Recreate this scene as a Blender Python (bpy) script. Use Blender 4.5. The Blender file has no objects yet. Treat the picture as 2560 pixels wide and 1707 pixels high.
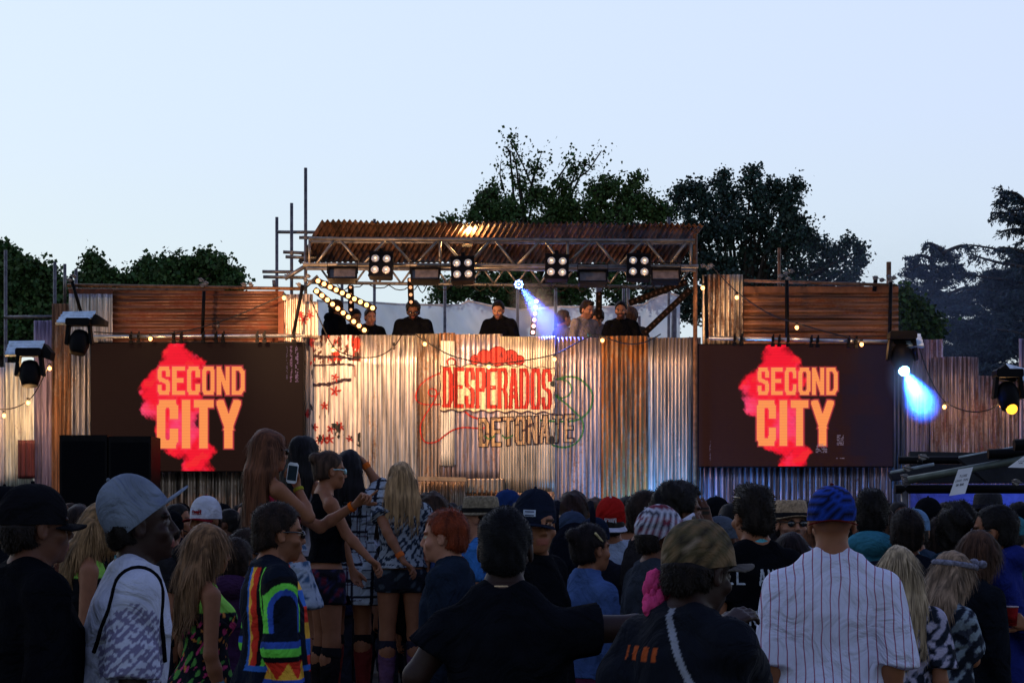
import bpy, math, random
import numpy as np
from mathutils import Vector, Matrix
from mathutils.bvhtree import BVHTree
random.seed(7); RNG = np.random.default_rng(7)
S = bpy.context.scene; COL = S.collection
# ---------------------------------------------------------------- camera, sky, light, exposure
FPX = 4978.0; HZ = 1288.0; CH = 1.67          # focal length and horizon row in photo pixels, eye height
cam = bpy.data.objects.new('camera', bpy.data.cameras.new('camera')); COL.objects.link(cam)
cam.location = (0, 0, CH); cam.rotation_euler = (math.radians(90), 0, 0)
cam.data.lens = 70.0; cam.data.sensor_width = 36.0; cam.data.sensor_fit = 'HORIZONTAL'
cam.data.shift_y = (HZ-853.5)/2560.0; cam.data.clip_start = 0.1; cam.data.clip_end = 2000
S.camera = cam
SUN_EL, SUN_AZ = math.radians(2.5), math.radians(-38)
W = bpy.data.worlds.new("World"); S.world = W; W.use_nodes = True
def world():
    nt = W.node_tree; N = nt.nodes; L = nt.links; N.clear()
    out = N.new('ShaderNodeOutputWorld'); bg = N.new('ShaderNodeBackground'); L.new(bg.outputs[0], out.inputs[0])
    sky = N.new('ShaderNodeTexSky'); sky.sky_type = 'NISHITA'; sky.sun_disc = False
    sky.sun_elevation = SUN_EL; sky.sun_rotation = SUN_AZ; sky.air_density = 1.0; sky.dust_density = .6; sky.ozone_density = 3
    # thin high overcast glowing in the afterglow, bright above the stage, dim overhead and behind
    tc = N.new('ShaderNodeTexCoord'); sp = N.new('ShaderNodeSeparateXYZ'); L.new(tc.outputs['Generated'], sp.inputs[0])
    rz = N.new('ShaderNodeValToRGB'); rz.color_ramp.interpolation = 'EASE'
    e = rz.color_ramp.elements
    e[0].position = 0; e[0].color = (.64, .76, .74, 1)
    e[1].position = 1; e[1].color = (.17, .23, .48, 1)
    for p, c in ((.08, (.65, .77, .80, 1)), (.25, (.66, .79, .96, 1)), (.42, (.34, .43, .72, 1))):
        k = e.new(p); k.color = c
    L.new(sp.outputs[2], rz.inputs[0])
    ry = N.new('ShaderNodeMapRange'); ry.inputs[1].default_value = -.5; ry.inputs[2].default_value = .85
    ry.inputs[3].default_value = .62; ry.inputs[4].default_value = 1.0; L.new(sp.outputs[1], ry.inputs[0])
    # cooler and a touch darker to the right
    rx = N.new('ShaderNodeMapRange'); rx.inputs[1].default_value = -.25; rx.inputs[2].default_value = .28
    rx.inputs[3].default_value = 0; rx.inputs[4].default_value = 1; L.new(sp.outputs[0], rx.inputs[0])
    mc = N.new('ShaderNodeMix'); mc.data_type = 'RGBA'; mc.inputs[6].default_value = (1.03, .995, 1.0, 1); mc.inputs[7].default_value = (.96, .92, 1.0, 1)
    L.new(rx.outputs[0], mc.inputs[0])
    m1 = N.new('ShaderNodeVectorMath'); m1.operation = 'MULTIPLY'; L.new(rz.outputs[0], m1.inputs[0]); L.new(mc.outputs[2], m1.inputs[1])
    m2 = N.new('ShaderNodeVectorMath'); m2.operation = 'SCALE'; L.new(m1.outputs[0], m2.inputs[0]); L.new(ry.outputs[0], m2.inputs[3])
    m3 = N.new('ShaderNodeVectorMath'); m3.operation = 'SCALE'; L.new(sky.outputs[0], m3.inputs[0]); m3.inputs[3].default_value = .05
    m4 = N.new('ShaderNodeVectorMath'); m4.operation = 'ADD'; L.new(m2.outputs[0], m4.inputs[0]); L.new(m3.outputs[0], m4.inputs[1])
    L.new(m4.outputs[0], bg.inputs[0]); bg.inputs[1].default_value = 1.0
world()
sun = bpy.data.objects.new('sun', bpy.data.lights.new('sun', 'SUN')); COL.objects.link(sun)
sun.data.energy = .25; sun.data.angle = math.radians(25); sun.data.color = (.8, .88, 1)
sun.rotation_euler = (math.radians(-55), 0, math.radians(30))
V = S.view_settings; V.view_transform = 'Standard'; V.look = 'None'; V.exposure = 0; V.gamma = 1
S.render.engine = 'CYCLES'
try:
    S.cycles.use_denoising = True; S.cycles.max_bounces = 5; S.cycles.diffuse_bounces = 2; S.cycles.glossy_bounces = 3
    S.cycles.transparent_max_bounces = 6; S.cycles.volume_bounces = 0; S.cycles.sample_clamp_indirect = 4; S.cycles.caustics_reflective = False
except Exception: pass

# ---------------------------------------------------------------- helpers
def P(px, py, d): return Vector(((px-1280)*d/FPX, d, CH+(HZ-py)*d/FPX))
def tag(o, label=None, cat=None, group=None, kind=None):
    if label: o['label'] = label
    if cat: o['category'] = cat
    if group: o['group'] = group
    if kind: o['kind'] = kind
    return o
def empty(name, loc=(0, 0, 0), rz=0):
    o = bpy.data.objects.new(name, None); COL.objects.link(o); o.location = loc; o.rotation_euler = (0, 0, rz); o.empty_display_size = .1
    return o
MATS = {}
def nodes(name):
    m = bpy.data.materials.new(name); m.use_nodes = True; N = m.node_tree.nodes
    return m, N, m.node_tree.links, N['Principled BSDF']
def mat(name, col, rough=.8, metal=0, noise=.25, scale=12, bump=.15, attr=False, spec=.3):
    if name in MATS: return MATS[name]
    m, N, L, b = nodes(name)
    tc = N.new('ShaderNodeTexCoord'); nz = N.new('ShaderNodeTexNoise'); nz.inputs['Scale'].default_value = scale; nz.inputs['Detail'].default_value = 5
    L.new(tc.outputs['Object'], nz.inputs['Vector'])
    mr = N.new('ShaderNodeMapRange'); mr.inputs[1].default_value = .3; mr.inputs[2].default_value = .7; mr.inputs[3].default_value = 1-noise; mr.inputs[4].default_value = 1+noise
    L.new(nz.outputs[0], mr.inputs[0])
    sc = N.new('ShaderNodeVectorMath'); sc.operation = 'SCALE'; L.new(mr.outputs[0], sc.inputs[3])
    if attr:
        a = N.new('ShaderNodeAttribute'); a.attribute_name = 'Col'; L.new(a.outputs['Color'], sc.inputs[0])
    else: sc.inputs[0].default_value = col[:3]
    L.new(sc.outputs[0], b.inputs['Base Color'])
    b.inputs['Roughness'].default_value = rough; b.inputs['Metallic'].default_value = metal; b.inputs['Specular IOR Level'].default_value = spec
    if bump:
        bp = N.new('ShaderNodeBump'); bp.inputs['Strength'].default_value = bump; bp.inputs['Distance'].default_value = .02
        L.new(nz.outputs[0], bp.inputs['Height']); L.new(bp.outputs[0], b.inputs['Normal'])
        if 'cloth' in name:          # creases: broad, slightly swirled relief over the fine one
            n2 = N.new('ShaderNodeTexNoise'); n2.inputs['Scale'].default_value = 6; n2.inputs['Detail'].default_value = 4; n2.inputs['Distortion'].default_value = 1.2; L.new(tc.outputs['Object'], n2.inputs['Vector'])
            b2 = N.new('ShaderNodeBump'); b2.inputs['Strength'].default_value = .9; b2.inputs['Distance'].default_value = .06; L.new(n2.outputs[0], b2.inputs['Height']); L.new(bp.outputs[0], b2.inputs['Normal']); L.new(b2.outputs[0], b.inputs['Normal'])
    MATS[name] = m; return m
def emat(name, col, st, attr=False):
    if name in MATS: return MATS[name]
    m, N, L, b = nodes(name); b.inputs['Base Color'].default_value = (.006, .006, .006, 1); b.inputs['Roughness'].default_value = .5
    b.inputs['Specular IOR Level'].default_value = 0; b.inputs['Emission Color'].default_value = (*col, 1); b.inputs['Emission Strength'].default_value = st
    if attr:
        a = N.new('ShaderNodeAttribute'); a.attribute_name = 'Col'; L.new(a.outputs['Color'], b.inputs['Emission Color'])
    MATS[name] = m; return m
def cloth(rgb): return mat('cloth_%.3f_%.3f_%.3f' % rgb, rgb, .95, 0, .2, 13, .7, spec=.02)
def tin(name, base, rust, rcol=(.20, .07, .03), horiz=False, metal=.75, rough=.42, dark=.5, seed=0, patch=1.0):
    """galvanised or rusty sheet: streaks along the corrugation, blotches of rust and dirt"""
    if name in MATS: return MATS[name]
    m, N, L, b = nodes(name)
    tc = N.new('ShaderNodeTexCoord'); mp = N.new('ShaderNodeMapping'); L.new(tc.outputs['Object'], mp.inputs[0])
    mp.inputs['Scale'].default_value = (.5, 1, 16) if horiz else (24, 1, .8); mp.inputs['Location'].default_value = (seed*3.7, 0, seed*1.3)
    n1 = N.new('ShaderNodeTexNoise'); n1.inputs['Scale'].default_value = 1; n1.inputs['Detail'].default_value = 8; n1.inputs['Roughness'].default_value = .7; L.new(mp.outputs[0], n1.inputs[0])
    mp2 = N.new('ShaderNodeMapping'); L.new(tc.outputs['Object'], mp2.inputs[0]); mp2.inputs['Scale'].default_value = (1.6, 1, 3.5) if horiz else (4.5, 1, 1.3); mp2.inputs['Location'].default_value = (seed*1.7, seed, 0)
    n2 = N.new('ShaderNodeTexNoise'); n2.inputs['Scale'].default_value = patch; n2.inputs['Detail'].default_value = 9; n2.inputs['Roughness'].default_value = .75; L.new(mp2.outputs[0], n2.inputs[0])
    n3 = N.new('ShaderNodeTexNoise'); n3.inputs['Scale'].default_value = 28; n3.inputs['Detail'].default_value = 3; L.new(tc.outputs['Object'], n3.inputs[0])
    ad = N.new('ShaderNodeMath'); ad.operation = 'ADD'; L.new(n2.outputs[0], ad.inputs[0])
    hm = N.new('ShaderNodeMath'); hm.operation = 'MULTIPLY_ADD'; L.new(n3.outputs[0], hm.inputs[0]); hm.inputs[1].default_value = .25; hm.inputs[2].default_value = -.125; L.new(hm.outputs[0], ad.inputs[1])
    rr = N.new('ShaderNodeMapRange'); t = .72-.44*rust; rr.inputs[1].default_value = t-.05; rr.inputs[2].default_value = t+.07; L.new(ad.outputs[0], rr.inputs[0])
    st = N.new('ShaderNodeValToRGB'); e = st.color_ramp.elements
    e[0].position = .40; e[0].color = tuple(c*dark*.62 for c in base)+(1,); e[1].position = .58; e[1].color = tuple(min(1, c*1.35) for c in base)+(1,)
    L.new(n1.outputs[0], st.inputs[0])
    rc = N.new('ShaderNodeValToRGB'); e = rc.color_ramp.elements
    e[0].position = .38; e[0].color = tuple(c*.14 for c in rcol)+(1,); e[1].position = .66; e[1].color = tuple(min(1, c*1.9) for c in rcol)+(1,); L.new(n1.outputs[0], rc.inputs[0])
    mx = N.new('ShaderNodeMix'); mx.data_type = 'RGBA'; L.new(rr.outputs[0], mx.inputs[0]); L.new(st.outputs[0], mx.inputs[6]); L.new(rc.outputs[0], mx.inputs[7])
    L.new(mx.outputs[2], b.inputs['Base Color'])
    mm = N.new('ShaderNodeMapRange'); mm.inputs[3].default_value = metal; mm.inputs[4].default_value = .05; L.new(rr.outputs[0], mm.inputs[0]); L.new(mm.outputs[0], b.inputs['Metallic'])
    mr = N.new('ShaderNodeMapRange'); mr.inputs[3].default_value = rough; mr.inputs[4].default_value = .85; L.new(rr.outputs[0], mr.inputs[0]); L.new(mr.outputs[0], b.inputs['Roughness'])
    bp = N.new('ShaderNodeBump'); bp.inputs['Strength'].default_value = .3; bp.inputs['Distance'].default_value = .01; L.new(n1.outputs[0], bp.inputs['Height']); L.new(bp.outputs[0], b.inputs['Normal'])
    MATS[name] = m; return m

def mesh_np(name, v, f, m=None, parent=None, smooth=True, col=None, corner_col=None):
    """v (n,3), f list/array of faces"""
    me = bpy.data.meshes.new(name)
    if isinstance(f, np.ndarray):
        n, k = f.shape
        me.vertices.add(len(v)); me.vertices.foreach_set('co', np.asarray(v, np.float32).ravel())
        me.loops.add(n*k); me.loops.foreach_set('vertex_index', f.astype(np.int32).ravel())
        me.polygons.add(n); me.polygons.foreach_set('loop_start', np.arange(0, n*k, k, dtype=np.int32))
        me.update(calc_edges=True)
    else: me.from_pydata([tuple(x) for x in v], [], f)
    if smooth: me.polygons.foreach_set('use_smooth', np.ones(len(me.polygons), bool))
    if col is not None:
        a = me.color_attributes.new('Col', 'FLOAT_COLOR', 'POINT'); c = np.ones((len(v), 4), np.float32); c[:, :3] = col; a.data.foreach_set('color', c.ravel())
    if corner_col is not None:
        a = me.color_attributes.new('Col', 'FLOAT_COLOR', 'CORNER'); c = np.ones((len(corner_col)*4, 4), np.float32); c[:, :3] = np.repeat(corner_col, 4, 0); a.data.foreach_set('color', c.ravel())
    return link(name, me, m, parent)
def link(name, me, m=None, parent=None):
    o = bpy.data.objects.new(name, me); COL.objects.link(o)
    if m:
        if not len(me.materials): me.materials.append(None)
        o.material_slots[0].link = 'OBJECT'; o.material_slots[0].material = m
    if parent: o.parent = parent
    return o
class MB:
    def __init__(s): s.v = []; s.f = []; s.sm = []
    def add(s, v, f, smooth=False):
        n = len(s.v); s.v += [tuple(x) for x in v]; s.f += [tuple(i+n for i in q) for q in f]; s.sm += [smooth]*len(f); return s
    def box(s, c, sz, R=None, bev=0.0):
        x, y, z = (k/2 for k in sz); c = Vector(c); R = R or Matrix.Identity(3)
        if bev <= 0:
            pts = [Vector((a*x, b*y, e*z)) for a in (-1, 1) for b in (-1, 1) for e in (-1, 1)]
            fs = [(0, 1, 3, 2), (4, 6, 7, 5), (0, 4, 5, 1), (2, 3, 7, 6), (0, 2, 6, 4), (1, 5, 7, 3)]
            return s.add([c+R@p for p in pts], fs)
        pts = []; bv = min(bev, x*.9, z*.9)         # rounded in x-z, straight in y
        o = [(x-bv, z), (x, z-bv), (x, -z+bv), (x-bv, -z), (-x+bv, -z), (-x, -z+bv), (-x, z-bv), (-x+bv, z)]
        for b in (-1, 1): pts += [Vector((a, b*y, e)) for a, e in o]
        fs = [tuple(range(8)), tuple(range(15, 7, -1))]+[(i+8, (i+1) % 8+8, (i+1) % 8, i) for i in range(8)]
        return s.add([c+R@p for p in pts], fs)
    def tube(s, pts, r, n=8, cap=True):
        pts = [Vector(p) for p in pts]; rs = r if isinstance(r, (list, tuple)) else [r]*len(pts); vs = []; u = None
        for i, p in enumerate(pts):
            t = (pts[min(i+1, len(pts)-1)]-pts[max(i-1, 0)]).normalized()
            if u is None: u = t.cross(Vector((0, 0, 1)) if abs(t.z) < .9 else Vector((1, 0, 0))).normalized()
            else: u = (u-t*u.dot(t)).normalized()
            w = t.cross(u)
            vs += [p+(u*math.cos(a)+w*math.sin(a))*rs[i] for a in [2*math.pi*k/n for k in range(n)]]
        fs = [(i*n+k, i*n+(k+1) % n, (i+1)*n+(k+1) % n, (i+1)*n+k) for i in range(len(pts)-1) for k in range(n)]
        s.add(vs, fs, True)
        if cap: s.add([], [tuple(range(len(s.v)-len(vs)+n-1, len(s.v)-len(vs)-1, -1))] if False else [])
        if cap:
            b = len(s.v)-len(vs); s.f += [tuple(b+k for k in range(n-1, -1, -1)), tuple(b+len(vs)-n+k for k in range(n))]; s.sm += [False, False]
        return s
    def ball(s, c, r, n=10, m=6, sc=(1, 1, 1)):
        vs = [Vector(c)+Vector((r*sc[0]*math.sin(a)*math.cos(b), r*sc[1]*math.sin(a)*math.sin(b), r*sc[2]*math.cos(a)))
              for a in [math.pi*(i+.02)/(m+.04) for i in range(m+1)] for b in [2*math.pi*k/n for k in range(n)]]
        return s.add(vs, [(i*n+k, (i+1)*n+k, (i+1)*n+(k+1) % n, i*n+(k+1) % n) for i in range(m) for k in range(n)], True)
    def disc(s, c, r, nrm, n=14):
        nrm = Vector(nrm).normalized(); u = nrm.cross(Vector((0, 0, 1)) if abs(nrm.z) < .9 else Vector((1, 0, 0))).normalized(); w = nrm.cross(u)
        return s.add([Vector(c)+(u*math.cos(2*math.pi*k/n)+w*math.sin(2*math.pi*k/n))*r for k in range(n)], [tuple(range(n))])
    def build(s, name, m=None, parent=None):
        me = bpy.data.meshes.new(name); me.from_pydata([tuple(x) for x in s.v], [], s.f)
        me.polygons.foreach_set('use_smooth', s.sm); me.update()
        return link(name, me, m, parent)
def Rz(a): return Matrix.Rotation(a, 3, 'Z')
def Rx(a): return Matrix.Rotation(a, 3, 'X')
def Ry(a): return Matrix.Rotation(a, 3, 'Y')

# ---------------------------------------------------------------- flat pictures: raster canvas and stroke lettering
GL = {'A': [[(0, 0), (.42, 1), (.58, 1), (1, 0)], [(.14, .28), (.86, .28)]],
 'B': [[(0, 0), (0, 1), (.75, 1), (.95, .85), (.95, .65), (.75, .52), (0, .52)], [(.75, .52), (1, .38), (1, .15), (.8, 0), (0, 0)]],
 'C': [[(1, .72), (1, .86), (.84, 1), (.16, 1), (0, .86), (0, .14), (.16, 0), (.84, 0), (1, .14), (1, .28)]],
 'D': [[(0, 0), (0, 1), (.7, 1), (1, .82), (1, .18), (.7, 0), (0, 0)]],
 'E': [[(1, 1), (0, 1), (0, 0), (1, 0)], [(0, .52), (.8, .52)]], 'H': [[(0, 0), (0, 1)], [(1, 0), (1, 1)], [(0, .5), (1, .5)]],
 'I': [[(.5, 0), (.5, 1)]], 'L': [[(0, 1), (0, 0), (1, 0)]], 'N': [[(0, 0), (0, 1), (1, 0), (1, 1)]],
 'O': [[(.16, 0), (0, .14), (0, .86), (.16, 1), (.84, 1), (1, .86), (1, .14), (.84, 0), (.16, 0)]],
 'P': [[(0, 0), (0, 1), (.8, 1), (1, .87), (1, .58), (.8, .45), (0, .45)]],
 'R': [[(0, 0), (0, 1), (.8, 1), (1, .87), (1, .62), (.8, .5), (0, .5)], [(.7, .5), (1, .3), (1, 0)]],
 'S': [[(1, .76), (1, .86), (.84, 1), (.16, 1), (0, .86), (0, .66), (.14, .56), (.86, .44), (1, .34), (1, .14), (.84, 0), (.16, 0), (0, .14), (0, .24)]],
 'T': [[(0, 1), (1, 1)], [(.5, 1), (.5, 0)]], 'U': [[(0, 1), (0, .14), (.16, 0), (.84, 0), (1, .14), (1, 1)]],
 'V': [[(0, 1), (.5, 0), (1, 1)]], 'Y': [[(0, 1), (.5, .42), (1, 1)], [(.5, .42), (.5, 0)]], 'e': [[(0, .32), (1, .32), (.85, .6), (.3, .6), (0, .35), (.2, 0), (.9, .05)]],
 'a': [[(.9, .55), (.3, .6), (0, .3), (.2, 0), (.8, .15), (.9, .55), (.95, 0)]], 't': [[(.4, .9), (.4, .1), (.8, 0)], [(0, .6), (1, .62)]], ' ': []}
class Canvas:
    """u to the right, v up, in metres"""
    def __init__(s, w, h, cell):
        s.nx, s.ny = int(w/cell), int(h/cell); s.w, s.h = w, h; s.cx, s.cy = w/s.nx, h/s.ny
        s.U, s.V = np.meshgrid((np.arange(s.nx)+.5)*s.cx, (np.arange(s.ny)+.5)*s.cy); s.m = np.zeros(s.U.shape, bool); s.c = np.zeros(s.U.shape+(3,))
    def put(s, k, col, var=0, only=None):
        if only is not None: k = k & only
        s.m |= k; c = np.array(col)[None, :]*(1+var*(RNG.random((int(k.sum()), 1))-.5)*2); s.c[k] = c
    def seg(s, pts, sq=False):
        D = np.full(s.U.shape, 9.0)
        for (ax, ay), (bx, by) in zip(pts[:-1], pts[1:]):
            dx, dy = bx-ax, by-ay; t = np.clip(((s.U-ax)*dx+(s.V-ay)*dy)/(dx*dx+dy*dy+1e-12), 0, 1)
            if sq:
                L_ = math.hypot(dx, dy)+1e-9; al = ((s.U-ax)*dx+(s.V-ay)*dy)/L_; pe = np.abs((s.U-ax)*dy-(s.V-ay)*dx)/L_
                D = np.minimum(D, np.maximum(pe, np.maximum(-al, al-L_)))
            else: D = np.minimum(D, np.hypot(s.U-ax-t*dx, s.V-ay-t*dy))
        return D
    def stroke(s, pts, w, col, **k): s.put(s.seg(pts) < w/2, col, **k)
    def poly(s, pts):
        q = np.zeros(s.U.shape, bool); n = len(pts)
        for i in range(n):
            (x0, y0), (x1, y1) = pts[i], pts[(i+1) % n]
            if y0 == y1: continue
            q ^= ((y0 > s.V) != (y1 > s.V)) & (s.U < (x1-x0)*(s.V-y0)/(y1-y0)+x0)
        return q
    def word(s, t, u, v, w, h, sw, col, adv=None, outline=None, slope=0, wid=None, **k):
        """letters with stroke sw, each w wide, h tall, first lower left corner (u,v)"""
        for i, ch in enumerate(t):
            ww = (wid or {}).get(ch, w); y0 = v+slope*i
            for st in GL.get(ch, []):
                pts = [(u+sw/2+x*(ww-sw), y0+sw/2+y*(h-sw)) for x, y in st]; D = s.seg(pts)
                if outline: s.put(D < sw/2+outline[0], outline[1])
            for st in GL.get(ch, []):
                pts = [(u+sw/2+x*(ww-sw), y0+sw/2+y*(h-sw)) for x, y in st]; s.put(s.seg(pts) < sw/2, col, **k)
            u += ww+((adv-w) if adv else sw*.5)
    def emit(s, name, fn, m, parent=None):
        """fn(u, v) arrays -> (n,3)"""
        gi = np.full((s.ny+1, s.nx+1), -1, int); jj, ii = np.nonzero(s.m)
        need = np.zeros(gi.shape, bool)
        for a in (0, 1):
            for b in (0, 1): need[jj+a, ii+b] = True
        J, I = np.nonzero(need); gi[J, I] = np.arange(len(J)); v = fn(I*s.cx, J*s.cy)
        f = np.stack([gi[jj, ii], gi[jj, ii+1], gi[jj+1, ii+1], gi[jj+1, ii]], 1)
        return mesh_np(name, v, f, m, parent, smooth=False, corner_col=s.c[jj, ii])
def fbm(x, y, seed=0, oct=4):
    r = np.random.default_rng(seed); o = 0; a = 1
    for k in range(oct):
        for _ in range(4):
            th = r.random()*6.283; o = o+a*np.sin((x*math.cos(th)+y*math.sin(th))*(2**k)+r.random()*6.28)/4
        a *= .6
    return o
# ---------------------------------------------------------------- the setting and the stage
WROOT = set()
def thing(name, loc, label, cat, group=None):
    o = empty(name, loc); tag(o, label, cat, group); WROOT.add(o.name); return o
_link = link
def link(name, me, m=None, parent=None):
    o = _link(name, me, m, parent)
    if parent and parent.name in WROOT: o.matrix_parent_inverse = Matrix.Translation(-parent.location)
    return o
WD = 28.0
M_TUBE = mat('scaffold_steel', (.16, .15, .15), .45, .7, .45, 14); M_TUBEL = mat('bright_steel', (.45, .46, .48), .35, .8, .3, 9)
M_DARK = mat('black_paint', (.004, .004, .005), .55, 0, .3, 10, spec=.08); M_RUSTT = mat('rusty_tube', (.17, .085, .045), .6, .4, .5, 15)
M_WOOD = mat('plain_timber', (.40, .30, .19), .8, 0, .35, 9); M_CABLE = mat('black_cable', (.01, .01, .01), .6, 0, .1, 5, 0)
M_CHROME = mat('truss_alloy', (.20, .18, .16), .45, .7, .35, 12)

g = MB(); n = 40
g.add([(-300, -60, 0), (300, -60, 0), (300, 500, 0), (-300, 500, 0)], [(0, 1, 2, 3)])
tag(g.build('ground', mat('trodden_earth', (.05, .042, .03), .95, 0, .5, 3, .6)), kind='structure')

SHEETS = []
AMP = 1.2
def sheet(root, px0, py0, px1, py1, m, d=WD, pitch=.055, amp=.011, horiz=False, seed=1, jag=.012, name='corrugated_sheet'):
    """one corrugated sheet between pixel corners, py1 None = down to the ground; front face carries the corrugation, 3 mm thick"""
    pitch = pitch*(1.10 if .04 < pitch < .08 else 1); amp = amp*AMP; A = P(px0, py0, d); B = P(px1, py1 if py1 is not None else HZ, d); zb = B.z if py1 is not None else 0.0
    x0, x1, z0, z1 = A.x, B.x, zb, A.z; r = random.Random(seed)
    if horiz:
        nz = max(8, int((z1-z0)/pitch*6)); zs = np.linspace(z0, z1, nz+1); xs = np.linspace(x0, x1, 9)
    else:
        nx = max(8, int((x1-x0)/pitch*6)); xs = np.linspace(x0, x1, nx+1); zs = np.array([z0+(z1-z0)*t for t in (0, .1, .3, .5, .7, .9, 1)])
    X, Z = np.meshgrid(xs, zs); ph = r.random()*6
    Y = (d-amp*np.cos(2*np.pi*(Z if horiz else X)/pitch+ph)+.012*fbm(X*2.2, Z*1.7, seed, 2))
    if not horiz:
        Z = Z.copy(); Z[-1] += jag*fbm(X[-1]*5, X[-1]*0, seed+5, 3)
        if py1 is not None: Z[0] += jag*fbm(X[0]*5, X[0]*0, seed+9, 3)
    ny_, nx_ = X.shape; F = np.stack([X, Y, Z], -1).reshape(-1, 3); Bk = F+np.array([0, .003, 0]); v = np.concatenate([F, Bk]); o = len(F)
    i, j = np.meshgrid(np.arange(nx_-1), np.arange(ny_-1)); a = (j*nx_+i).ravel(); q = np.stack([a, a+1, a+1+nx_, a+nx_], 1)
    fs = [q, q[:, ::-1]+o]
    for e in (np.arange(nx_), np.arange(nx_)[::-1]+(ny_-1)*nx_, (np.arange(ny_)*nx_)[::-1], np.arange(ny_)*nx_+nx_-1):
        fs.append(np.stack([e[:-1], e[:-1]+o, e[1:]+o, e[1:]], 1))
    SHEETS.append((x0, x1, z0, z1, d, pitch, amp, ph, seed))
    return mesh_np(name, v, np.concatenate(fs), m, root)
def wall_y(x, z):
    y = np.full(x.shape, 99.0)
    for (x0, x1, z0, z1, d, pitch, amp, ph, seed) in SHEETS:
        k = (x > x0-.01) & (x < x1+.01) & (z > z0) & (z < z1)
        y = np.where(k, np.minimum(y, d-amp*np.cos(2*np.pi*x/pitch+ph)+.012*fbm(x*2.2, z*1.7, seed, 2)), y)
    return np.where(y > 90, WD, y)-.004

cw = thing('stage_front_wall', (0, WD, 0), 'patchwork corrugated iron stage front between the video screens, painted with a red word sign', 'wall')
G = (.50, .47, .43)
sheet(cw, 779, 838, 902, None, tin('tin_graffiti', (.72, .66, .60), .12, (.16, .06, .04), metal=.1, rough=.5, seed=1), 28.0, .06, .012, seed=1)
sheet(cw, 899, 838, 1041, None, tin('tin_bright', (.62, .56, .50), .22, (.30, .15, .07), seed=2, dark=.6, rough=.36), 27.97, .058, .012, seed=2)
sheet(cw, 1038, 835, 1102, None, tin('tin_brown', (.36, .29, .24), .45, (.22, .12, .06), seed=3), 28.0, .05, .008, seed=3)
sheet(cw, 1098, 833, 1138, 866, tin('tin_orange', (.24, .15, .08), .6, (.26, .11, .04), seed=4), 27.99, .05, .011, seed=4)
sheet(cw, 1102, 852, 1136, 1164, tin('tin_white', (.85, .80, .66), .03, metal=.1, dark=.75, seed=5), 27.955, .034, .007, seed=5)
sheet(cw, 1098, 1160, 1140, 1197, tin('tin_soot', (.12, .09, .08), .4, (.08, .04, .03), seed=6, metal=.2), 27.97, .05, .01, seed=6)
sheet(cw, 1100, 836, 1256, 1212, tin('tin_mauve', (.42, .35, .37), .32, (.24, .13, .09), seed=7), 27.985, .066, .008, seed=7)
sheet(cw, 1250, 841, 1387, 1233, tin('tin_cream', (.62, .54, .42), .2, (.30, .17, .07), seed=8, dark=.65, metal=.6), 27.96, .036, .006, seed=8)
sheet(cw, 1384, 842, 1509, None, tin('tin_rose', (.46, .38, .38), .36, (.26, .13, .07), seed=9, dark=.45), 27.985, .052, .009, seed=9)
sheet(cw, 1504, 841, 1620, None, tin('tin_rust', (.30, .18, .10), .62, (.30, .105, .02), seed=10, metal=.4, patch=2.4), 27.965, .06, .013, seed=10)
sheet(cw, 1616, 842, 1644, None, tin('tin_pale', (.66, .60, .54), .15, (.3, .15, .07), seed=11), 27.985, .07, .014, seed=11)
sheet(cw, 1638, 843, 1726, None, tin('tin_sand', (.46, .38, .32), .26, (.26, .14, .07), seed=12, dark=.7), 27.96, .046, .011, seed=12)
sheet(cw, 1722, 843, 1752, None, tin('tin_blue', (.22, .22, .26), .1, seed=13, dark=.15), 27.975, .10, .03, seed=13)
lo = tin('tin_low', (.32, .26, .22), .4, (.22, .11, .05), seed=14, dark=.3)
sheet(cw, 1046, 1204, 1166, None, lo, 27.9, .055, .014, seed=14)
sheet(cw, 1160, 1196, 1262, 1232, tin('tin_low2', (.42, .36, .30), .3, (.25, .14, .07), seed=15), 27.92, .06, .012, seed=15)
sheet(cw, 1160, 1226, 1262, None, tin('tin_low3', (.2, .13, .08), .7, (.16, .08, .04), seed=16), 27.93, .06, .012, seed=16)
sheet(cw, 1250, 1229, 1384, None, tin('tin_low4', (.50, .38, .30), .15, (.3, .14, .08), seed=17), 27.94, .038, .009, seed=17)
b = MB(); L0, L1 = P(1045, 1198, 27.7), P(1166, 1196, 27.7); b.box((L0+L1)/2, ((L1-L0).length, .22, .055), Ry(.02)); b.build('timber_ledge', M_WOOD, cw)
# dabs of paint on the first sheet
def on_wall(px0, py1):
    o = P(px0, py1, WD)
    return lambda u, v: np.stack([o.x+u, wall_y(o.x+u, o.z+v), o.z+v], 1)
K = WD/FPX
def star(cv, u, v, r, col, seed, n=5, sm=1.0):
    rr = np.random.default_rng(seed); th = np.arctan2(cv.V-v, cv.U-u); R = r*(.62+.38*np.cos(n*th+rr.random()*6))*(1+.25*fbm(cv.U*60, cv.V*60, seed, 2))
    cv.put(np.hypot(cv.U-u, (cv.V-v)/sm) < R, col, .3)
gw, gh = 122*K, 290*K; cv = Canvas(gw, gh, .008); uv = lambda x, y: ((x-779.5)*K, (1128-y)*K)
nz = fbm(cv.U*22, cv.V*9, 3, 4); st_ = fbm(cv.U*70, cv.V*6, 4, 3)
cv.put((nz+st_*.6 > .30) & (cv.V > gh*.78), (.42, .035, .02), .4); cv.put((fbm(cv.U*46, cv.V*22, 9, 3)+st_*.5 > .35) & (cv.V > gh*.76), (.09, .04, .03), .3); cv.put((fbm(cv.U*60, cv.V*5, 19, 3) > .75) & (cv.U < gw*.35), (.16, .08, .05), .4)
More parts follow.
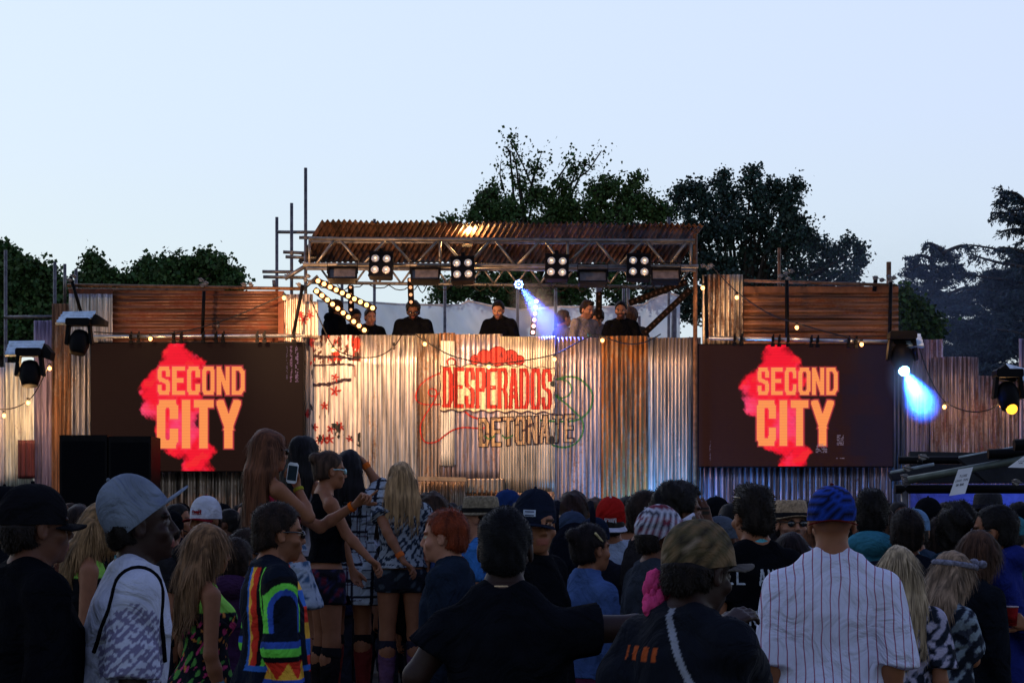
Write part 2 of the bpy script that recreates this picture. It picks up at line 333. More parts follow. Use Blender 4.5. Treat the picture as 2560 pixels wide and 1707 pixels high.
for pts, w in (([(780, 890), (805, 892), (850, 892), (880, 897), (901, 893)], 7), ([(785, 913), (820, 912), (860, 910), (885, 914)], 5), ([(783, 962), (815, 961), (845, 955), (862, 948), (876, 950)], 8)):
    D = cv.seg([uv(*p) for p in pts]); cv.put(D < w*K/2*(1+.6*fbm(cv.U*50, cv.V*40, 6, 2)), (.035, .02, .03), .4)
for x, y, r in ((838, 943, 9), (838, 978, 12), (811, 1014, 10), (786, 1068, 9), (845, 1064, 11), (828, 1072, 10), (809, 1098, 11), (824, 1098, 11), (797, 1100, 8), (874, 1096, 8), (853, 1068, 8)):
    star(cv, *uv(x, y), r*K*1.2, (.36, .03, .02), x, 5)
cv.put((fbm(cv.U*16, cv.V*10, 12, 4)+st_*.35 > .55) & (cv.V < gh*.24), (.03, .035, .03), .5)
cv.put((fbm(cv.U*60, cv.V*5, 14, 3) > 1.05) & (cv.V < gh*.75), (.16, .05, .05), .4)
cv.emit('paint_splashes', on_wall(779.5, 1128), mat('wall_paint', (1, 1, 1), .6, 0, .25, 30, 0, attr=True), cw)
# painted sign
sx0, sy1 = 1034, 1126; sw_, sh_ = 450*K, 268*K; cv = Canvas(sw_, sh_, .0068)
s2 = lambda x, y: ((1020+x/4.704-sx0)*K, (sy1-830-y/4.704)*K)      # crop pixels -> metres
def smooth(pts, n=6):
    pts = [pts[0]]+list(pts)+[pts[-1]]; o = []
    for i in range(1, len(pts)-2):
        p = [np.array(q, float) for q in pts[i-1:i+3]]
        for t in np.linspace(0, 1, n, endpoint=False): o.append(tuple(.5*((2*p[1])+(-p[0]+p[2])*t+(2*p[0]-5*p[1]+4*p[2]-p[3])*t*t+(-p[0]+3*p[1]-3*p[2]+p[3])*t**3)))
    return o+[tuple(pts[-1])]
RED, GRN = (.55, .035, .02), (.05, .20, .05)
def rope(pts, col, w=3.2, edge=(.10, .02, .02)):
    q = smooth([s2(*p) for p in pts]); D = cv.seg(q); cv.put(D < w*K*.62, edge); cv.put(D < w*K*.42, col, .15)
rope([(380, 480), (250, 540), (140, 630), (95, 740), (110, 810), (200, 850), (380, 848)], RED)
rope([(380, 700), (330, 745), (270, 750), (240, 710), (270, 668), (325, 680), (335, 740), (290, 840), (200, 980), (150, 1090), (150, 1190), (190, 1280), (260, 1303), (350, 1280), (450, 1205), (540, 1150), (650, 1122), (830, 1130), (1000, 1118)], RED)
rope([(470, 385), (465, 340), (510, 312), (555, 340), (552, 385)], RED)
rope([(655, 920), (740, 990), (840, 1020)], RED, 4)
G2 = (.015, .06, .03)
rope([(1740, 555), (1830, 562), (1900, 605), (1922, 680), (1880, 750), (1800, 772), (1735, 735)], GRN, 3, G2)
rope([(1750, 555), (1880, 525), (2000, 545), (2100, 620), (2165, 720), (2165, 840), (2110, 950), (2020, 1020), (1900, 1048), (1700, 1048), (1560, 1040)], GRN, 4, G2)
rope([(1735, 755), (1850, 835), (1940, 920), (2030, 1010), (2062, 1100), (2040, 1220), (1960, 1315), (1830, 1355), (1700, 1330)], GRN, 3.6, G2)
for x, y, r in ((790, 325, 62), (1310, 335, 62), (900, 295, 90), (1205, 300, 92), (1055, 285, 118)):
    u, v = s2(x, y); R = r/4.704*K; dd = np.hypot(cv.U-u, cv.V-v); top = cv.V > s2(0, 405)[1]-.0
    cv.put((dd < R) & top, (.16, .015, .012)); cv.put((dd < R-.012) & top, (.50, .04, .025), .2); cv.put((dd < R*.55) & (fbm(cv.U*40, cv.V*40, x, 3) > .35) & top, (.2, .02, .02))
edge = []
for t in np.linspace(0, 1, 70): edge.append((378+t*1345, 398+t*26+13*math.sin(t*41)+(-14 if .2 < t < .75 else 0)))
for t in np.linspace(0, 1, 20): edge.append((1722+9*math.sin(t*17), 430+t*505))
for t in np.linspace(1, 0, 70): edge.append((378+t*1345, 918+t*32+13*math.sin(t*47)))
for t in np.linspace(1, 0, 20): edge.append((380+7*math.sin(t*17), 400+t*510))
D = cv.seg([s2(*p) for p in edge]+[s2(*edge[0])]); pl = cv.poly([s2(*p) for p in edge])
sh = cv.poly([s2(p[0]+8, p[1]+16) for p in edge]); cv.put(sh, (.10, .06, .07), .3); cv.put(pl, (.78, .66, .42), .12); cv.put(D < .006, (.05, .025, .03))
u, v = s2(412, 886); wl, hl, sw = 112/4.704*K, 470/4.704*K, 36/4.704*K
for col, dlt in (((.16, .03, .03), .007), (RED, 0)):
    uu = u
    for i, ch in enumerate('DESPERADOS'):
        for stp in GL[ch]:
            pts = [(uu+sw/2+x*(wl-sw), v-i*2.6/4.704*K+sw/2+y*(hl-sw)) for x, y in stp]
            Dh = cv.seg(pts, True); Dh = np.maximum(Dh, np.maximum(np.abs(cv.U-uu-wl/2)-wl/2, np.abs(cv.V-v+i*2.6/4.704*K-hl/2)-hl/2)+sw/2); k = Dh < sw/2+dlt
            if ch != 'S': k |= cv.seg([(pts[0][0]-sw*.45, pts[0][1]), (pts[0][0]+sw*.45, pts[0][1])]) < sw*.3+dlt
            cv.put(k, col, .1)
        if dlt == 0: cv.put((np.hypot(cv.U-uu-wl/2, (cv.V-v-hl/2)) < .012), (.7, .6, .4))
        uu += 129/4.704*K
u, v = s2(830, 1352)
for i, ch in enumerate('DETONATE'):
    wl, hl, sw = 128/4.704*K, (340-i*2)/4.704*K, 46/4.704*K; ox = i*143/4.704*K; oy = i*8.2/4.704*K; skew = .018*(i-3)
    for lay in (0, 1):
        for stp in GL[ch]:
            pts = [(u+ox+sw/2+x*(wl-sw)+skew*(y-.5)*.3, v+oy+sw/2+y*(hl-sw)) for x, y in stp]; Dh = cv.seg(pts, True); Dh = np.maximum(Dh, np.maximum(np.abs(cv.U-u-ox-wl/2)-wl/2, np.abs(cv.V-v-oy-hl/2)-hl/2)+sw/2)
            if lay == 0: cv.put(Dh < sw/2+.010, (.03, .015, .02), .2)
            else: cv.put(Dh < sw/2-.006, (.50, .35, .19), .2); cv.put((Dh < sw/2-.008) & (fbm(cv.U*18, cv.V*45, i, 3) > .75), (.09, .05, .04))
a_ = s2(1660, 1190); cv.put(np.hypot((cv.U-s2(1690, 0)[0])*1.3, cv.V-s2(0, 1270)[1]) < .06, (.03, .03, .025)); cv.put(np.hypot(cv.U-s2(1705, 0)[0], cv.V-s2(0, 610)[1]) < .04, (.03, .04, .03))
for dlt, x, y in ((0, 900, 1240), (0, 1110, 1235)): rope([(x, y-20), (x+50, y+15), (x+120, y-20)], GRN, 3, G2)
cv.m &= ~((fbm(cv.U*90, cv.V*5, 77, 3) > 1.25))
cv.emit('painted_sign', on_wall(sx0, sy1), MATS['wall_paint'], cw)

# walls to either side
lw = thing('left_wing_wall', (P(90, 0, WD).x, WD, 0), 'corrugated iron wing wall at the left with the brightest lamp-lit white sheets', 'wall')
sheet(lw, -60, 918, 40, 1222, tin('tin_lw1', (.62, .58, .60), .1, (.25, .12, .12), metal=.3, seed=20, dark=.6), 27.95, .05, .012, seed=20)
sheet(lw, 14, 905, 84, 1213, tin('tin_lw2', (.80, .74, .62), .06, (.3, .15, .1), metal=.3, seed=21, dark=.65), 27.93, .062, .012, seed=21)
sheet(lw, 84, 800, 132, None, tin('tin_lw3', (.33, .26, .34), .12, (.2, .1, .1), seed=22, dark=.6), 28.0, .05, .011, seed=22)
sheet(lw, 44, 1100, 88, 1196, tin('tin_lw7', (.12, .03, .03), .1, (.1, .02, .02), seed=27, metal=.1), 27.9, .05, .011, seed=27)
sheet(lw, 130, 758, 178, None, tin('tin_lw4', (.30, .20, .14), .62, (.24, .11, .05), seed=23), 27.98, .055, .012, seed=23)
sheet(lw, 176, 735, 232, None, tin('tin_lw5', (.36, .34, .36), .25, (.20, .10, .06), seed=24, dark=.25), 27.99, .085, .016, seed=24)
sheet(lw, -60, 1215, 90, None, tin('tin_lw6', (.06, .05, .07), .2, seed=25, metal=.2), 28.02, .05, .011, seed=25)
sheet(cw, 228, 1170, 782, None, tin('tin_under', (.42, .33, .26), .3, (.25, .13, .05), seed=26, dark=.12), 27.99, .088, .022, seed=26)
sheet(cw, 755, 735, 782, None, tin('tin_strip', (.66, .56, .50), .12, (.3, .03, .03), metal=.15, seed=30, dark=.5), 27.98, .05, .012, seed=30)
cv = Canvas(26*K, 420*K, .009); cv.put(fbm(cv.U*30, cv.V*7, 31, 4) > .45, (.03, .03, .05), .4); cv.put(fbm(cv.U*26, cv.V*9, 37, 4) > .75, (.4, .03, .03), .3); cv.emit('paint_splashes', on_wall(756, 1160), MATS['wall_paint'], cw)
ul = thing('upper_left_panel', (P(450, 0, WD).x, WD, 0), 'rust red sheet with level corrugations above the left video screen, pale sheets beside it', 'wall panel')
sheet(ul, 173, 735, 282, 862, tin('tin_ul1', (.60, .55, .52), .1, (.22, .13, .1), seed=31, dark=.45), 27.95, .10, .02, seed=31)
sheet(ul, 280, 727, 700, 866, tin('tin_ul2', (.20, .085, .045), .5, (.16, .042, .018), horiz=True, seed=32, dark=.3, metal=.3), 27.97, .085, .014, horiz=True, seed=32)
sheet(ul, 705, 735, 757, 866, tin('tin_ul3', (.58, .47, .38), .18, (.3, .1, .06), seed=33), 27.96, .05, .012, seed=33)
sheet(ul, 757, 752, 796, 846, tin('tin_ul4', (.62, .52, .44), .16, (.3, .1, .06), seed=34), 27.93, .05, .012, seed=34)
b = MB(); b.box(P(228, 731, 28), (110*K, .05, .09)); b.build('timber_batten', mat('red_timber', (.17, .06, .035), .85), ul); b = MB(); b.box(P(703, 795, 27.97), (14*K, .06, 134*K)); b.build('timber_batten', MATS['red_timber'], ul)
cv = Canvas(46*K, 50*K, .007)
for x, y, r in ((.10, .12, .075), (.19, .19, .06), (.06, .2, .05)): star(cv, x, y, r, (.40, .03, .03), int(x*100), 6)
cv.emit('paint_splashes', on_wall(742, 822), MATS['wall_paint'], ul)
ur = thing('upper_right_panel', (P(2000, 0, WD).x, WD, 0), 'orange-rust sheet with level corrugations above the right video screen, streaked upright sheet at its left', 'wall panel')
sheet(ur, 1756, 688, 1857, 866, tin('tin_ur1', (.52, .42, .30), .42, (.20, .08, .03), seed=41, dark=.35), 27.95, .062, .014, seed=41)
sheet(ur, 1858, 730, 2246, 868, tin('tin_ur2', (.27, .12, .06), .42, (.20, .06, .02), horiz=True, seed=42, dark=.35, metal=.3), 27.97, .09, .015, horiz=True, seed=42)
b = MB(); b.box(P(2052, 724, 27.97), (386*K, .05, .085)); b.build('timber_batten', mat('orange_timber', (.24, .10, .05), .85), ur)
rw = thing('right_wing_wall', (P(2400, 0, WD).x, WD, 0), 'stepped purple-brown corrugated iron wall at the right edge', 'wall')
sheet(rw, 2228, 862, 2262, None, tin('tin_navy', (.10, .11, .16), .1, seed=50, dark=.5), 27.97, .05, .01, seed=50)
sheet(rw, 2246, 848, 2358, None, tin('tin_rw1', (.34, .26, .32), .38, (.17, .07, .06), seed=51, dark=.4), 28.0, .055, .013, seed=51)
sheet(rw, 2326, 893, 2446, None, tin('tin_rw2', (.38, .27, .26), .42, (.19, .08, .06), seed=52, dark=.4), 27.96, .055, .013, seed=52)
sheet(rw, 2430, 940, 2552, None, tin('tin_rw3', (.36, .26, .25), .45, (.20, .08, .06), seed=53, dark=.4), 27.98, .055, .013, seed=53)
sheet(rw, 2548, 846, 2640, None, tin('tin_rw4', (.30, .24, .32), .3, (.17, .07, .06), seed=54), 27.95, .055, .013, seed=54)
sheet(cw, 1750, 1160, 2242, None, tin('tin_under2', (.34, .28, .36), .2, (.2, .08, .07), seed=55, dark=.25), 28.0, .075, .02, seed=55)

# ---------------------------------------------------------------- video screens
def screen(x0, y0, x1, y1, blob, words, label, bg, dark_right=False, glitch=()):
    d = 27.72; r = thing('video_screen', (P((x0+x1)/2, 0, d).x, d, 0), label, 'video screen', 'video screens on either side of the stage')
    A, B = P(x0, y1, d), P(x1, y0, d); w, h = B.x-A.x, B.z-A.z
    m = MB(); m.box(((A.x+B.x)/2, d+.075, (A.z+B.z)/2), (w+.03, .14, h+.03)); m.build('cabinet', M_DARK, r)
    k = d/FPX; cv = Canvas(w, h, .0105); f = lambda x, y: ((x-x0)*k, (y1-y)*k)
    ln = .88+.16*(np.arange(cv.ny) % 2)[:, None]*np.ones_like(cv.U); vn = 1+.10*fbm(cv.U*2, cv.V*.5, 5, 3)
    cv.m[:] = True; cv.c[:] = np.array(bg)*.62*(ln*vn*(1+.18*(RNG.random(cv.U.shape)-.5)))[..., None]
    if dark_right:
        t = np.clip((cv.U/w-.72)*6+.5*fbm(cv.U*9//1/1., cv.V*7//1/1., 3, 2), 0, 1)[..., None]; cv.c = cv.c*(1-t*.75)+np.array((.006, .005, .012))*t
    pts = [f(*p) for p in blob]; ins = cv.poly(pts); D = cv.seg(pts+[pts[0]]); sd = np.where(ins, D, -D)
    q = fbm(cv.U*20, cv.V*20, 8, 6); a = np.clip((sd+.040*q+.012)/.06, 0, 1); a = a*a*(3-2*a)
    q2 = fbm(cv.U*5, cv.V*5, 21, 5); red = np.stack([.95+.05*q2, .010+.055*np.clip(q2, 0, 2)+.012*(q > .6), .03+.16*np.clip(q2, 0, 2)], -1)
    red *= (.30+.70*np.clip(sd/.18+.55+.65*q, 0, 1))[..., None]
    cv.c = cv.c*(1-a[..., None])+red*a[..., None]*ln[..., None]
    for txt, ux, uy, lw_, lh, st_, adv, wid in words:
        u, v = f(ux, uy)
        for i, ch in enumerate(txt):
            ww = wid.get(ch, lw_)*k
            Dm = np.full(cv.U.shape, 9.0)
            for s_ in GL[ch]: Dm = np.minimum(Dm, cv.seg([(u+(ww-st_*k)*x+st_*k/2, v+st_*k/2+y*(lh-st_)*k) for x, y in s_], True))
            Dm = np.maximum(Dm, np.maximum(np.abs(cv.U-u-ww/2)-ww/2, np.abs(cv.V-v-lh*k/2)-lh*k/2)+st_*k/2)
            g_ = np.clip((st_*k/2+.022-Dm)/.03, 0, 1)[..., None]; cv.c = cv.c*(1-g_*.75)+np.array((.9, .08, .10))*g_*.75
            t_ = (Dm < st_*k/2-.004)[..., None]; cv.c = np.where(t_, np.array((1.0, .30, .085))*ln[..., None], cv.c); u += ww+adv*k
    for gx, gy, gw_, gh_, gc in glitch:
        ux, uy = f(gx, gy); kk = (cv.U > ux) & (cv.U < ux+gw_*k) & (cv.V < uy) & (cv.V > uy-gh_*k) & (RNG.random(cv.U.shape) > .4) & ((np.arange(cv.ny) % 2 == 0)[:, None])
        cv.c[kk] = gc
    cv.emit('picture', lambda u, v: np.stack([A.x+u, np.full(u.shape, d), A.z+v], 1), emat('led_picture', (1, 1, 1), 1.0, attr=True), r)
    return r
blobL = [(425, 850), (455, 850), (480, 880), (515, 905), (525, 930), (500, 960), (508, 1010), (495, 1060), (510, 1095), (541, 1120), (530, 1150), (540, 1190), (452, 1190), (455, 1155), (425, 1140), (408, 1120), (394, 1105), (388, 1062), (372, 1050), (352, 1025), (347, 985), (356, 945), (372, 925), (395, 908), (405, 885)]
blobR = [(1925, 850), (1960, 850), (1985, 880), (2010, 915), (2020, 950), (2000, 990), (2008, 1030), (1998, 1070), (2012, 1100), (2025, 1130), (2018, 1150), (2022, 1180), (1945, 1180), (1948, 1140), (1915, 1125), (1895, 1100), (1890, 1050), (1868, 1035), (1852, 1000), (1850, 960), (1862, 930), (1890, 915), (1903, 885)]
screen(228, 858, 757, 1177, blobL, [('SECOND', 393, 988, 33, 73, 11.5, 4.2, {}), ('CITY', 392, 1121, 54, 123, 22, 6.5, {'I': 25, 'T': 50, 'Y': 62})],
       'glowing left video screen with orange letters on a red smoke shape', (.022, .009, .007), glitch=((715, 866, 5, 80, (.10, .06, .09)), (724, 866, 6, 90, (.28, .12, .18)), (738, 864, 7, 90, (.30, .15, .22))))
screen(1747, 862, 2232, 1165, blobR, [('SECOND', 1893, 987, 30.5, 68, 10.5, 3.8, {}), ('CITY', 1891, 1114, 50, 115, 20, 6, {'I': 23, 'T': 46, 'Y': 57})],
       'glowing video screen at the right of the stage, its right side fading to black', (.036, .012, .010), True,
       glitch=((2040, 1108, 28, 24, (.16, .12, .17)), (2092, 1085, 18, 28, (.16, .12, .17)), (2091, 1142, 26, 6, (.16, .12, .17)), (1774, 1100, 4, 52, (.08, .06, .10))))

# ---------------------------------------------------------------- scaffolding
def tubes(root, lst, m, name='tube', r=.024):
    for t in lst:
        a, b_ = t[0], t[1]; d0 = t[2] if len(t) > 2 else 27.8; d1 = t[3] if len(t) > 3 else d0; rr = t[4] if len(t) > 4 else r
        MB().tube([P(*a, d0), P(*b_, d1)], rr, 8).build(name, m, root)
def clamp(root, pts, d=27.75):
    for i, (x, y) in enumerate(pts):
        c = P(x, y, d); m = MB(); m.box(c, (.055, .08, .05), Ry(i*.7), .012); m.tube([c+Vector((-.045, -.04, .015)), c+Vector((.045, -.04, -.01))], .009, 6); m.build('clamp', M_TUBE, root)
sc = thing('left_scaffold', (P(100, 0, 28).x, 28.4, 0), 'grey scaffold tubes standing at the far left behind the wing wall', 'scaffolding')
zz = lambda px, d: (px, HZ+CH*FPX/d)          # a foot on the ground
tubes(sc, [((14, 625), (zz(14, 28.5)), 28.5), ((137, 655), (zz(137, 28.5)), 28.5), ((162, 660), (162, 760), 28.8), ((190, 672), (zz(190, 28.6)), 28.6), ((10, 793), (142, 792), 28.45), ((112, 805), (112, 900), 28.3, 28.3, .02)], M_TUBE)
tubes(sc, [((168, 713), (752, 722), 27.85), ((170, 724), (560, 727), 28.2)], M_RUSTT)
tubes(sc, [((176, 690), (203, 783), 27.8), ((510, 728), (506, 838), 27.7), ((757, 712), (733, 838), 27.7)], M_DARK)
clamp(sc, [(174, 700), (184, 690), (503, 700), (515, 708), (507, 714), (610, 712), (627, 712), (748, 712)])
sb = thing('stage_scaffold', (P(700, 0, 29).x, 29, 0), 'tall scaffold tubes with cross pipes at the left end of the stage roof', 'scaffolding')
tubes(sb, [((692, 543), zz(692, 29.4), 29.4), ((729, 508), zz(729, 29.0), 29.0), ((764, 420), zz(764, 28.4), 28.4), ((693, 580), (810, 581), 29.2), ((748, 594), (1080, 597), 28.6), ((708, 630), (765, 633), 28.8), ((714, 642), (790, 645), 28.8),
 ((656, 679), (735, 680), 28.8), ((658, 692), (760, 694), 28.8), ((712, 697), (775, 658), 28.2, 28.2, .03), ((684, 700), (686, 722), 28.5), ((755, 725), (795, 690), 28.3)], M_TUBE)
clamp(sb, [(765, 594), (765, 581), (729, 633), (720, 690), (762, 660), (770, 690), (776, 705), (764, 700)], 28.3)
rb = thing('rear_scaffold', (P(1300, 0, 31).x, 31.4, 0), 'upright scaffold tubes carrying the back of the stage behind the performers', 'scaffolding')
tubes(rb, [((936, 548), zz(936, 31.5), 31.5), ((1672, 543), zz(1672, 31.5), 31.5), ((855, 690), zz(855, 31.5), 31.5), ((1112, 700), zz(1112, 31.5), 31.5), ((1294, 705), zz(1294, 31.5), 31.5), ((1389, 720), zz(1389, 31.3), 31.3), ((1497, 690), zz(1497, 31.3), 31.3, 31.3, .05),
 ((1559, 720), zz(1559, 31.5), 31.5), ((1598, 790), zz(1598, 31.2), 31.2), ((1570, 720), (1570, 790), 31.4, 31.4, .03), ((1685, 770), zz(1685, 31.2), 31.2, 31.2, .045)], M_TUBE)
rs = thing('right_scaffold', (P(2000, 0, 28.4).x, 28.4, 0), 'brown scaffold tubes and drop arms over the right video screen', 'scaffolding')
tubes(rs, [((1948, 620), zz(1948, 28.4), 28.4), ((2222, 655), zz(2222, 28.4), 28.4, 28.4, .035), ((1860, 702), (2238, 713), 27.85)], M_RUSTT)
tubes(rs, [((1967, 700), (1968, 845), 27.7, 27.7, .028), ((2227, 706), (2224, 852), 27.7, 27.7, .026), ((2190, 690), (2186, 728), 27.9, 27.9, .03), ((1764, 690), (1768, 845), 27.7)], M_DARK)
clamp(rs, [(1952, 690), (1965, 684), (1978, 678), (1970, 697), (2188, 695), (2205, 700), (2222, 692), (2234, 695), (2226, 705), (1758, 665), (1770, 670), (1778, 664)])
def rail(x0, y0, x1, y1, label, cl):
    r = thing('screen_rail', P((x0+x1)/2, (y0+y1)/2, 27.6), label, 'rail', 'alloy rails above the video screens'); tubes(r, [((x0, y0), (x1, y1), 27.6, 27.6, .026)], M_TUBEL, 'pipe')
    for x in cl:
        y = y0+(y1-y0)*(x-x0)/(x1-x0); c = P(x, y, 27.58); m = MB(); m.box(c, (.035, .08, .085), None, .01); m.box(c-Vector((0, 0, .075)), (.05, .05, .05)); m.box(c+Vector((.01, 0, .055)), (.02, .03, .03)); m.build('hook_clamp', M_DARK, r)
    return r
rail(232, 842, 762, 839, 'bright alloy pipe with black hook clamps holding the left video screen', (327, 346, 434, 453, 540, 558, 643, 661, 508, 735))
rail(1772, 845, 2252, 854, 'bright alloy pipe with black hook clamps holding the right video screen', (1836, 1853, 1932, 1948, 1970, 2028, 2044, 2122, 2140, 2228))

# ---------------------------------------------------------------- stage deck, roof, truss
dk = thing('stage_deck', (0, 30.5, 0), 'raised plywood deck behind the stage front where the performers stand', 'stage')
m = MB(); zd = 3.08; m.box((.3, 30.5, zd-.05), (5.6, 4.6, .1)); m.build('floor', M_WOOD, dk)
for x in (-2.3, 0, 2.3):
    for y in (28.6, 30.5, 32.4): MB().tube([(x+.3, y, 0), (x+.3, y, zd-.1)], .03).build('leg', M_TUBE, dk)
dj = thing('mixing_desk', (P(1250, 0, 28.9).x, 28.9, zd), 'long black mixing desk with a laptop-height riser behind the stage front', 'table')
m = MB(); m.box((P(1250, 0, 28.9).x, 28.9, zd+.92), (2.9, .6, .05)); m.build('table_top', M_DARK, dj)
for x in (-1.3, 1.3): MB().box((P(1250, 0, 28.9).x+x, 28.9, zd+.45), (.06, .5, .88)).build('leg', M_DARK, dj)

rf = thing('stage_roof', (0, 28, 0), 'rusty corrugated sheet roof tilted over the stage, lit orange by a lamp', 'roof')
def roofsheet(t0, t1, dz, seed):
    TL, TR, BL, BR = P(805, 553, 27.3), P(1760, 561, 27.3), P(745, 652, 29.3), P(1700, 656, 29.3)
    nx = 420; ny = 5; v = []; pitch = .0762; n_ = (TR-TL).length/pitch
    for j in range(ny):
        t = t0+(t1-t0)*j/(ny-1)
        for i in range(nx*2+1):
            s_ = i/(nx*2); p = TL.lerp(TR, s_).lerp(BL.lerp(BR, s_), t); a = .019*math.cos(2*math.pi*n_*s_)
            v.append((p.x, p.y, p.z+a+dz+.008*math.sin(s_*30+t*3)))
    v = np.array(v); o = len(v); w = nx*2+1; i, j = np.meshgrid(np.arange(w-1), np.arange(ny-1)); a = (j*w+i).ravel(); q = np.stack([a, a+1, a+1+w, a+w], 1)
    v2 = np.concatenate([v, v+np.array([0, 0, .004])]); e = np.arange(w-1)
    f = np.concatenate([q, q[:, ::-1]+o, np.stack([e, e+o, e+1+o, e+1], 1), np.stack([e+(ny-1)*w, e+1+(ny-1)*w, e+1+o+(ny-1)*w, e+o+(ny-1)*w], 1)])
    mesh_np('corrugated_sheet', v2, f, tin('tin_roof', (.10, .055, .035), .5, (.085, .035, .02), metal=.25, rough=.45, dark=.3, seed=60), rf)
roofsheet(0, .42, 0, 1); roofsheet(.38, 1, -.03, 2)
tr = thing('roof_truss', P(1250, 630, 27.2), 'zigzag alloy truss along the front of the stage roof', 'truss')
T1, T2, B1, B2 = (772, 597), (1737, 602), (758, 661), (1746, 666)
dT = 27.15
def chord(a, b_, d, r=.026, m=M_CHROME): MB().tube([P(*a, d), P(*b_, d)], r).build('chord', m, tr)
chord(T1, T2, dT); chord(B1, B2, dT); chord((775, 605), (1737, 608), dT+.4, .02, M_TUBE); chord((765, 672), (1740, 676), dT+.4, .02, M_TUBE)
ty = lambda x: 597+(x-772)*5/965; by = lambda x: 661+(x-758)*5/988
tops = [843, 970, 1101, 1232, 1356, 1484, 1610, 1722]; bots = [787, 905, 1035, 1165, 1290, 1410, 1545, 1668]
for i, x in enumerate(tops):
    MB().tube([P(x-5, ty(x), dT), P(bots[i]+3, by(bots[i]), dT)], .019).build('brace', M_CHROME, tr)
    if i+1 < len(bots): MB().tube([P(x+5, ty(x), dT), P(bots[i+1]-3, by(bots[i+1]), dT)], .019).build('brace', M_CHROME, tr)
for x in (1100, 1419, 774, 1727): MB().tube([P(x, ty(x), dT), P(x, by(x), dT)], .019).build('upright', M_CHROME, tr)
MB().tube([P(1738, 585, 27.6), P(*zz(1738, 27.6), 27.6)], .03).build('upright', M_RUSTT, tr)
r2 = thing('rear_truss', P(1250, 690, 29.0), 'second darker truss hanging behind the lamps under the stage roof', 'truss')
for a, b_ in (((770, 668), (1730, 672)), ((770, 706), (1660, 718))): MB().tube([P(*a, 29), P(*b_, 29)], .024).build('chord', M_TUBE, r2)
for i in range(16):
    x = 800+i*58; MB().tube([P(x, 669, 29), P(x+29, 709, 29)], .015).build('brace', M_TUBE, r2); MB().tube([P(x+29, 709, 29), P(x+58, 669, 29)], .015).build('brace', M_TUBE, r2)
for x in (1100, 1580): MB().tube([P(x, 668, 29.0), P(x, 668, 27.2)], .02).build('cross_tube', M_TUBE, r2)
for i in range(22):     # cable swags and small brackets along the rear truss
    x = 800+i*42+random.uniform(-12, 12); a = P(x, 712, 28.9); e_ = P(x+random.uniform(20, 60), 708+random.uniform(0, 8), 28.9); mid = (a+e_)/2-Vector((0, 0, random.uniform(.03, .14)))
    MB().tube([a, a.lerp(mid, .6)-Vector((0, 0, .02)), mid, e_.lerp(mid, .6)-Vector((0, 0, .02)), e_], .008, 5).build('cable', M_CABLE, r2)

# back net
nt_ = thing('netting_screen', (0, 32, 3), 'pale see-through netting stretched behind the performers', 'netting')
def netm():
    m, N, L, b = nodes('netting'); b.inputs['Base Color'].default_value = (.62, .66, .78, 1); b.inputs['Roughness'].default_value = .9
    tr_ = N.new('ShaderNodeBsdfTransparent'); tl = N.new('ShaderNodeBsdfTranslucent'); tl.inputs[0].default_value = (.62, .68, .82, 1); mx = N.new('ShaderNodeMixShader'); mx2 = N.new('ShaderNodeMixShader')
    tc = N.new('ShaderNodeTexCoord'); nz = N.new('ShaderNodeTexNoise'); nz.inputs['Scale'].default_value = 2.5; nz.inputs['Detail'].default_value = 5; L.new(tc.outputs['Object'], nz.inputs[0])
    mr = N.new('ShaderNodeMapRange'); mr.inputs[3].default_value = .7; mr.inputs[4].default_value = .98; L.new(nz.outputs[0], mr.inputs[0])
    mx.inputs[0].default_value = .5; L.new(b.outputs[0], mx.inputs[1]); L.new(tl.outputs[0], mx.inputs[2]); L.new(mr.outputs[0], mx2.inputs[0]); L.new(tr_.outputs[0], mx2.inputs[1]); L.new(mx.outputs[0], mx2.inputs[2]); L.new(mx2.outputs[0], N['Material Output'].inputs[0]); return m
topx = [(792, 752), (830, 756), (930, 757), (1000, 762), (1150, 764), (1170, 753), (1230, 766), (1300, 776), (1400, 768), (1450, 768), (1560, 768), (1610, 762), (1640, 742), (1680, 735), (1700, 742)]
v = []; nX = 120; nZ = 14
for j in range(nZ+1):
    for i in range(nX+1):
        x = 792+i*(1700-792)/nX; yt = np.interp(x, [p[0] for p in topx], [p[1] for p in topx]); y = yt+(880-yt)*j/nZ
        d = 32+.10*math.sin(x*.05+y*.03)+.05*math.sin(x*.13-y*.09); v.append(tuple(P(x, y, d)))
a = np.array([(j*(nX+1)+i) for j in range(nZ) for i in range(nX)]); mesh_np('net', np.array(v), np.stack([a, a+1, a+nX+2, a+nX+1], 1), netm(), nt_)
m = MB(); m.tube([P(x, y-1, 31.97) for x, y in topx], .018, 6); m.build('hem', mat('hem_tape', (.6, .58, .56), .8), nt_)

# ---------------------------------------------------------------- lamps
M_BULB = emat('warm_bulb', (1.0, .39, .115), 6.5); M_BULBD = emat('dim_bulb', (1.0, .38, .2), .04); M_PINK = emat('pink_bulb', (1.0, .45, .42), 6); M_DIM2 = emat('half_lit_bulb', (1, .42, .2), 1.5)
M_LENS = mat('lamp_reflector', (.75, .68, .60), .22, .6, .2, 30)
def point(name, loc, e, col, r=.05, parent=None, spot=None, aim=None, blend=.6):
    ld = bpy.data.lights.new(name, 'SPOT' if spot else 'POINT'); ld.energy = e; ld.color = col; ld.shadow_soft_size = r
    o = bpy.data.objects.new(name, ld); COL.objects.link(o); o.location = loc
    if spot:
        ld.spot_size = math.radians(spot); ld.spot_blend = blend; o.rotation_euler = (Vector(aim)-Vector(loc)).to_track_quat('-Z', 'Y').to_euler()
    if parent:
        o.parent = parent
        if parent.name in WROOT: o.matrix_parent_inverse = Matrix.Translation(-parent.location)
        else: o.matrix_parent_inverse = parent.matrix_world.inverted()
    return o
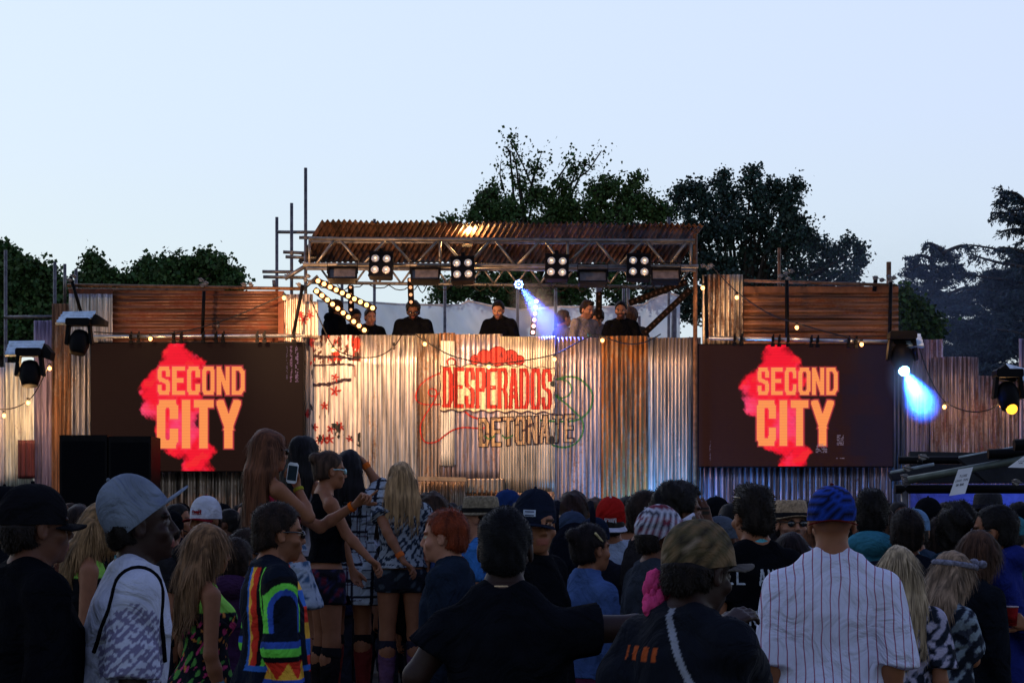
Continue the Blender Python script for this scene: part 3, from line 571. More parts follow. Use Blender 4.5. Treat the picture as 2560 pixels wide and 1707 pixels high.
def blinder(x, y, label, tilt=0, d=26.95):
    c = P(x, y, d); R = Rx(-.25)@Ry(tilt); r = thing('lamp_box', c, label, 'stage lamp', 'four-lamp boxes under the stage roof')
    m = MB(); m.box(c, (.32, .16, .345), R, .02); m.box(c+R@Vector((0, -.085, .165)), (.33, .02, .03), R); m.box(c+R@Vector((0, -.085, -.165)), (.33, .02, .03), R); m.box(c+Vector((0, .05, .2)), (.05, .1, .1)); m.build('housing', M_DARK, r)
    for a in (-1, 1):
        for b_ in (-1, 1):
            q = c+R@Vector((a*.077, -.082, b_*.08)); m = MB(); nrm = R@Vector((0, -1, 0))
            ring = [q+R@Vector((math.cos(t)*.049, -.004, math.sin(t)*.049)) for t in np.linspace(0, 2*math.pi, 15)]
            m.tube(ring, .006, 5); m.add([q+R@Vector((math.cos(t)*rr, -.012+.02*(1-rr/.049), math.sin(t)*rr)) for rr in (.046, .03, .012) for t in np.linspace(0, 2*math.pi, 16, endpoint=False)],
              [(i*16+k, (i+1)*16+k, (i+1)*16+(k+1) % 16, i*16+(k+1) % 16) for i in range(2) for k in range(16)]+[tuple(range(32, 48))], True)
            ln = m.build('lamp', M_LENS, r); MB().ball(q+R@Vector((0, -.012, 0)), .014, 8, 5).build('filament_bulb', emat('blinder_core', (1, .75, .55), 2.2), ln)
blinder(953, 666, 'black box with four warm lamps, nearest the left end of the truss', .03)
blinder(1157, 677, 'black box with four warm lamps hanging lowest, beneath the bright orange patch of the roof', -.04)
blinder(1392, 672, 'black box with four warm lamps hanging just right of the blue star-shaped lamp', .04)
blinder(1596, 671, 'black box with four warm lamps, nearest the right end of the truss', .03)
def flood(x, y, label, dark=False):
    c = P(x, y, 27.0); R = Rx(-.35); r = thing('flood_lamp', c, label, 'flood lamp', 'wide flood lamps under the stage roof')
    m = MB(); W_, H_ = .35, .15; m.box(c+R@Vector((0, .06, 0)), (W_+.04, .1, H_+.05), R, .02)
    for s_ in (-1, 1): m.box(c+R@Vector((s_*(W_/2+.012), -.01, 0)), (.02, .06, H_+.04), R); m.box(c+R@Vector((0, -.01, s_*(H_/2+.012))), (W_+.04, .06, .02), R)
    m.tube([c+Vector((-W_/2-.03, 0, 0)), c+Vector((-W_/2-.03, 0, .17)), c+Vector((W_/2+.03, 0, .17)), c+Vector((W_/2+.03, 0, 0))], .01, 5); m.build('housing', M_DARK, r)
    m = MB(); m.box(c+R@Vector((0, .005, 0)), (W_, .01, H_), R); m.build('glass', mat('flood_glass', (.13, .11, .10), .3, .5, .35, 14), r)
flood(856, 684, 'wide flood lamp left of the leftmost four-lamp box'); flood(1063, 686, 'wide flood lamp between the two left four-lamp boxes')
flood(1482, 692, 'wide flood lamp between the two right four-lamp boxes'); flood(1664, 688, 'wide flood lamp at the right end of the truss')
def bar(a, b_, n_, m_bulb, label, d0=27.4, d1=27.4, off=(.02, .98), lit=0, w=.085, r=.030):
    A, B = P(*a, d0), P(*b_, d1); t = (B-A).normalized(); rt = thing('light_bar', (A+B)/2, label, 'light bar', 'light bars with round bulbs')
    z = t; x = z.cross(Vector((0, 1, 0))).normalized(); y = x.cross(z); R = Matrix((x, y, z)).transposed()
    m = MB(); m.box((A+B)/2, (w, .07, (B-A).length+.06), R, .012); m.build('housing', mat('bar_black', (.006, .004, .003), .7, spec=.04), rt)
    for i in range(n_):
        c = A.lerp(B, off[0]+(off[1]-off[0])*i/(n_-1))-Vector((0, .05, 0)); MB().ball(c, r, 10, 6).build('bulb', m_bulb, rt)
    if lit:
        for k in (.2, .75): point('bar_glow', A.lerp(B, k)-Vector((0, .16, 0)), lit, (1, .52, .22), .06, rt)
bar((793, 702), (935, 772), 10, M_BULB, 'upper slanting light bar with ten glowing bulbs at the left end of the stage', lit=5)
bar((790, 727), (914, 828), 10, M_BULB, 'lower slanting light bar with ten glowing bulbs crossing before the hooded man', 27.3, 27.3, lit=6)
bar((1026, 700), (1028, 757), 4, M_DIM2, 'upright light bar with four bulbs above the man in glasses', 28.6, 28.6, r=.024)
bar((877, 718), (878, 776), 4, M_DIM2, 'upright light bar half hidden behind the slanting bars', 29, 29, r=.02)
bar((1341, 752), (1332, 833), 6, M_PINK, 'upright light bar with six pink-white bulbs beside the blue beam', 28.5, 28.5, r=.027, lit=2)
bar((1713, 706), (1578, 756), 12, M_BULBD, 'upper slanting light bar with unlit bulbs at the right end of the stage', r=.016)
bar((1722, 727), (1612, 832), 11, M_BULBD, 'lower slanting light bar with unlit bulbs at the right end of the stage', 27.3, 27.3, r=.016)
bar((1498, 735), (1497, 792), 4, M_BULBD, 'dark upright light bar behind the leaning man in grey', 28.9, 28.9, r=.018)
# the lamp that lights the roof
rl = thing('roof_lamp', P(1168, 612, 27.75), 'small bright lamp tucked above the truss, lighting the roof sheet orange', 'lamp')
c = P(1168, 606, 27.85); m = MB(); m.box(c-Vector((0, 0, .05)), (.14, .1, .04)); m.build('housing', M_DARK, rl); MB().ball(c, .035).build('bulb', M_BULB, rl)
point('roof_light', c+Vector((0, -.10, .06)), 75, (1, .55, .2), .06, rl)
# blue star lamp
bl = thing('par_lamp', P(1297, 711, 28.4), 'small blue lamp of eight star-like points sending a beam down right', 'stage lamp')
c = P(1297, 711, 28.4); m = MB(); m.tube([c+Vector((0, .16, 0)), c], [.06, .075], 14); m.build('housing', M_DARK, bl)
M_BLUEP = emat('blue_point', (.22, .36, 1.0), 7)
for k in range(8):
    a = k*math.pi/4 if k else 0; q = c+Vector((math.cos(a)*.05, -.01, math.sin(a)*.05)); MB().ball(q, .018, 8, 5).build('light_point', M_BLUEP, bl)
MB().ball(c+Vector((0, -.01, 0)), .018, 8, 5).build('light_point', M_BLUEP, bl)
def smoke(name, a, b_, r0, dens, label, col=(.8, .85, 1), soft=True):
    """a puff of stage smoke, dense in the middle and thinning out to nothing at its rim"""
    A, B = Vector(a), Vector(b_); ax = (B-A); m = MB(); m.ball((0, 0, 0), 1, 20, 12)
    mm = bpy.data.materials.new(name); mm.use_nodes = True; N = mm.node_tree.nodes; L = mm.node_tree.links; N.clear(); o = N.new('ShaderNodeOutputMaterial'); v = N.new('ShaderNodeVolumePrincipled')
    v.inputs['Color'].default_value = (*col, 1); v.inputs['Density'].default_value = dens; L.new(v.outputs[0], o.inputs['Volume'])
    if soft:
        tc = N.new('ShaderNodeTexCoord'); ln = N.new('ShaderNodeVectorMath'); ln.operation = 'LENGTH'; L.new(tc.outputs['Object'], ln.inputs[0])
        mr = N.new('ShaderNodeMapRange'); mr.interpolation_type = 'SMOOTHSTEP'; mr.inputs[1].default_value = .1; mr.inputs[2].default_value = .97; mr.inputs[3].default_value = dens; mr.inputs[4].default_value = 0; L.new(ln.outputs['Value'], mr.inputs[0])
        nz = N.new('ShaderNodeTexNoise'); nz.inputs['Scale'].default_value = 2.2; L.new(tc.outputs['Object'], nz.inputs[0]); mu = N.new('ShaderNodeMath'); mu.operation = 'MULTIPLY'; L.new(mr.outputs[0], mu.inputs[0]); L.new(nz.outputs[0], mu.inputs[1]); L.new(mu.outputs[0], v.inputs['Density'])
    o_ = m.build('smoke', mm); o_.location = (A+B)/2; o_.rotation_euler = ax.to_track_quat('X', 'Z').to_euler(); o_.scale = (ax.length/2, r0, r0)
    return tag(o_, label, 'smoke', kind='stuff')
A, B = P(1300, 716, 28.35), P(1400, 850, 28.0)
point('blue_beam', A+Vector((0, -.05, 0)), 2600, (.05, .12, 1.0), .03, bl, 34, B, 1)
smoke('smoke_beam', A.lerp(B, -.15), A.lerp(B, 1.1), .42, 1.6, 'pale smoke hanging in the narrow blue beam over the stage', (.7, .8, 1))
# stage string lights
def festoon(pts, bulbs, label, d=27.55, lit=1.0, unlit=()):
    r = thing('festoon_string', P(*pts[0], d), label, 'string lights', 'strings of bare bulbs on black cable'); q = smooth(pts, 5)
    MB().tube([P(x, y, d) for x, y in q], .0085, 5).build('cable', M_CABLE, r)
    for x, y in list(bulbs)+list(unlit):
        c = P(x, y, d); m = MB(); m.tube([c+Vector((0, 0, .065)), c+Vector((0, 0, .02))], [.02, .017], 8); s_ = m.build('socket', M_CABLE, r)
        on = (x, y) not in unlit; MB().ball(c-Vector((0, 0, .004)), .027, 10, 6, (1, 1, 1.15)).build('bulb', M_BULB if on else mat('dead_bulb', (.1, .08, .07), .2), r)
        if on: point('bulb_light', c-Vector((0, .05, .02)), 2.2*lit, (1, .55, .22), .04, r)
festoon([(-30, 1020), (25, 1022), (72, 1000), (100, 960), (122, 912)], [(10, 1038), (70, 1006), (124, 920)], 'string of three glowing bulbs in front of the left wing wall', 27.4, 5.5)
festoon([(235, 830), (400, 836), (545, 806), (700, 742), (712, 738)], [(376, 846), (710, 744)], 'string of bulbs rising above the left screen to the stage corner', 27.5, 1.2, [(545, 814)])
festoon([(775, 745), (800, 800), (830, 862), (860, 884), (905, 894), (950, 889), (985, 866), (1004, 838)], [(833, 874)], 'string sagging over the splashed white sheet', 27.7, 1.2, [(984, 868)])
festoon([(1038, 834), (1062, 853), (1120, 885), (1180, 903), (1222, 909), (1290, 904), (1385, 886), (1440, 858), (1480, 839), (1500, 840), (1560, 858), (1610, 856), (1652, 835)], [(1062, 859), (1222, 916), (1386, 897), (1506, 850)], 'longest string of bulbs, sagging in front of the painted red sign', 27.7, 1.3)
festoon([(1782, 668), (1842, 730), (1925, 785), (1993, 808), (2075, 832), (2155, 852)], [(1842, 743), (1992, 818), (2154, 860), (1757, 719)], 'string falling from the roof corner across the rusty panel above the right screen', 27.5, 1.2)
festoon([(2298, 870), (2325, 945), (2362, 1003), (2420, 1028), (2470, 1025), (2502, 1005)], [(2361, 1016), (2503, 1012)], 'string hanging across the stepped purple-brown wall', 27.5, 2.0)

# moving-head lamps under little tin roofs
def head_lamp(x, y, d, label, aim=0, lens=None, s=1.0):
    c = P(x, y, d); r = thing('moving_head_lamp', c+Vector((0, 0, .3)), label, 'stage lamp', 'moving lamps hung under the tin shelters')
    m = MB(); m.box(c+Vector((0, 0, .30*s)), (.36*s, .26*s, .11*s), None, .02); m.build('base', M_DARK, r)
    for k in (-1, 1): MB().box(c+Vector((k*.17*s, 0, .11*s)), (.045*s, .14*s, .30*s), Ry(-.12*k), .015).build('yoke_arm', M_DARK, r)
    R = Ry(aim)@Rx(-.2); m = MB()
    prof = [(-.19, .05), (-.17, .10), (-.08, .145), (.05, .15), (.13, .125), (.18, .11)]
    m.tube([c+R@Vector((0, 0, -t*s)) for t, _ in prof], [q*s for _, q in prof], 18); m.build('head', M_DARK, r)
    if lens: q = c+R@Vector((0, -.06, -.19*s)); MB().ball(q, .075*s, 14, 8).build('lens', lens, r)
    return r, c
def shelter(pts, d, gable, label):
    """four pixel corners of the sheet top (upper left, upper right, lower right, lower left)"""
    r = thing('tin_shelter', P(*pts[0], d), label, 'tin roof', 'little corrugated roofs over the lamps'); n_ = 40; V_ = []
    a, b_, c, e = P(*pts[0], d+.45), P(*pts[1], d+.45), P(*pts[2], d), P(*pts[3], d)
    for j in range(n_+1):
        t = j/n_
        for i in range(3): p = a.lerp(b_, i/2).lerp(e.lerp(c, i/2), t); V_.append((p.x, p.y, p.z+.022*math.cos(t*4*2*math.pi)))
    V_ = np.array(V_); V2 = np.concatenate([V_, V_-np.array([0, 0, .008])]); q = np.array([(j*3+i) for j in range(n_) for i in range(2)]); o = len(V_)
    f = np.stack([q, q+1, q+4, q+3], 1); mesh_np('corrugated_sheet', V2, np.concatenate([f, f[:, ::-1]+o]), mat('shelter_tin', (.58, .70, .78), .35, .2, .25, 12), r)
    g = [P(x, y, d+.1) for x, y in gable]; m = MB(); k = len(g); m.add(g+[p+Vector((0, .25, 0)) for p in g], [tuple(range(k)), tuple(range(2*k-1, k-1, -1))]+[(i, i+k, (i+1) % k+k, (i+1) % k) for i in range(k)]); m.build('gable', mat('dark_canvas', (.006, .005, .004), .9), r)
shelter([(157, 783), (240, 781), (214, 811), (137, 810)], 26.6, [(238, 784), (262, 800), (262, 813), (215, 811)], 'upper tin shelter at the left, its blue-white sheet catching the sky')
shelter([(22, 856), (112, 855), (98, 887), (11, 890)], 26.6, [(110, 858), (128, 880), (124, 900), (98, 890)], 'lower tin shelter at the far left')
shelter([(2252, 836), (2302, 838), (2311, 868), (2268, 869)], 26.6, [(2230, 842), (2252, 836), (2270, 862), (2262, 872), (2235, 858)], 'tin shelter beside the top right corner of the right screen')
shelter([(2515, 912), (2575, 928), (2575, 962), (2545, 950)], 26.4, [(2490, 930), (2515, 910), (2548, 948), (2535, 955), (2492, 945)], 'tin shelter cut by the right edge above the yellow lamp')
head_lamp(198, 856, 26.7, 'black moving lamp hanging under the upper tin shelter at the left', .1, s=.9)
head_lamp(75, 934, 26.7, 'black moving lamp hanging under the lower tin shelter at the far left', -.05, s=.95)
M_BLUEL = emat('blue_lens', (.25, .62, 1.0), 14); M_YEL = emat('yellow_lens', (1.0, .42, .03), 3)
r, c = head_lamp(2255, 895, 26.7, 'moving lamp shining bright blue right of the right screen', -.05, M_BLUEL)
A = P(2262, 930, 26.4); B = P(2345, 1085, 26.6); point('blue_spot', A+Vector((.02, -.04, -.03)), 6500, (.03, .16, 1.0), .06, r, 58, B, 1)
smoke('smoke_beam2', A.lerp(B, -.35), A.lerp(B, .85), .36, 2.6, 'pale smoke lit blue below the moving lamp at the right', (.6, .75, 1))
r, c = head_lamp(2520, 990, 26.4, 'moving lamp with a yellow lens near the right edge', -.15, M_YEL)
point('added_wash_light', P(118, 905, 27.0), 12, (1, .52, .22), .1, None, 110, P(60, 1020, 28), .9)  # added warm spot on the left wing wall, no lamp body
# added warm spots without fixtures wash the stage front, and blue lamps at the ground
for x, y, e, px, py in ((560, 690, 230, 900, 930), (860, 690, 140, 1150, 950), (1120, 690, 100, 1450, 950), (300, 690, 50, 480, 1050), (1640, 690, 34, 1800, 820), (2250, 690, 12, 2400, 1000)):
    point('added_wash_light', P(x, 745, 25.9), e*2.3, (1, .55, .28), .06, None, 96, P(px, py-60, 28), .9)
fl = thing('footlight', P(1620, 0, 27.0)*Vector((1, 1, 0)), 'low blue footlight on the ground before the stage front', 'stage lamp')
q = P(1620, 1240, 27.0); q.z = .75; m = MB(); m.box(q, (.3, .2, .2), Rx(.3), .03); m.tube([(q.x-.2, q.y, 0), (q.x-.2, q.y, .8)], .015); m.tube([(q.x+.2, q.y, 0), (q.x+.2, q.y, .8)], .015); m.build('housing', M_DARK, fl)
point('foot_blue', q+Vector((0, .1, .15)), 480, (.06, .34, 1.0), .1, fl, 140, P(1700, 1225, 28), .9)
# ---------------------------------------------------------------- loudspeakers
def speaker(x0, y0, x1, label, d=26.0):
    A, B = P(x0, y0, d), P(x1, y0, d); w = B.x-A.x; h = A.z; c = Vector(((A.x+B.x)/2, d+.35, h/2)); r = thing('loudspeaker', (c.x, c.y, 0), label, 'loudspeaker', 'black loudspeakers stacked at the left')
    m = MB(); m.box(c, (w-.015, .7, h)); m.build('cabinet', M_DARK, r)
    m = MB(); [m.box((c.x, d-.004, h*(k+.5)/2), (w*.86, .012, h/2*.88), None, .01) for k in (0, 1)]; m.build('grille', mat('grille_black', (.003, .0035, .005), .7, 0, .2, 60, spec=.03), r)
speaker(147, 1087, 269, 'black loudspeaker stack in front of the wing wall, left of its twin'); speaker(270, 1090, 379, 'black loudspeaker stack under the corner of the left screen, right of its twin')

# ---------------------------------------------------------------- the bar at the right
BD = 17.5
br = thing('bar_canopy', P(2260, 1288, BD)*Vector((1, 1, 0)), 'low black scaffold canopy of the bar at the right edge', 'canopy')
tubes(br, [((2246, 1150), (2560+60, 1150), BD+.4, BD+.4, .035), ((2265, 1198), (2360, 1182), BD, BD, .03), ((2238, 1222), (2600, 1222), BD, BD, .04), ((2300, 1160), (2300, 1150), BD+.2), ((2470, 1135), (2600, 1131), BD-.5, BD-.5, .045), ((2535, 1112), (2620, 1108), BD-.8, BD-.8, .05)], M_DARK)
tubes(br, [((2270, 1200), (2620, 1137), BD-.3, BD-.6, .034)], mat('green_tube', (.10, .12, .10), .5, .5))
tubes(br, [((2262, 1212), zz(2262, BD), BD, BD, .035), ((2600, 1205), zz(2600, BD), BD, BD, .035)], M_TUBE)
v = [P(2222, 1184, BD), P(2620, 1108, BD-.6), P(2620, 1120, BD-.6), P(2226, 1188, BD)]
for (q0, q1, q2, q3, d) in (((2224, 1183), (2336, 1160), (2336, 1185), (2232, 1200), BD+.2), ((2275, 1128), (2620, 1134), (2620, 1150), (2275, 1148), BD+1.2), ((2396, 1145), (2560, 1112), (2620, 1118), (2470, 1205), BD-.2), ((2275, 1160), (2560, 1160), (2620, 1205), (2300, 1205), BD+.7)):
    m = MB(); p = [P(*q0, d), P(*q1, d), P(*q2, d), P(*q3, d)]; m.add(p+[k+Vector((0, .08, -.01)) for k in p], [(0, 1, 2, 3), (7, 6, 5, 4), (0, 4, 5, 1), (1, 5, 6, 2), (2, 6, 7, 3), (3, 7, 4, 0)]); m.build('canvas_sheet', mat('black_canvas', (.018, .02, .026), .7), br)
for (q0, q1) in (((2226, 1181), (2335, 1160)), ((2397, 1144), (2540, 1118))): MB().tube([P(*q0, BD-.05), P(*q1, BD-.05)], .014).build('sheet_edge', mat('pale_edge', (.30, .36, .38), .6), br)
clamp(br, [(2307, 1142), (2268, 1170), (2262, 1192), (2540, 1205), (2268, 1205)], BD-.1)
bc = thing('bar_counter', P(2430, 1288, BD+1)*Vector((1, 1, 0)), 'dark bar back wall glowing blue under the canopy', 'bar')
m = MB(); A = P(2275, 1210, BD+3); B = P(2640, 1210, BD+3); m.box(((A.x+B.x)/2, BD+3, A.z/2), (B.x-A.x, .05, A.z)); m.build('back_cloth', mat('blue_cloth', (.10, .10, .22), .9), bc)
point('bar_blue', P(2480, 1235, BD+2.2), 14, (.06, .10, 1.0), .15, bc); point('bar_blue', P(2560, 1255, BD+2.3), 16, (.05, .22, 1.0), .15, bc)
def paper(q, lines, label, d=BD-.75):
    r = thing('paper_notice', P(*q[0], d), label, 'notice', 'white paper notices hanging from the bar canopy'); a, b_, c, e = [P(x, y, d) for x, y in q]      # ul, ur, lr, ll
    m = MB(); m.add([a, b_, c, e]+[k+Vector((0, .004, 0)) for k in (a, b_, c, e)], [(3, 2, 1, 0), (4, 5, 6, 7)]); m.build('sheet', mat('white_paper', (.78, .80, .85), .8, 0, .08, 6), r)
    cv = Canvas(.21, .297, .0022)
    for i, (t, yy, x0) in enumerate(lines): cv.word(t, x0, yy, .0125, .026, .0035, (.02, .02, .04), adv=.0175)
    def f(u, v):
        s_, t_ = (u/.21)[:, None], (v/.297)[:, None]; top = np.array(a)+(np.array(b_)-np.array(a))*s_; bot = np.array(e)+(np.array(c)-np.array(e))*s_; return bot+(top-bot)*t_-np.array([0, .004, 0])
    cv.emit('lettering', f, mat('black_ink', (.02, .02, .03), .8, attr=True), r)
paper([(2396, 1173), (2433, 1167), (2413, 1233), (2373, 1239)], (('PLEASE', .20, .055), ('LEAVE CUPS', .150, .02), ('ON BAR', .10, .045)), 'white notice asking to leave cups on bar, hanging over the middle of the canopy')
paper([(2557, 1141), (2608, 1132), (2588, 1170), (2520, 1168)], (('PLEASE', .20, .055), ('LEAVE CUPS', .150, .02), ('ON BAR', .10, .045)), 'white notice cut off by the right edge of the photo', BD-.9)
smoke('smoke_puff', P(1830, 860, 40), P(2700, 760, 42), 3.0, .09, 'faint drifting smoke in front of the trees at the right', (.5, .62, .95))
# ---------------------------------------------------------------- trees
def leaf_mat(name, col):
    if name in MATS: return MATS[name]
    m, N, L, b = nodes(name); a = N.new('ShaderNodeAttribute'); a.attribute_name = 'Col'
    L.new(a.outputs['Color'], b.inputs['Base Color']); b.inputs['Roughness'].default_value = .7; b.inputs['Specular IOR Level'].default_value = .2
    MATS[name] = m; return m
M_BARK = mat('bark', (.045, .036, .028), .95, 0, .4, 6, .5)
def leaves(name, C, size, col, root, long=1.0, down=0.0, dirs=None):
    n = len(C); r = RNG
    t = r.normal(size=(n, 3)) if dirs is None else dirs+r.normal(size=(n, 3))*.35
    t[:, 2] -= down; t /= np.linalg.norm(t, axis=1)[:, None]
    s = np.cross(t, r.normal(size=(n, 3))); s /= np.linalg.norm(s, axis=1)[:, None]+1e-9
    L_ = (size*(.6+.8*r.random(n)))[:, None]; w = L_/long*.45
    v = np.stack([C-t*L_*.5, C+s*w, C+t*L_*.5, C-s*w], 1).reshape(-1, 3)
    # slight cup so a leaf is not a flat card
    nn = np.cross(t, s); v.reshape(n, 4, 3)[:, (1, 3)] += (nn*L_*.12)[:, None]
    f = np.arange(n*4).reshape(n, 4); tint = (.6+.8*r.random((n, 1)))*np.array(col)*(1+.3*r.normal(size=(n, 3))*np.array([.5, .15, .4]))
    cc = np.repeat(np.clip(tint, .002, 1), 4, 0)
    return mesh_np(name, v, f, leaf_mat('leaf', col), root, smooth=False, col=cc)
def tree(label, px, d, blobs, col, n, size=.16, foot=None, thin=None, group='trees behind the stage', extra=()):
    base = P(px, HZ, d); base.z = 0; r = thing('tree', base, label, 'tree', group)
    C = []; k = d/FPX; tot = sum(b[2]**2 for b in blobs); W_ = MB(); hub = None
    blobs = [(b[0], b[1]+(16 if b[1] < 720 else 0))+tuple(b[2:]) for b in blobs]; ys = [P(b[0], b[1], d).z for b in blobs]; hub_z = min(ys)-1.0; hub = Vector((base.x, d, max(2.0, hub_z)))
    W_.tube([base, base.lerp(hub, .5)+Vector((.1, 0, 0)), hub], [.34, .27, .2], 8)
    for b in blobs:
        x, y, rad = b[:3]; dens = b[3] if len(b) > 3 else 1.0
        c = P(x, y, d)+Vector((0, random.uniform(-.35, .35)*rad*k*2, 0)); R = rad*k*.93; nn = int(n*rad**2/tot*dens**1.7)
        mid = hub.lerp(c, .5)+Vector((random.uniform(-.3, .3), random.uniform(-.3, .3), .3)); W_.tube([hub, mid, c, c+Vector((random.uniform(-.3, .3)*R, 0, .7*R))], [.10, .045, .022, .008], 5)
        ns = max(5, int((10+rad*.75)*dens)); sub = RNG.normal(size=(ns, 3)); sub /= np.linalg.norm(sub, axis=1)[:, None]; sub *= (RNG.random((ns, 1))**.4)*R*1.12; sub[:, 2] *= .95
        for q in sub[::2]: W_.tube([c, c+Vector(q)*.6+Vector((0, 0, .05)), c+Vector(q)*1.12], [.03, .018, .006], 4)
        w_ = RNG.integers(0, ns, nn); rr = (.08+.15*RNG.random(ns)**2)[w_][:, None]*(1+R*.22)
        C.append(np.array(c)+sub[w_]+RNG.normal(size=(nn, 3))*rr*.62)
    for pts, m_ in extra:       # bare-topped twigs with sparse leaves
        q = [P(x, y+8, d) for x, y in pts]; W_.tube(q, [.03]+[.018]*(len(q)-2)+[.006], 4)
        for i in range(len(q)-1):
            a, b_ = np.array(q[i]), np.array(q[i+1]); t = RNG.random((m_, 1)); C.append(a+(b_-a)*t+RNG.normal(size=(m_, 3))*.16)
    W_.build('trunk', M_BARK, r); leaves('crown', np.concatenate(C), size, col, r)
    return r
DG = (.055, .105, .030); DB = (.040, .070, .055)
tree('dark green broadleaf tree at the far left edge behind the scaffold tubes', 20, 46, [(-20, 640, 50), (20, 650, 40), (5, 612, 26), (60, 690, 52), (100, 670, 36), (72, 648, 24), (40, 760, 60), (110, 740, 45), (150, 760, 40), (90, 820, 60), (10, 830, 60), (-10, 720, 50), (150, 700, 22)], DG, 22000, .10)
tree('round-topped dark green tree rising behind the upper left rusty panel', 470, 48, [(230, 640, 20), (238, 662, 24), (215, 690, 30), (260, 690, 36), (320, 700, 36), (355, 655, 20), (380, 660, 30), (430, 655, 34), (470, 660, 34), (512, 640, 26), (548, 650, 24), (540, 690, 44), (575, 672, 24), (590, 690, 16), (480, 700, 44), (400, 705, 44), (440, 740, 50), (300, 740, 50), (560, 730, 40)], DG, 27000, .10)
tree('tall thin-topped tree rising behind the bright orange part of the roof', 1300, 52,
 [(1130, 541, 18), (1105, 541, 14, .7), (1185, 530, 26), (1215, 500, 32), (1238, 470, 26, .8), (1215, 472, 20, .6), (1275, 520, 50), (1330, 480, 38, .8), (1300, 440, 26, .45), (1340, 410, 22, .5), (1290, 395, 18, .35), (1275, 365, 14, .35), (1390, 500, 50), (1400, 445, 28, .5), (1440, 410, 26, .45), (1462, 398, 18, .4), (1360, 560, 50), (1250, 560, 50), (1430, 540, 46),
  (1500, 470, 38), (1530, 455, 24), (1590, 438, 18), (1600, 425, 10), (1575, 480, 34), (1480, 530, 50), (1560, 530, 50), (1620, 500, 34), (1650, 520, 28), (1640, 560, 40), (1500, 590, 50), (1400, 610, 55), (1300, 640, 60), (1200, 620, 40), (1200, 720, 60), (1300, 730, 60), (1420, 720, 60), (1540, 680, 60), (1120, 730, 40)],
 DG, 46000, .085, extra=[([(1335, 470), (1310, 410), (1290, 370), (1275, 345), (1282, 342)], 50), ([(1330, 450), (1345, 400), (1355, 370)], 50), ([(1400, 470), (1470, 420), (1500, 375), (1504, 368)], 26), ([(1380, 460), (1420, 400), (1440, 378)], 44), ([(1260, 470), (1250, 430), (1252, 395)], 40)])
tree('broad blue-shadowed tree rising right of the stage roof', 1860, 55,
 [(1700, 480, 32), (1730, 455, 28), (1665, 520, 26), (1760, 490, 40), (1800, 440, 26), (1810, 420, 16), (1830, 480, 40), (1878, 430, 28), (1882, 412, 14), (1900, 470, 38), (1940, 450, 26), (1985, 452, 24), (2000, 448, 12), (1960, 500, 44), (1880, 540, 60), (1800, 560, 60), (1730, 560, 55), (1990, 545, 40), (2020, 580, 32), (2050, 600, 30), (1960, 600, 60), (2090, 620, 28), (2125, 590, 24), (2140, 640, 30), (2150, 610, 16), (2110, 680, 34), (2060, 660, 40), (1980, 680, 55), (1880, 640, 60), (1790, 660, 60), (1720, 650, 55), (2135, 700, 24), (1900, 730, 60), (1800, 740, 60), (2000, 740, 50), (2060, 740, 40), (1660, 600, 50), (1640, 720, 50), (1560, 760, 40), (1720, 760, 50)],
 DB, 44000, .088)
tree('small bright green bush-like tree beside the right screen panel', 2290, 40, [(2270, 770, 22), (2300, 790, 28), (2275, 810, 24), (2320, 820, 26), (2260, 740, 14)], (.04, .075, .018), 7000, .09)
def conifer(label, px, d, boughs, col, leafn, trunk_top, fill=()):
    """layered cedar: arching boughs (pixel polylines) with hanging sprays"""
    base = P(px, HZ, d); base.z = 0; r = thing('conifer_tree', base, label, 'tree', 'conifers at the right edge'); W_ = MB(); top = P(px, trunk_top, d); W_.tube([base, base.lerp(top, .5), top], [.3, .2, .04], 7); C = []; D = []
    for pts, dens in boughs:
        yo = random.uniform(-1.2, .6); q = [P(x, y, d)+Vector((0, yo, 0)) for x, y in smooth(pts, 4)]; n_ = len(q); W_.tube(q, [.05*(1-i/n_)+.01 for i in range(n_)], 4)
        for i in range(n_-1):
            a, b_ = np.array(q[i]), np.array(q[i+1]); L_ = np.linalg.norm(b_-a); t = (b_-a)/L_; m_ = max(2, int(L_*9*dens))
            for _ in range(m_):
                s0 = a+(b_-a)*random.random(); ln = random.uniform(.12, .5)*(1.15-i/n_*.5); dr = t*random.uniform(.2, .8)+np.array([random.uniform(-.4, .4), random.uniform(-1, 1), -random.uniform(.35, 1.1)]); dr /= np.linalg.norm(dr)
                k = int(ln*leafn); u = RNG.random((k, 1)); C.append(s0+dr*ln*u+RNG.normal(size=(k, 3))*.03); D.append(np.repeat(dr[None], k, 0))
    for x, y, rad, n_ in fill:
        c = np.array(P(x, y, d)); R = rad*d/FPX; ns = 16; sub = RNG.normal(size=(ns, 3))*R*np.array([.5, .6, .35]); w_ = RNG.integers(0, ns, n_)
        C.append(c+sub[w_]+RNG.normal(size=(n_, 3))*R*np.array([.26, .3, .07])); D.append(np.tile(np.array([.6, .2, -.45]), (n_, 1))*RNG.choice([-1, 1], (n_, 1))*np.array([1, 1, 0])+np.array([0, 0, -.4]))
    W_.build('trunk', M_BARK, r); leaves('needles', np.concatenate(C), .11, col, r, long=3.2, dirs=np.concatenate(D))
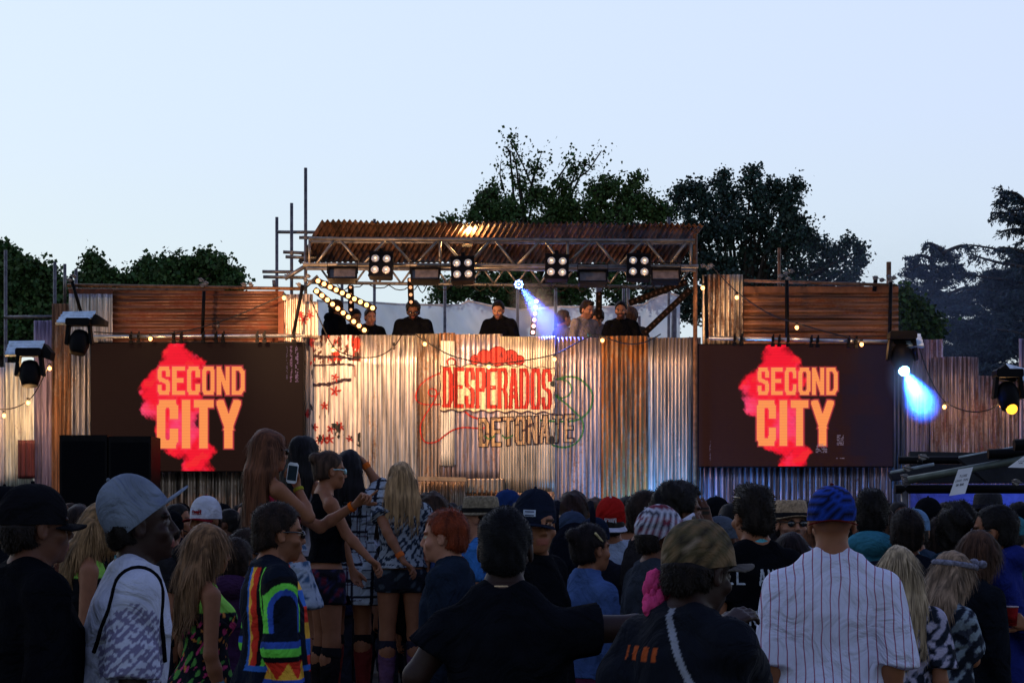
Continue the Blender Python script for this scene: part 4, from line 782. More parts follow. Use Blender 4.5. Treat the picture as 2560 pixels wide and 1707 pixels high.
conifer('blue-grey conifer with flat tiered boughs left of the big cedar', 2330, 50,
 [([(2330, 640), (2300, 625), (2285, 628)], 1), ([(2330, 650), (2370, 632), (2392, 630)], 1), ([(2330, 660), (2290, 645), (2265, 655)], 1), ([(2330, 690), (2290, 672), (2262, 685)], 1.1), ([(2330, 690), (2380, 660), (2400, 668)], 1.1), ([(2330, 730), (2280, 705), (2245, 712)], 1.2), ([(2330, 720), (2390, 690), (2420, 705)], 1.2), ([(2330, 760), (2275, 735), (2238, 742)], 1.3), ([(2330, 760), (2400, 725), (2440, 740)], 1.3), ([(2330, 790), (2280, 775), (2245, 790)], 1.3), ([(2330, 795), (2400, 765), (2450, 790)], 1.3), ([(2330, 830), (2270, 815), (2240, 830)], 1.3), ([(2330, 830), (2400, 805), (2460, 830)], 1.3)],
 (.05, .075, .10), 60, 622, fill=[(2320, 700, 46, 2600), (2330, 760, 60, 4200), (2350, 640, 30, 700), (2290, 660, 25, 500), (2380, 670, 35, 900), (2400, 760, 60, 4200), (2300, 820, 60, 4200), (2390, 850, 70, 6000), (2260, 770, 40, 1800), (2420, 900, 70, 6000)])
conifer('tall cedar with drooping boughs at the right edge', 2620, 44,
 [([(2640, 520), (2560, 500), (2530, 485), (2512, 460)], .8), ([(2560, 510), (2540, 490), (2520, 483), (2508, 484)], .5), ([(2640, 560), (2560, 530), (2510, 538), (2470, 515)], 1), ([(2560, 545), (2520, 540), (2468, 537)], .7), ([(2640, 590), (2570, 545), (2535, 550), (2485, 553)], .9), ([(2640, 610), (2560, 570), (2505, 576)], 1), ([(2640, 640), (2590, 600), (2530, 615)], 1.1), ([(2640, 690), (2560, 650), (2500, 628), (2420, 614)], 1.5), ([(2640, 700), (2540, 640), (2480, 628)], 1.4), ([(2640, 740), (2540, 690), (2460, 672), (2400, 655)], 1.5), ([(2640, 770), (2540, 715), (2440, 700), (2390, 690)], 1.6), ([(2640, 800), (2540, 760), (2440, 730), (2380, 740)], 1.6), ([(2640, 850), (2540, 800), (2430, 780)], 1.6), ([(2640, 900), (2540, 850), (2430, 830)], 1.6), ([(2560, 560), (2590, 520), (2620, 470)], 1)],
 (.045, .07, .09), 62, 380, fill=[(2560, 640, 40, 1400), (2570, 560, 40, 1300), (2540, 700, 60, 4500), (2480, 720, 55, 3800), (2560, 780, 80, 8000), (2470, 800, 80, 8500), (2540, 870, 80, 9000), (2450, 880, 80, 9000), (2580, 960, 80, 6000), (2480, 960, 70, 6000)])
# ---------------------------------------------------------------- people: one continuous surface per body, clothes and hair over it
def axis(lo, hi, h, fine, hf):
    """grid lines with step h, hf inside the fine ranges"""
    x = lo; o = [x]; fine = sorted(fine)
    while x < hi:
        st = h
        for a, b in fine:
            if a-h < x < b: st = hf if x >= a-hf else min(h, max(hf, a-x))
        x += st; o.append(x)
    return np.array(o, np.float32)
class Field:
    def __init__(s, xs, ys, zs): s.x, s.y, s.z = xs, ys, zs; s.F = np.full((len(xs), len(ys), len(zs)), .2, np.float32)
    def blk(s, lo, hi, m=.045):
        sl = []; 
        for a, l, h in ((s.x, lo[0], hi[0]), (s.y, lo[1], hi[1]), (s.z, lo[2], hi[2])):
            i0, i1 = np.searchsorted(a, (l-m, h+m)); sl.append(slice(i0, i1))
        return tuple(sl), s.x[sl[0]][:, None, None], s.y[sl[1]][None, :, None], s.z[sl[2]][None, None, :]
    def join(s, sl, f, k, sub=False):
        g = s.F[sl]
        if f.size == 0 or g.size == 0: return
        if sub: f = -f; h = np.maximum(k-np.abs(g-f), 0); s.F[sl] = np.maximum(g, f)+h*h/(4*k)
        else: h = np.maximum(k-np.abs(g-f), 0); s.F[sl] = np.minimum(g, f)-h*h/(4*k)
    def cap(s, a, b, ra, rb, k=.02, sub=False, cut=False):
        a = np.array(a, float); b = np.array(b, float); r = max(ra, rb); sl, X, Y, Z = s.blk(np.minimum(a, b)-r, np.maximum(a, b)+r); d = b-a; L2 = (d*d).sum()+1e-12
        t0 = ((X-a[0])*d[0]+(Y-a[1])*d[1]+(Z-a[2])*d[2])/L2; t = np.clip(t0, 0, 1)
        f = np.sqrt((X-a[0]-t*d[0])**2+(Y-a[1]-t*d[1])**2+(Z-a[2]-t*d[2])**2)-(ra+(rb-ra)*t)
        if cut: f = np.maximum(f, (t0-1)*math.sqrt(L2))
        s.join(sl, f, k, sub)
    def ell(s, c, r, k=.02, R=None, sub=False):
        c = np.array(c, float); r = np.array(r, float); m = r.max() if R is not None else r; sl, X, Y, Z = s.blk(c-m, c+m); X, Y, Z = X-c[0], Y-c[1], Z-c[2]
        if R is not None: X, Y, Z = (R[0, i]*X+R[1, i]*Y+R[2, i]*Z for i in range(3))
        q = np.sqrt((X/r[0])**2+(Y/r[1])**2+(Z/r[2])**2)+1e-9; g = np.sqrt((X/r[0]**2)**2+(Y/r[1]**2)**2+(Z/r[2]**2)**2)+1e-9
        s.join(sl, q*(q-1)/g, k, sub)
    def stack(s, lv, k=.03, infl=0.0, lean=(0, 0)):
        lv = np.array(lv, float); z0, z1 = lv[0, 0], lv[-1, 0]; e = .06
        sl, X, Y, Z = s.blk((lv[:, 1].min()-lv[:, 3].max()-.1-abs(lean[0]), lv[:, 2].min()-lv[:, 4].max()-.1-abs(lean[1]), z0), (lv[:, 1].max()+lv[:, 3].max()+.1+abs(lean[0]), lv[:, 2].max()+lv[:, 4].max()+.1+abs(lean[1]), z1), .03)
        z = Z.ravel(); cx, cy, a, b = (np.interp(z, lv[:, 0], lv[:, i])[None, None, :] for i in (1, 2, 3, 4)); w = np.clip((Z-.95)/.52, 0, 1.15); cx = cx+lean[0]*w; cy = cy+lean[1]*w; a = a+infl; b = b+infl
        q = np.sqrt(((X-cx)/a)**2+((Y-cy)/b)**2)+1e-9; g = np.sqrt(((X-cx)/a**2)**2+((Y-cy)/b**2)**2)+1e-9
        f = np.maximum(np.maximum(q*(q-1)/g, z0-Z), Z-z1); s.join(sl, f, k)
    def mesh(s):
        F = s.F; I = F < 0; c = sum(I[a:I.shape[0]-1+a, b:I.shape[1]-1+b, e:I.shape[2]-1+e].astype(np.int8) for a in (0, 1) for b in (0, 1) for e in (0, 1))
        ci, cj, ck = np.nonzero((c > 0) & (c < 8)); n = len(ci); num = np.full(c.shape, -1, np.int32); num[ci, cj, ck] = np.arange(n); acc = np.zeros((n, 3)); cnt = np.zeros(n)
        cr = [(a, b, e) for a in (0, 1) for b in (0, 1) for e in (0, 1)]
        for p in cr:
            for ax in range(3):
                if p[ax]: continue
                q = list(p); q[ax] = 1; fa = F[ci+p[0], cj+p[1], ck+p[2]]; fb = F[ci+q[0], cj+q[1], ck+q[2]]; m = (fa < 0) != (fb < 0)
                t = np.where(m, fa/np.where(m, fa-fb, 1), 0); g = (s.x, s.y, s.z); idx = (ci, cj, ck); pos = np.stack([g[i][idx[i]+p[i]] for i in range(3)], 1).astype(float); pe = g[ax][idx[ax]+1]-g[ax][idx[ax]]
                pos[:, ax] += t*pe; acc += pos*m[:, None]; cnt += m
        v = acc/cnt[:, None]; fs = []
        for ax in range(3):
            d = [slice(None)]*3; e = [slice(None)]*3; d[ax] = slice(0, -1); e[ax] = slice(1, None); u = [i for i in range(3) if i != ax]
            for i in u: d[i] = slice(1, -1); e[i] = slice(1, -1)
            A, B = I[tuple(d)], I[tuple(e)]; i, j, k = np.nonzero(A != B); inside = A[i, j, k]; ii = [i, j, k]
            for w in u: ii[w] = ii[w]+1
            def cell(du, dv):
                t = [x.copy() for x in ii]; t[u[0]] += du; t[u[1]] += dv; return num[t[0], t[1], t[2]]
            q = np.stack([cell(-1, -1), cell(0, -1), cell(0, 0), cell(-1, 0)], 1); flip = inside if ax != 1 else ~inside
            q = np.where(flip[:, None], q, q[:, ::-1]); fs.append(q[(q >= 0).all(1)])
        return v, np.concatenate(fs)
def npR(R): return np.array([[R[i][j] for j in range(3)] for i in range(3)])
TM = [(.82, 0, .0, .155, .105), (.93, 0, -.01, .168, .118), (1.05, 0, 0, .145, .10), (1.15, 0, .005, .143, .102), (1.28, 0, 0, .165, .118), (1.36, 0, -.008, .158, .108), (1.42, 0, -.012, .110, .085), (1.455, 0, -.015, .078, .07), (1.475, 0, -.015, .07, .062)]
TF = [(.82, 0, .0, .160, .11), (.93, 0, -.015, .172, .122), (1.04, 0, -.0, .130, .09), (1.12, 0, .005, .120, .086), (1.25, 0, .01, .142, .110), (1.35, 0, -.005, .135, .098), (1.41, 0, -.012, .092, .072), (1.46, 0, -.015, .062, .055)]
class Fig:
    """a figure 1.75 m tall facing +Y; arms given as joint points"""
    def __init__(s, fem=False, lean=(0, 0), head=(0, 0, 0), arms=None, hands=None, res=(.018, .018), legs=None, drop=0, bulk=0, neckz=0):
        s.fem = fem; s.lean = lean; s.T = TF if fem else TM; s.bulk = bulk
        if bulk: s.T = [(z, x, y, a+bulk*(1 if z < 1.4 else .3), b+bulk*(1.3 if z < 1.35 else .3)) for z, x, y, a, b in s.T]
        lx, ly = lean; sw = (.160 if fem else .179)+bulk*.5; s.sw = sw; sz = 1.385-drop if fem else 1.398-drop
        s.neck = np.array((lx, ly-.012, 1.47)); yaw, pitch, roll = (math.radians(a) for a in head)
        s.HR = npR(Rz(-yaw)@Rx(-pitch)@Ry(roll)); s.hc = s.neck+s.HR@np.array((0, .03, .140)); s.hs = 1.065 if not fem else 1.0
        s.sh = {q: np.array((lx+k*sw, ly-.01, sz)) for q, k in (('L', -1), ('R', 1))}
        df = {q: [s.sh[q]+np.array((k*.035, -.02, -.29)), s.sh[q]+np.array((k*.03, .05, -.53))] for q, k in (('L', -1), ('R', 1))}
        s.arm = {q: [np.array(p, float) for p in (arms or {}).get(q, df[q])] for q in 'LR'}; s.hand = hands or {}
        s.legs = legs or {'L': [(-.1, .01, .49), (-.11, -.02, .09)], 'R': [(.1, .01, .49), (.11, -.02, .09)]}; s.res = res
    def H(s, p): return s.hc+s.HR@(np.array(p)*s.hs)
    def grid(s, lo, hi, h, hf, head=True, hands=True):
        fx, fy, fz = [], [], []
        if head and hf < h: c = s.hc; fx.append((c[0]-.11, c[0]+.11)); fy.append((c[1]-.13, c[1]+.14)); fz.append((c[2]-.14, c[2]+.14))
        if hands:
            for q in s.hand:
                w = s.arm[q][1]; t = w+np.array(s.hand[q]['dir'])*.1; fx.append((t[0]-.09, t[0]+.09)); fy.append((t[1]-.09, t[1]+.09)); fz.append((t[2]-.09, t[2]+.09))
        def merge(r):
            r = sorted(r); o = []
            for a in r:
                if o and a[0] < o[-1][1]+.02: o[-1] = (o[-1][0], max(o[-1][1], a[1]))
                else: o.append(a)
            return o
        hf2 = min(hf, .006) if s.hand and hands else hf
        return Field(axis(lo[0], hi[0], h, merge(fx), hf2), axis(lo[1], hi[1], h, merge(fy), hf2), axis(lo[2], hi[2], h, merge(fz), hf2))
    def bounds(s, m=.12):
        pts = [s.hc+np.array((0, 0, .06)), s.hc-np.array((0, 0, .06))]+list(s.sh.values())+[np.array(p) for q in 'LR' for p in list(s.arm[q])+list(s.legs[q])]+[np.array((k*.14, d, .9)) for k in (-1, 1) for d in (-.05, .05)]
        for q in s.hand: pts.append(s.arm[q][1]+np.array(s.hand[q]['dir'])*.17)
        pts = np.array(pts); lo = pts.min(0)-m; hi = pts.max(0)+m; lo[2] = max(lo[2]-.02, -.03); return lo, hi
    def body(s):
        h, hf = s.res; lo, hi = s.bounds(); lo[2] = -.02; f = s.grid(lo, hi, h, hf); E = lambda c, r, k=.012, sub=False: f.ell(s.H(c), np.array(r)*s.hs, k, s.HR, sub); C = lambda a, b, ra, rb, k=.01, sub=False: f.cap(s.H(a), s.H(b), ra, rb, k, sub)
        f.stack(s.T, .03, lean=s.lean)
        if s.fem:
            for k in (-1, 1): f.ell((s.lean[0]*.7+k*.065, s.lean[1]*.7+.085, 1.27), (.058, .05, .058), .03)
        for q, k in (('L', -1), ('R', 1)):
            sh, (el, wr) = s.sh[q], s.arm[q]; fm = .86 if s.fem else 1
            f.cap(s.neck+np.array((k*.036, -.015, .012)), sh+np.array((-k*.02, 0, -.002)), .034*fm, .045*fm, .045); f.cap(sh, el, .052*fm, .040*fm, .03); m_ = el+(wr-el)*.3; f.cap(el, m_, .040*fm, .041*fm, .02); f.cap(m_, wr, .041*fm, .025*fm, .02)
            hp = np.array((k*.09, 0, .9)); kn, an = (np.array(p) for p in s.legs[q]); f.cap(hp, kn, .092, .055, .04); m_ = kn+(an-kn)*.3+np.array((0, -.012, 0)); f.cap(kn, m_, .054, .055, .03); f.cap(m_, an, .055, .036, .03)
            f.cap(an+np.array((0, -.03, -.045)), an+np.array((k*.02, .15, -.055)), .04, .035, .03)
            s.mkhand(f, q, k)
        # head
        f.cap(s.neck-np.array((0, .0, .04)), s.H((0, -.02, -.05)), .060 if not s.fem else .048, .056 if not s.fem else .046, .035)
        E((0, -.012, .03), (.0755, .097, .088)); E((0, .022, -.045), (.057, .068, .078), .02); E((0, .072, -.094), (.022, .018, .018), .02); E((0, .075, -.055), (.034, .024, .034), .015)
        E((0, .078, .022), (.055, .014, .010), .015)
        for k in (-1, 1):
            E((k*.031, .096, .002), (.019, .015, .012), .010, True); E((k*.031, .077, .001), (.0125, .0125, .0125), .004); E((k*.043, .062, -.03), (.022, .02, .02), .02)
            E((k*.076, -.006, -.012), (.009, .019, .031), .006); E((k*.082, .002, -.010), (.005, .009, .016), .004, True)
        C((0, .086, .012), (0, .107, -.028), .0085, .0125, .010)
        for k in (-1, 1): E((k*.011, .098, -.034), (.008, .010, .008), .006)
        E((0, .0935, -.059), (.023, .008, .0055), .004); E((0, .092, -.069), (.020, .009, .006), .004); E((0, .104, -.064), (.024, .006, .0018), .003, True)
        s.f = f; v, q = f.mesh(); return v, q
    def mkhand(s, f, q, k):
        el, wr = s.arm[q]; hd = s.hand.get(q)
        if hd is None:
            d = wr-el; d /= np.linalg.norm(d); n = np.array((-k, 0, 0.)); curl = .35; point = False
        else: d = np.array(hd['dir'], float); d /= np.linalg.norm(d); n = np.array(hd.get('n', (-k, 0, 0)), float); curl = hd.get('curl', .3); point = hd.get('point', False)
        n = n-d*(n@d); n /= np.linalg.norm(n); sd = np.cross(d, n); sc = .92 if s.fem else 1.0
        if hd and hd.get('flip'): sd = -sd
        elif hd is None: sd = np.array((0, 1, 0.)) if abs(d[1]) < .8 else sd
        for i, (w, L1) in enumerate(((.030, .040), (.011, .046), (-.009, .042), (-.028, .033))):
            kn = wr+d*(.088-.004*abs(i-1))*sc+sd*w*sc; f.cap(wr+d*.01+sd*w*.5, kn, .014, .0115, .012); c = 0.05 if (point and i == 0) else curl*(1+.12*i); p = kn; r = .0095
            for L_ in (L1, L1*.62, L1*.5):
                a = c*1.0; dd = d*math.cos(a)+n*math.sin(a); e = p+dd*L_*sc; f.cap(p, e, r, r*.88, .003); p = e; r *= .9; c += (.05 if (point and i == 0) else curl*1.1+.1)
        p = wr+d*.025+sd*.024*sc; 
        for L_, a in ((.042, .75), (.034, .5), (.026, .3)):
            dd = d*math.cos(a)+sd*math.sin(a)*.85+n*(.35+curl*.3); dd /= np.linalg.norm(dd); e = p+dd*L_*sc; f.cap(p, e, .0135, .0105, .008); p = e
    def skin_cols(s, v, base, beard=0, lips=(.30, .08, .07), brow=(.03, .02, .015)):
        c = np.tile(np.array(base, float), (len(v), 1)); w = (v-s.hc)@s.HR/s.hs; x, y, z = w.T; hd = np.abs(w).max(1) < .16; fr = hd & (y > .05)
        def blend(k, col, a=1): c[k] = c[k]*(1-a)+np.array(col)*a
        blend(fr & (np.abs(z+.064) < .012) & (np.abs(x) < .025) & (y > .083), lips, .6)
        if beard: blend(hd & (z < -.030-.10*np.clip(.02-y, 0, 1)) & (y > -.01) & (z > -.125) & ~((np.abs(z+.064) < .011) & (np.abs(x) < .022)), brow, beard)
        blend(fr & (np.abs(z-.021-.25*0) < .006) & (np.abs(np.abs(x)-.032) < .019) & (y > .06), brow, .85)
        e = fr & (np.abs(np.abs(x)-.031) < .012) & (np.abs(z-.001) < .0065) & (y > .07); blend(e, np.minimum(.42, np.array(base)*1.6+.10)); blend(e & (np.abs(np.abs(x)-.031) < .006), (.02, .015, .01))
        return c
    def garment(s, infl=.018, hem=.86, sleeve=.55, neck=.0, flare=0, fold=.0065, seed=0, hood=False, collar=False, h=None, scoop=0):
        h = h or max(s.res[0], .012); lo, hi = s.bounds(.14+infl); lo[2] = hem-.03; f = s.grid(lo, hi, h, h, head=False, hands=False)
        T = [list(t) for t in s.T]; T[0][0] = min(T[0][0], hem-.05)
        for t in T:
            t[3] += infl*(1.0 if t[0] < 1.35 else .7); t[4] += infl*(1.0 if t[0] < 1.35 else .7)
            if t[0] < 1.2: t[3] += (flare+.012)*(1.2-t[0])/.3; t[4] += (flare+.016)*(1.2-t[0])/.3
            if not s.fem and 1.0 < t[0] < 1.2: t[3] += .012; t[4] += .01
        if s.fem:
            for k in (-1, 1): f.ell((s.lean[0]*.7+k*.065, s.lean[1]*.7+.085, 1.27), (.06+infl, .05+infl, .06+infl), .04)
        f.stack(T, .04, lean=s.lean)
        for q, k in (('L', -1), ('R', 1)):
            sh, (el, wr) = s.sh[q], s.arm[q]; fm = .86 if s.fem else 1
            if sleeve > 0:
                f.cap(s.neck+np.array((k*.042, -.015, .006)), sh+np.array((-k*.02, 0, -.002)), .034*fm+infl*.4, .045*fm+infl*.6, .05)
                if sleeve <= 1: f.cap(sh, sh+(el-sh)*sleeve, .052*fm+infl*.7, .050*fm+infl*1.4, .03, cut=True)
                else:
                    f.cap(sh, el, .052*fm+infl*.8, .044*fm+infl, .03); f.cap(el, el+(wr-el)*(sleeve-1), .046*fm+infl, .031*fm+infl*.8, .03, cut=True)
            else: f.cap(s.neck+np.array((k*.075, -.0, -.03)), s.neck+np.array((k*.085, -.0, -.12)), .022, .04, .03)
        if hood: f.ell(s.neck+np.array((0, -.075, .005)), (.125, .075, .07), .03); f.cap(s.neck+np.array((-.09, 0, .005)), s.neck+np.array((-.03, .1, -.06)), .03, .022, .03); f.cap(s.neck+np.array((.09, 0, .005)), s.neck+np.array((.03, .1, -.06)), .03, .022, .03)
        if collar: f.ell(s.neck+np.array((0, .0, .02)), (.075, .075, .035), .02); f.ell(s.neck+np.array((0, .01, .06)), (.062, .06, .05), .006, None, True)
        X, Y, Z = f.x[:, None, None], f.y[None, :, None], f.z[None, None, :]
        r = random.Random(seed)
        for _ in range(5):
            a = [r.uniform(-1, 1) for _ in range(3)]; fr = r.uniform(14, 34); f.F += fold*np.sin((X*a[0]+Y*a[1]+Z*a[2]*.6)*fr+2.0*np.sin(X*9+r.random()*6)+1.5*np.sin(Z*8+Y*7+r.random()*6))*.55*np.clip((1.44-Z)/.14, .08, 1)
        f.F = np.maximum(f.F, hem-Z+.006*np.sin(X*17+seed))
        # neck opening
        n = s.neck+np.array((0, .015, .032 if not scoop else .02)); R = (.062 if not s.fem else .055)+neck; q = np.sqrt(((X-n[0])/R)**2+((Y-n[1])/R)**2+((Z-n[2]-.03)/(.062+scoop))**2); f.F = np.maximum(f.F, (1-q)*R*.8)
        s.g = f; return f.mesh()
    def trousers(s, infl=.014, leg=1.95, top=.97, shorts=False, seed=0, h=None, skirt=None):
        """leg: 1 = to the knee, 2 = to the ankle; skirt = (hem z, widening)"""
        h = h or max(s.res[0], .014); lo, hi = s.bounds(.14 if not skirt else .24); z0 = .05 if not skirt else skirt[0]; lo[2] = z0-.03; hi[2] = top+.04; f = Field(axis(lo[0], hi[0], h, [], h), axis(lo[1], hi[1], h, [], h), axis(lo[2], hi[2], h, [], h)); X, Y, Z = f.x[:, None, None], f.y[None, :, None], f.z[None, None, :]
        if skirt:
            T = [(skirt[0]-.05, 0, 0, .19+skirt[1], .15+skirt[1]), (.9, 0, -.01, .178, .130), (1.0, 0, 0, .15, .11), (top+.02, 0, 0, .14, .10)]; f.stack(T, .02, infl); th = np.arctan2(Y, X); f.F += .012*np.sin(th*9+Z*3)*np.clip((.95-Z)/.2, 0, 1)
        else:
            f.stack([t for t in s.T if t[0] < 1.06], .02, infl*.5)
            for q, k in (('L', -1), ('R', 1)):
                hp = np.array((k*.09, 0, .9)); kn, an = (np.array(p) for p in s.legs[q]); f.cap(hp, hp+(kn-hp)*min(leg, 1), .088+infl, (.064 if leg >= 1 else .085)+infl*1.2, .03, cut=leg <= 1)
                if leg > 1: f.cap(kn, kn+(an-kn)*(leg-1), .064+infl, .050+infl, .03, cut=True); f.cap(kn, kn+(an-kn)*.4+np.array((0, -.014, 0)), .062+infl, .060+infl, .03)
        f.F += .004*np.sin(Z*30+X*12+seed)*np.sin(Y*14+Z*9); f.F = np.maximum(f.F, Z-top); f.F = np.maximum(f.F, z0-Z); return f.mesh()
    def hair(s, kind, seed=0, h=None, ln=.45):
        h = h or max(s.res[1], .008); c = s.hc; L_ = ln if kind in ('long',) else .0; m = .16; lo = c-np.array((m+.03, m+.06, m+L_)); hi = c+np.array((m, m, m+.06)); f = Field(axis(lo[0], hi[0], h, [], h), axis(lo[1], hi[1], h, [], h), axis(lo[2], hi[2], h*(1.6 if L_ else 1), [], h))
        E = lambda c_, r, k=.015, sub=False: f.ell(s.H(c_), np.array(r)*s.hs, k, s.HR, sub); t = {'buzz': .004, 'short': .011, 'quiff': .012, 'curly': .03, 'long': .016, 'bun': .012, 'afro': .05, 'bob': .02}.get(kind, .012)
        E((0, -.016, .034), (.0755+t*.8, .097+t, .088+t)); E((0, -.05, -.02), (.068+t*.7, .055+t, .07+t))
        if kind == 'quiff': E((0, .045, .105), (.052, .05, .032), .03); E((0, -.02, .11), (.055, .06, .022), .03)
        if kind == 'bun': E((0, -.11, .07), (.042, .04, .04), .01)
        if kind == 'bob': E((0, -.04, -.06), (.09, .08, .08), .03)
        if kind == 'long':
            n = s.neck; b = s.H((0, -.075, -.02)); z1 = c[2]-ln; e = np.array((s.lean[0]*.5, n[1]-.13, z1)); md = n+np.array((0, -.095, .02)); r = random.Random(seed)
            for i in range(7):
                o = (i-3)*.028; w = npR(Rz(0)); st = s.H((o*.85, -.06+.004*i*(6-i)*.0-.010*(3-abs(i-3)), -.01)); m1 = md+np.array((o*1.15, (abs(i-3))*.014, r.uniform(-.02, .02))); en = e+np.array((o*1.3+r.uniform(-.01, .01), abs(i-3)*.016, r.uniform(-.05, .04))); f.cap(st, m1, .040, .034, .02); f.cap(m1, en, .034, .012, .02)
            for k in (-1, 1): st = s.H((k*.074, -.0, -.0)); f.cap(st, s.H((k*.078, -.02, -.11)), .020, .022, .02); f.cap(s.H((k*.078, -.02, -.11)), n+np.array((k*.10, -.03, -.10)), .022, .016, .02)
        # face opening, in head axes
        X, Y, Z = f.x[:, None, None]-s.hc[0], f.y[None, :, None]-s.hc[1], f.z[None, None, :]-s.hc[2]; R = s.HR; x, y, z = ((R[0, i]*X+R[1, i]*Y+R[2, i]*Z)/s.hs for i in range(3))
        if kind not in ('long', 'bob'):
            line = np.minimum(y-(.018+np.clip(z-.0, -.02, .2)*.55)+0*x, .05); low = -.058-z+.0*y; side = np.where(np.abs(x) > .05, (y+.005)-.0+(z < .0)*.0, -1); ear = (.032-np.sqrt((y+.004)**2+(z+.018)**2))
            f.F = np.maximum(f.F, np.where(z < .078, line*.8, -1)); f.F = np.maximum(f.F, low-np.clip(-y-.05, 0, 1)*.5); f.F = np.maximum(f.F, np.where(np.abs(x) > .045, ear, -1))
        else: f.F = np.maximum(f.F, np.where((z < .06) & (z > -.16), (y-.030-np.abs(x)*.1-np.clip(z, 0, 1)*.8)*.8, -1))
        r = random.Random(seed); am = {'curly': .008, 'afro': .008, 'long': .0045, 'quiff': .004}.get(kind, .003); u, w_ = (X*60, Z*9) if kind in ('long', 'bob') else (X*55, Z*50)
        f.F += am*(np.sin(u+2*np.sin(Y*30+seed)+w_)*.6+np.sin(u*2.3+w_*1.7+Y*70+seed)*.4+.6*np.sin(Y*45+w_*.6+1.3*seed))
        v, q = f.mesh(); N = np.zeros_like(v); fn = np.cross(v[q[:, 2]]-v[q[:, 0]], v[q[:, 3]]-v[q[:, 1]])
        for i in range(4): np.add.at(N, q[:, i], fn)
        N /= np.linalg.norm(N, axis=1)[:, None]+1e-9; return v, q, N
def strands(v, q, N, kind, n, seed, hc, cap_z=None):
    """loose locks over the hair so that its outline and sheen break up"""
    r = np.random.default_rng(seed); idx = r.integers(0, len(v), n); p = v[idx]; nn = N[idx]; up = p[:, 2] > hc[2]-.05
    long = kind in ('long', 'bob')
    if long: d = np.tile((0, -.02, -1.), (n, 1))+r.normal(size=(n, 3))*.10; ln = r.uniform(.06, .16, n); w = r.uniform(.0012, .0028, n)
    else:
        g_ = np.array((0, .15, -.55) if kind in ('short', 'buzz', 'bun') else (0, .5, .35)); tg = g_-nn*(nn@g_)[:, None]; cu = kind in ('curly', 'afro'); d = tg+nn*(.30 if cu else .16 if kind != 'quiff' else .22)+r.normal(size=(n, 3))*(.6 if cu else .20); ln = r.uniform(.008, .019, n)*(.9 if kind != 'buzz' else .35); w = r.uniform(.0008, .0018, n)
    d = d-nn*((d*nn).sum(1)*.75 if long else 0)[:, None] if long else d
    d /= np.linalg.norm(d, axis=1)[:, None]+1e-9; s_ = np.cross(d, nn); s_ /= np.linalg.norm(s_, axis=1)[:, None]+1e-9
    a = p+nn*.001; m = p+d*(ln*.5)[:, None]+nn*(.004 if long else .003); e = p+d*ln[:, None]+nn*(.003 if long else 0)
    V_ = np.concatenate([a-s_*w[:, None], a+s_*w[:, None], m+s_*w[:, None], m-s_*w[:, None], e+s_*.0004, e-s_*.0004]); i = np.arange(n); Q = np.concatenate([np.stack([i, i+n, i+2*n, i+3*n], 1), np.stack([i+3*n, i+2*n, i+4*n, i+5*n], 1)])
    return V_, Q
def hair_mat(rgb, streak=.5):
    nm = 'hair_%.3f_%.3f_%.3f' % rgb
    if nm in MATS: return MATS[nm]
    m, N, L, b = nodes(nm); tc = N.new('ShaderNodeTexCoord'); mp = N.new('ShaderNodeMapping'); mp.inputs['Scale'].default_value = (60, 25, 3); nz = N.new('ShaderNodeTexNoise'); nz.inputs['Scale'].default_value = 1; nz.inputs['Detail'].default_value = 4
    L.new(tc.outputs['Object'], mp.inputs[0]); L.new(mp.outputs[0], nz.inputs[0]); cr = N.new('ShaderNodeValToRGB'); e = cr.color_ramp.elements; e[0].position = .38; e[0].color = (*[c*(1-streak) for c in rgb], 1); e[1].position = .66; e[1].color = (*[min(1, c*(1+streak*1.2)) for c in rgb], 1)
    L.new(nz.outputs[0], cr.inputs[0]); L.new(cr.outputs[0], b.inputs['Base Color']); b.inputs['Roughness'].default_value = .62; b.inputs['Specular IOR Level'].default_value = .16; MATS[nm] = m; return m
SKIN = {'pale': (.42, .19, .115), 'tan': (.27, .108, .052), 'mid': (.12, .048, .026), 'dark': (.028, .012, .008)}
M_SKIN = mat('skin', (1, 1, 1), .55, 0, .10, 25, .05, attr=True, spec=.25); M_PAINT = mat('patterned_cloth', (1, 1, 1), .9, 0, .18, 9, .2, attr=True, spec=.1)
CACHE = {}
def pin(o, root, m=None):
    o.parent = root; return o
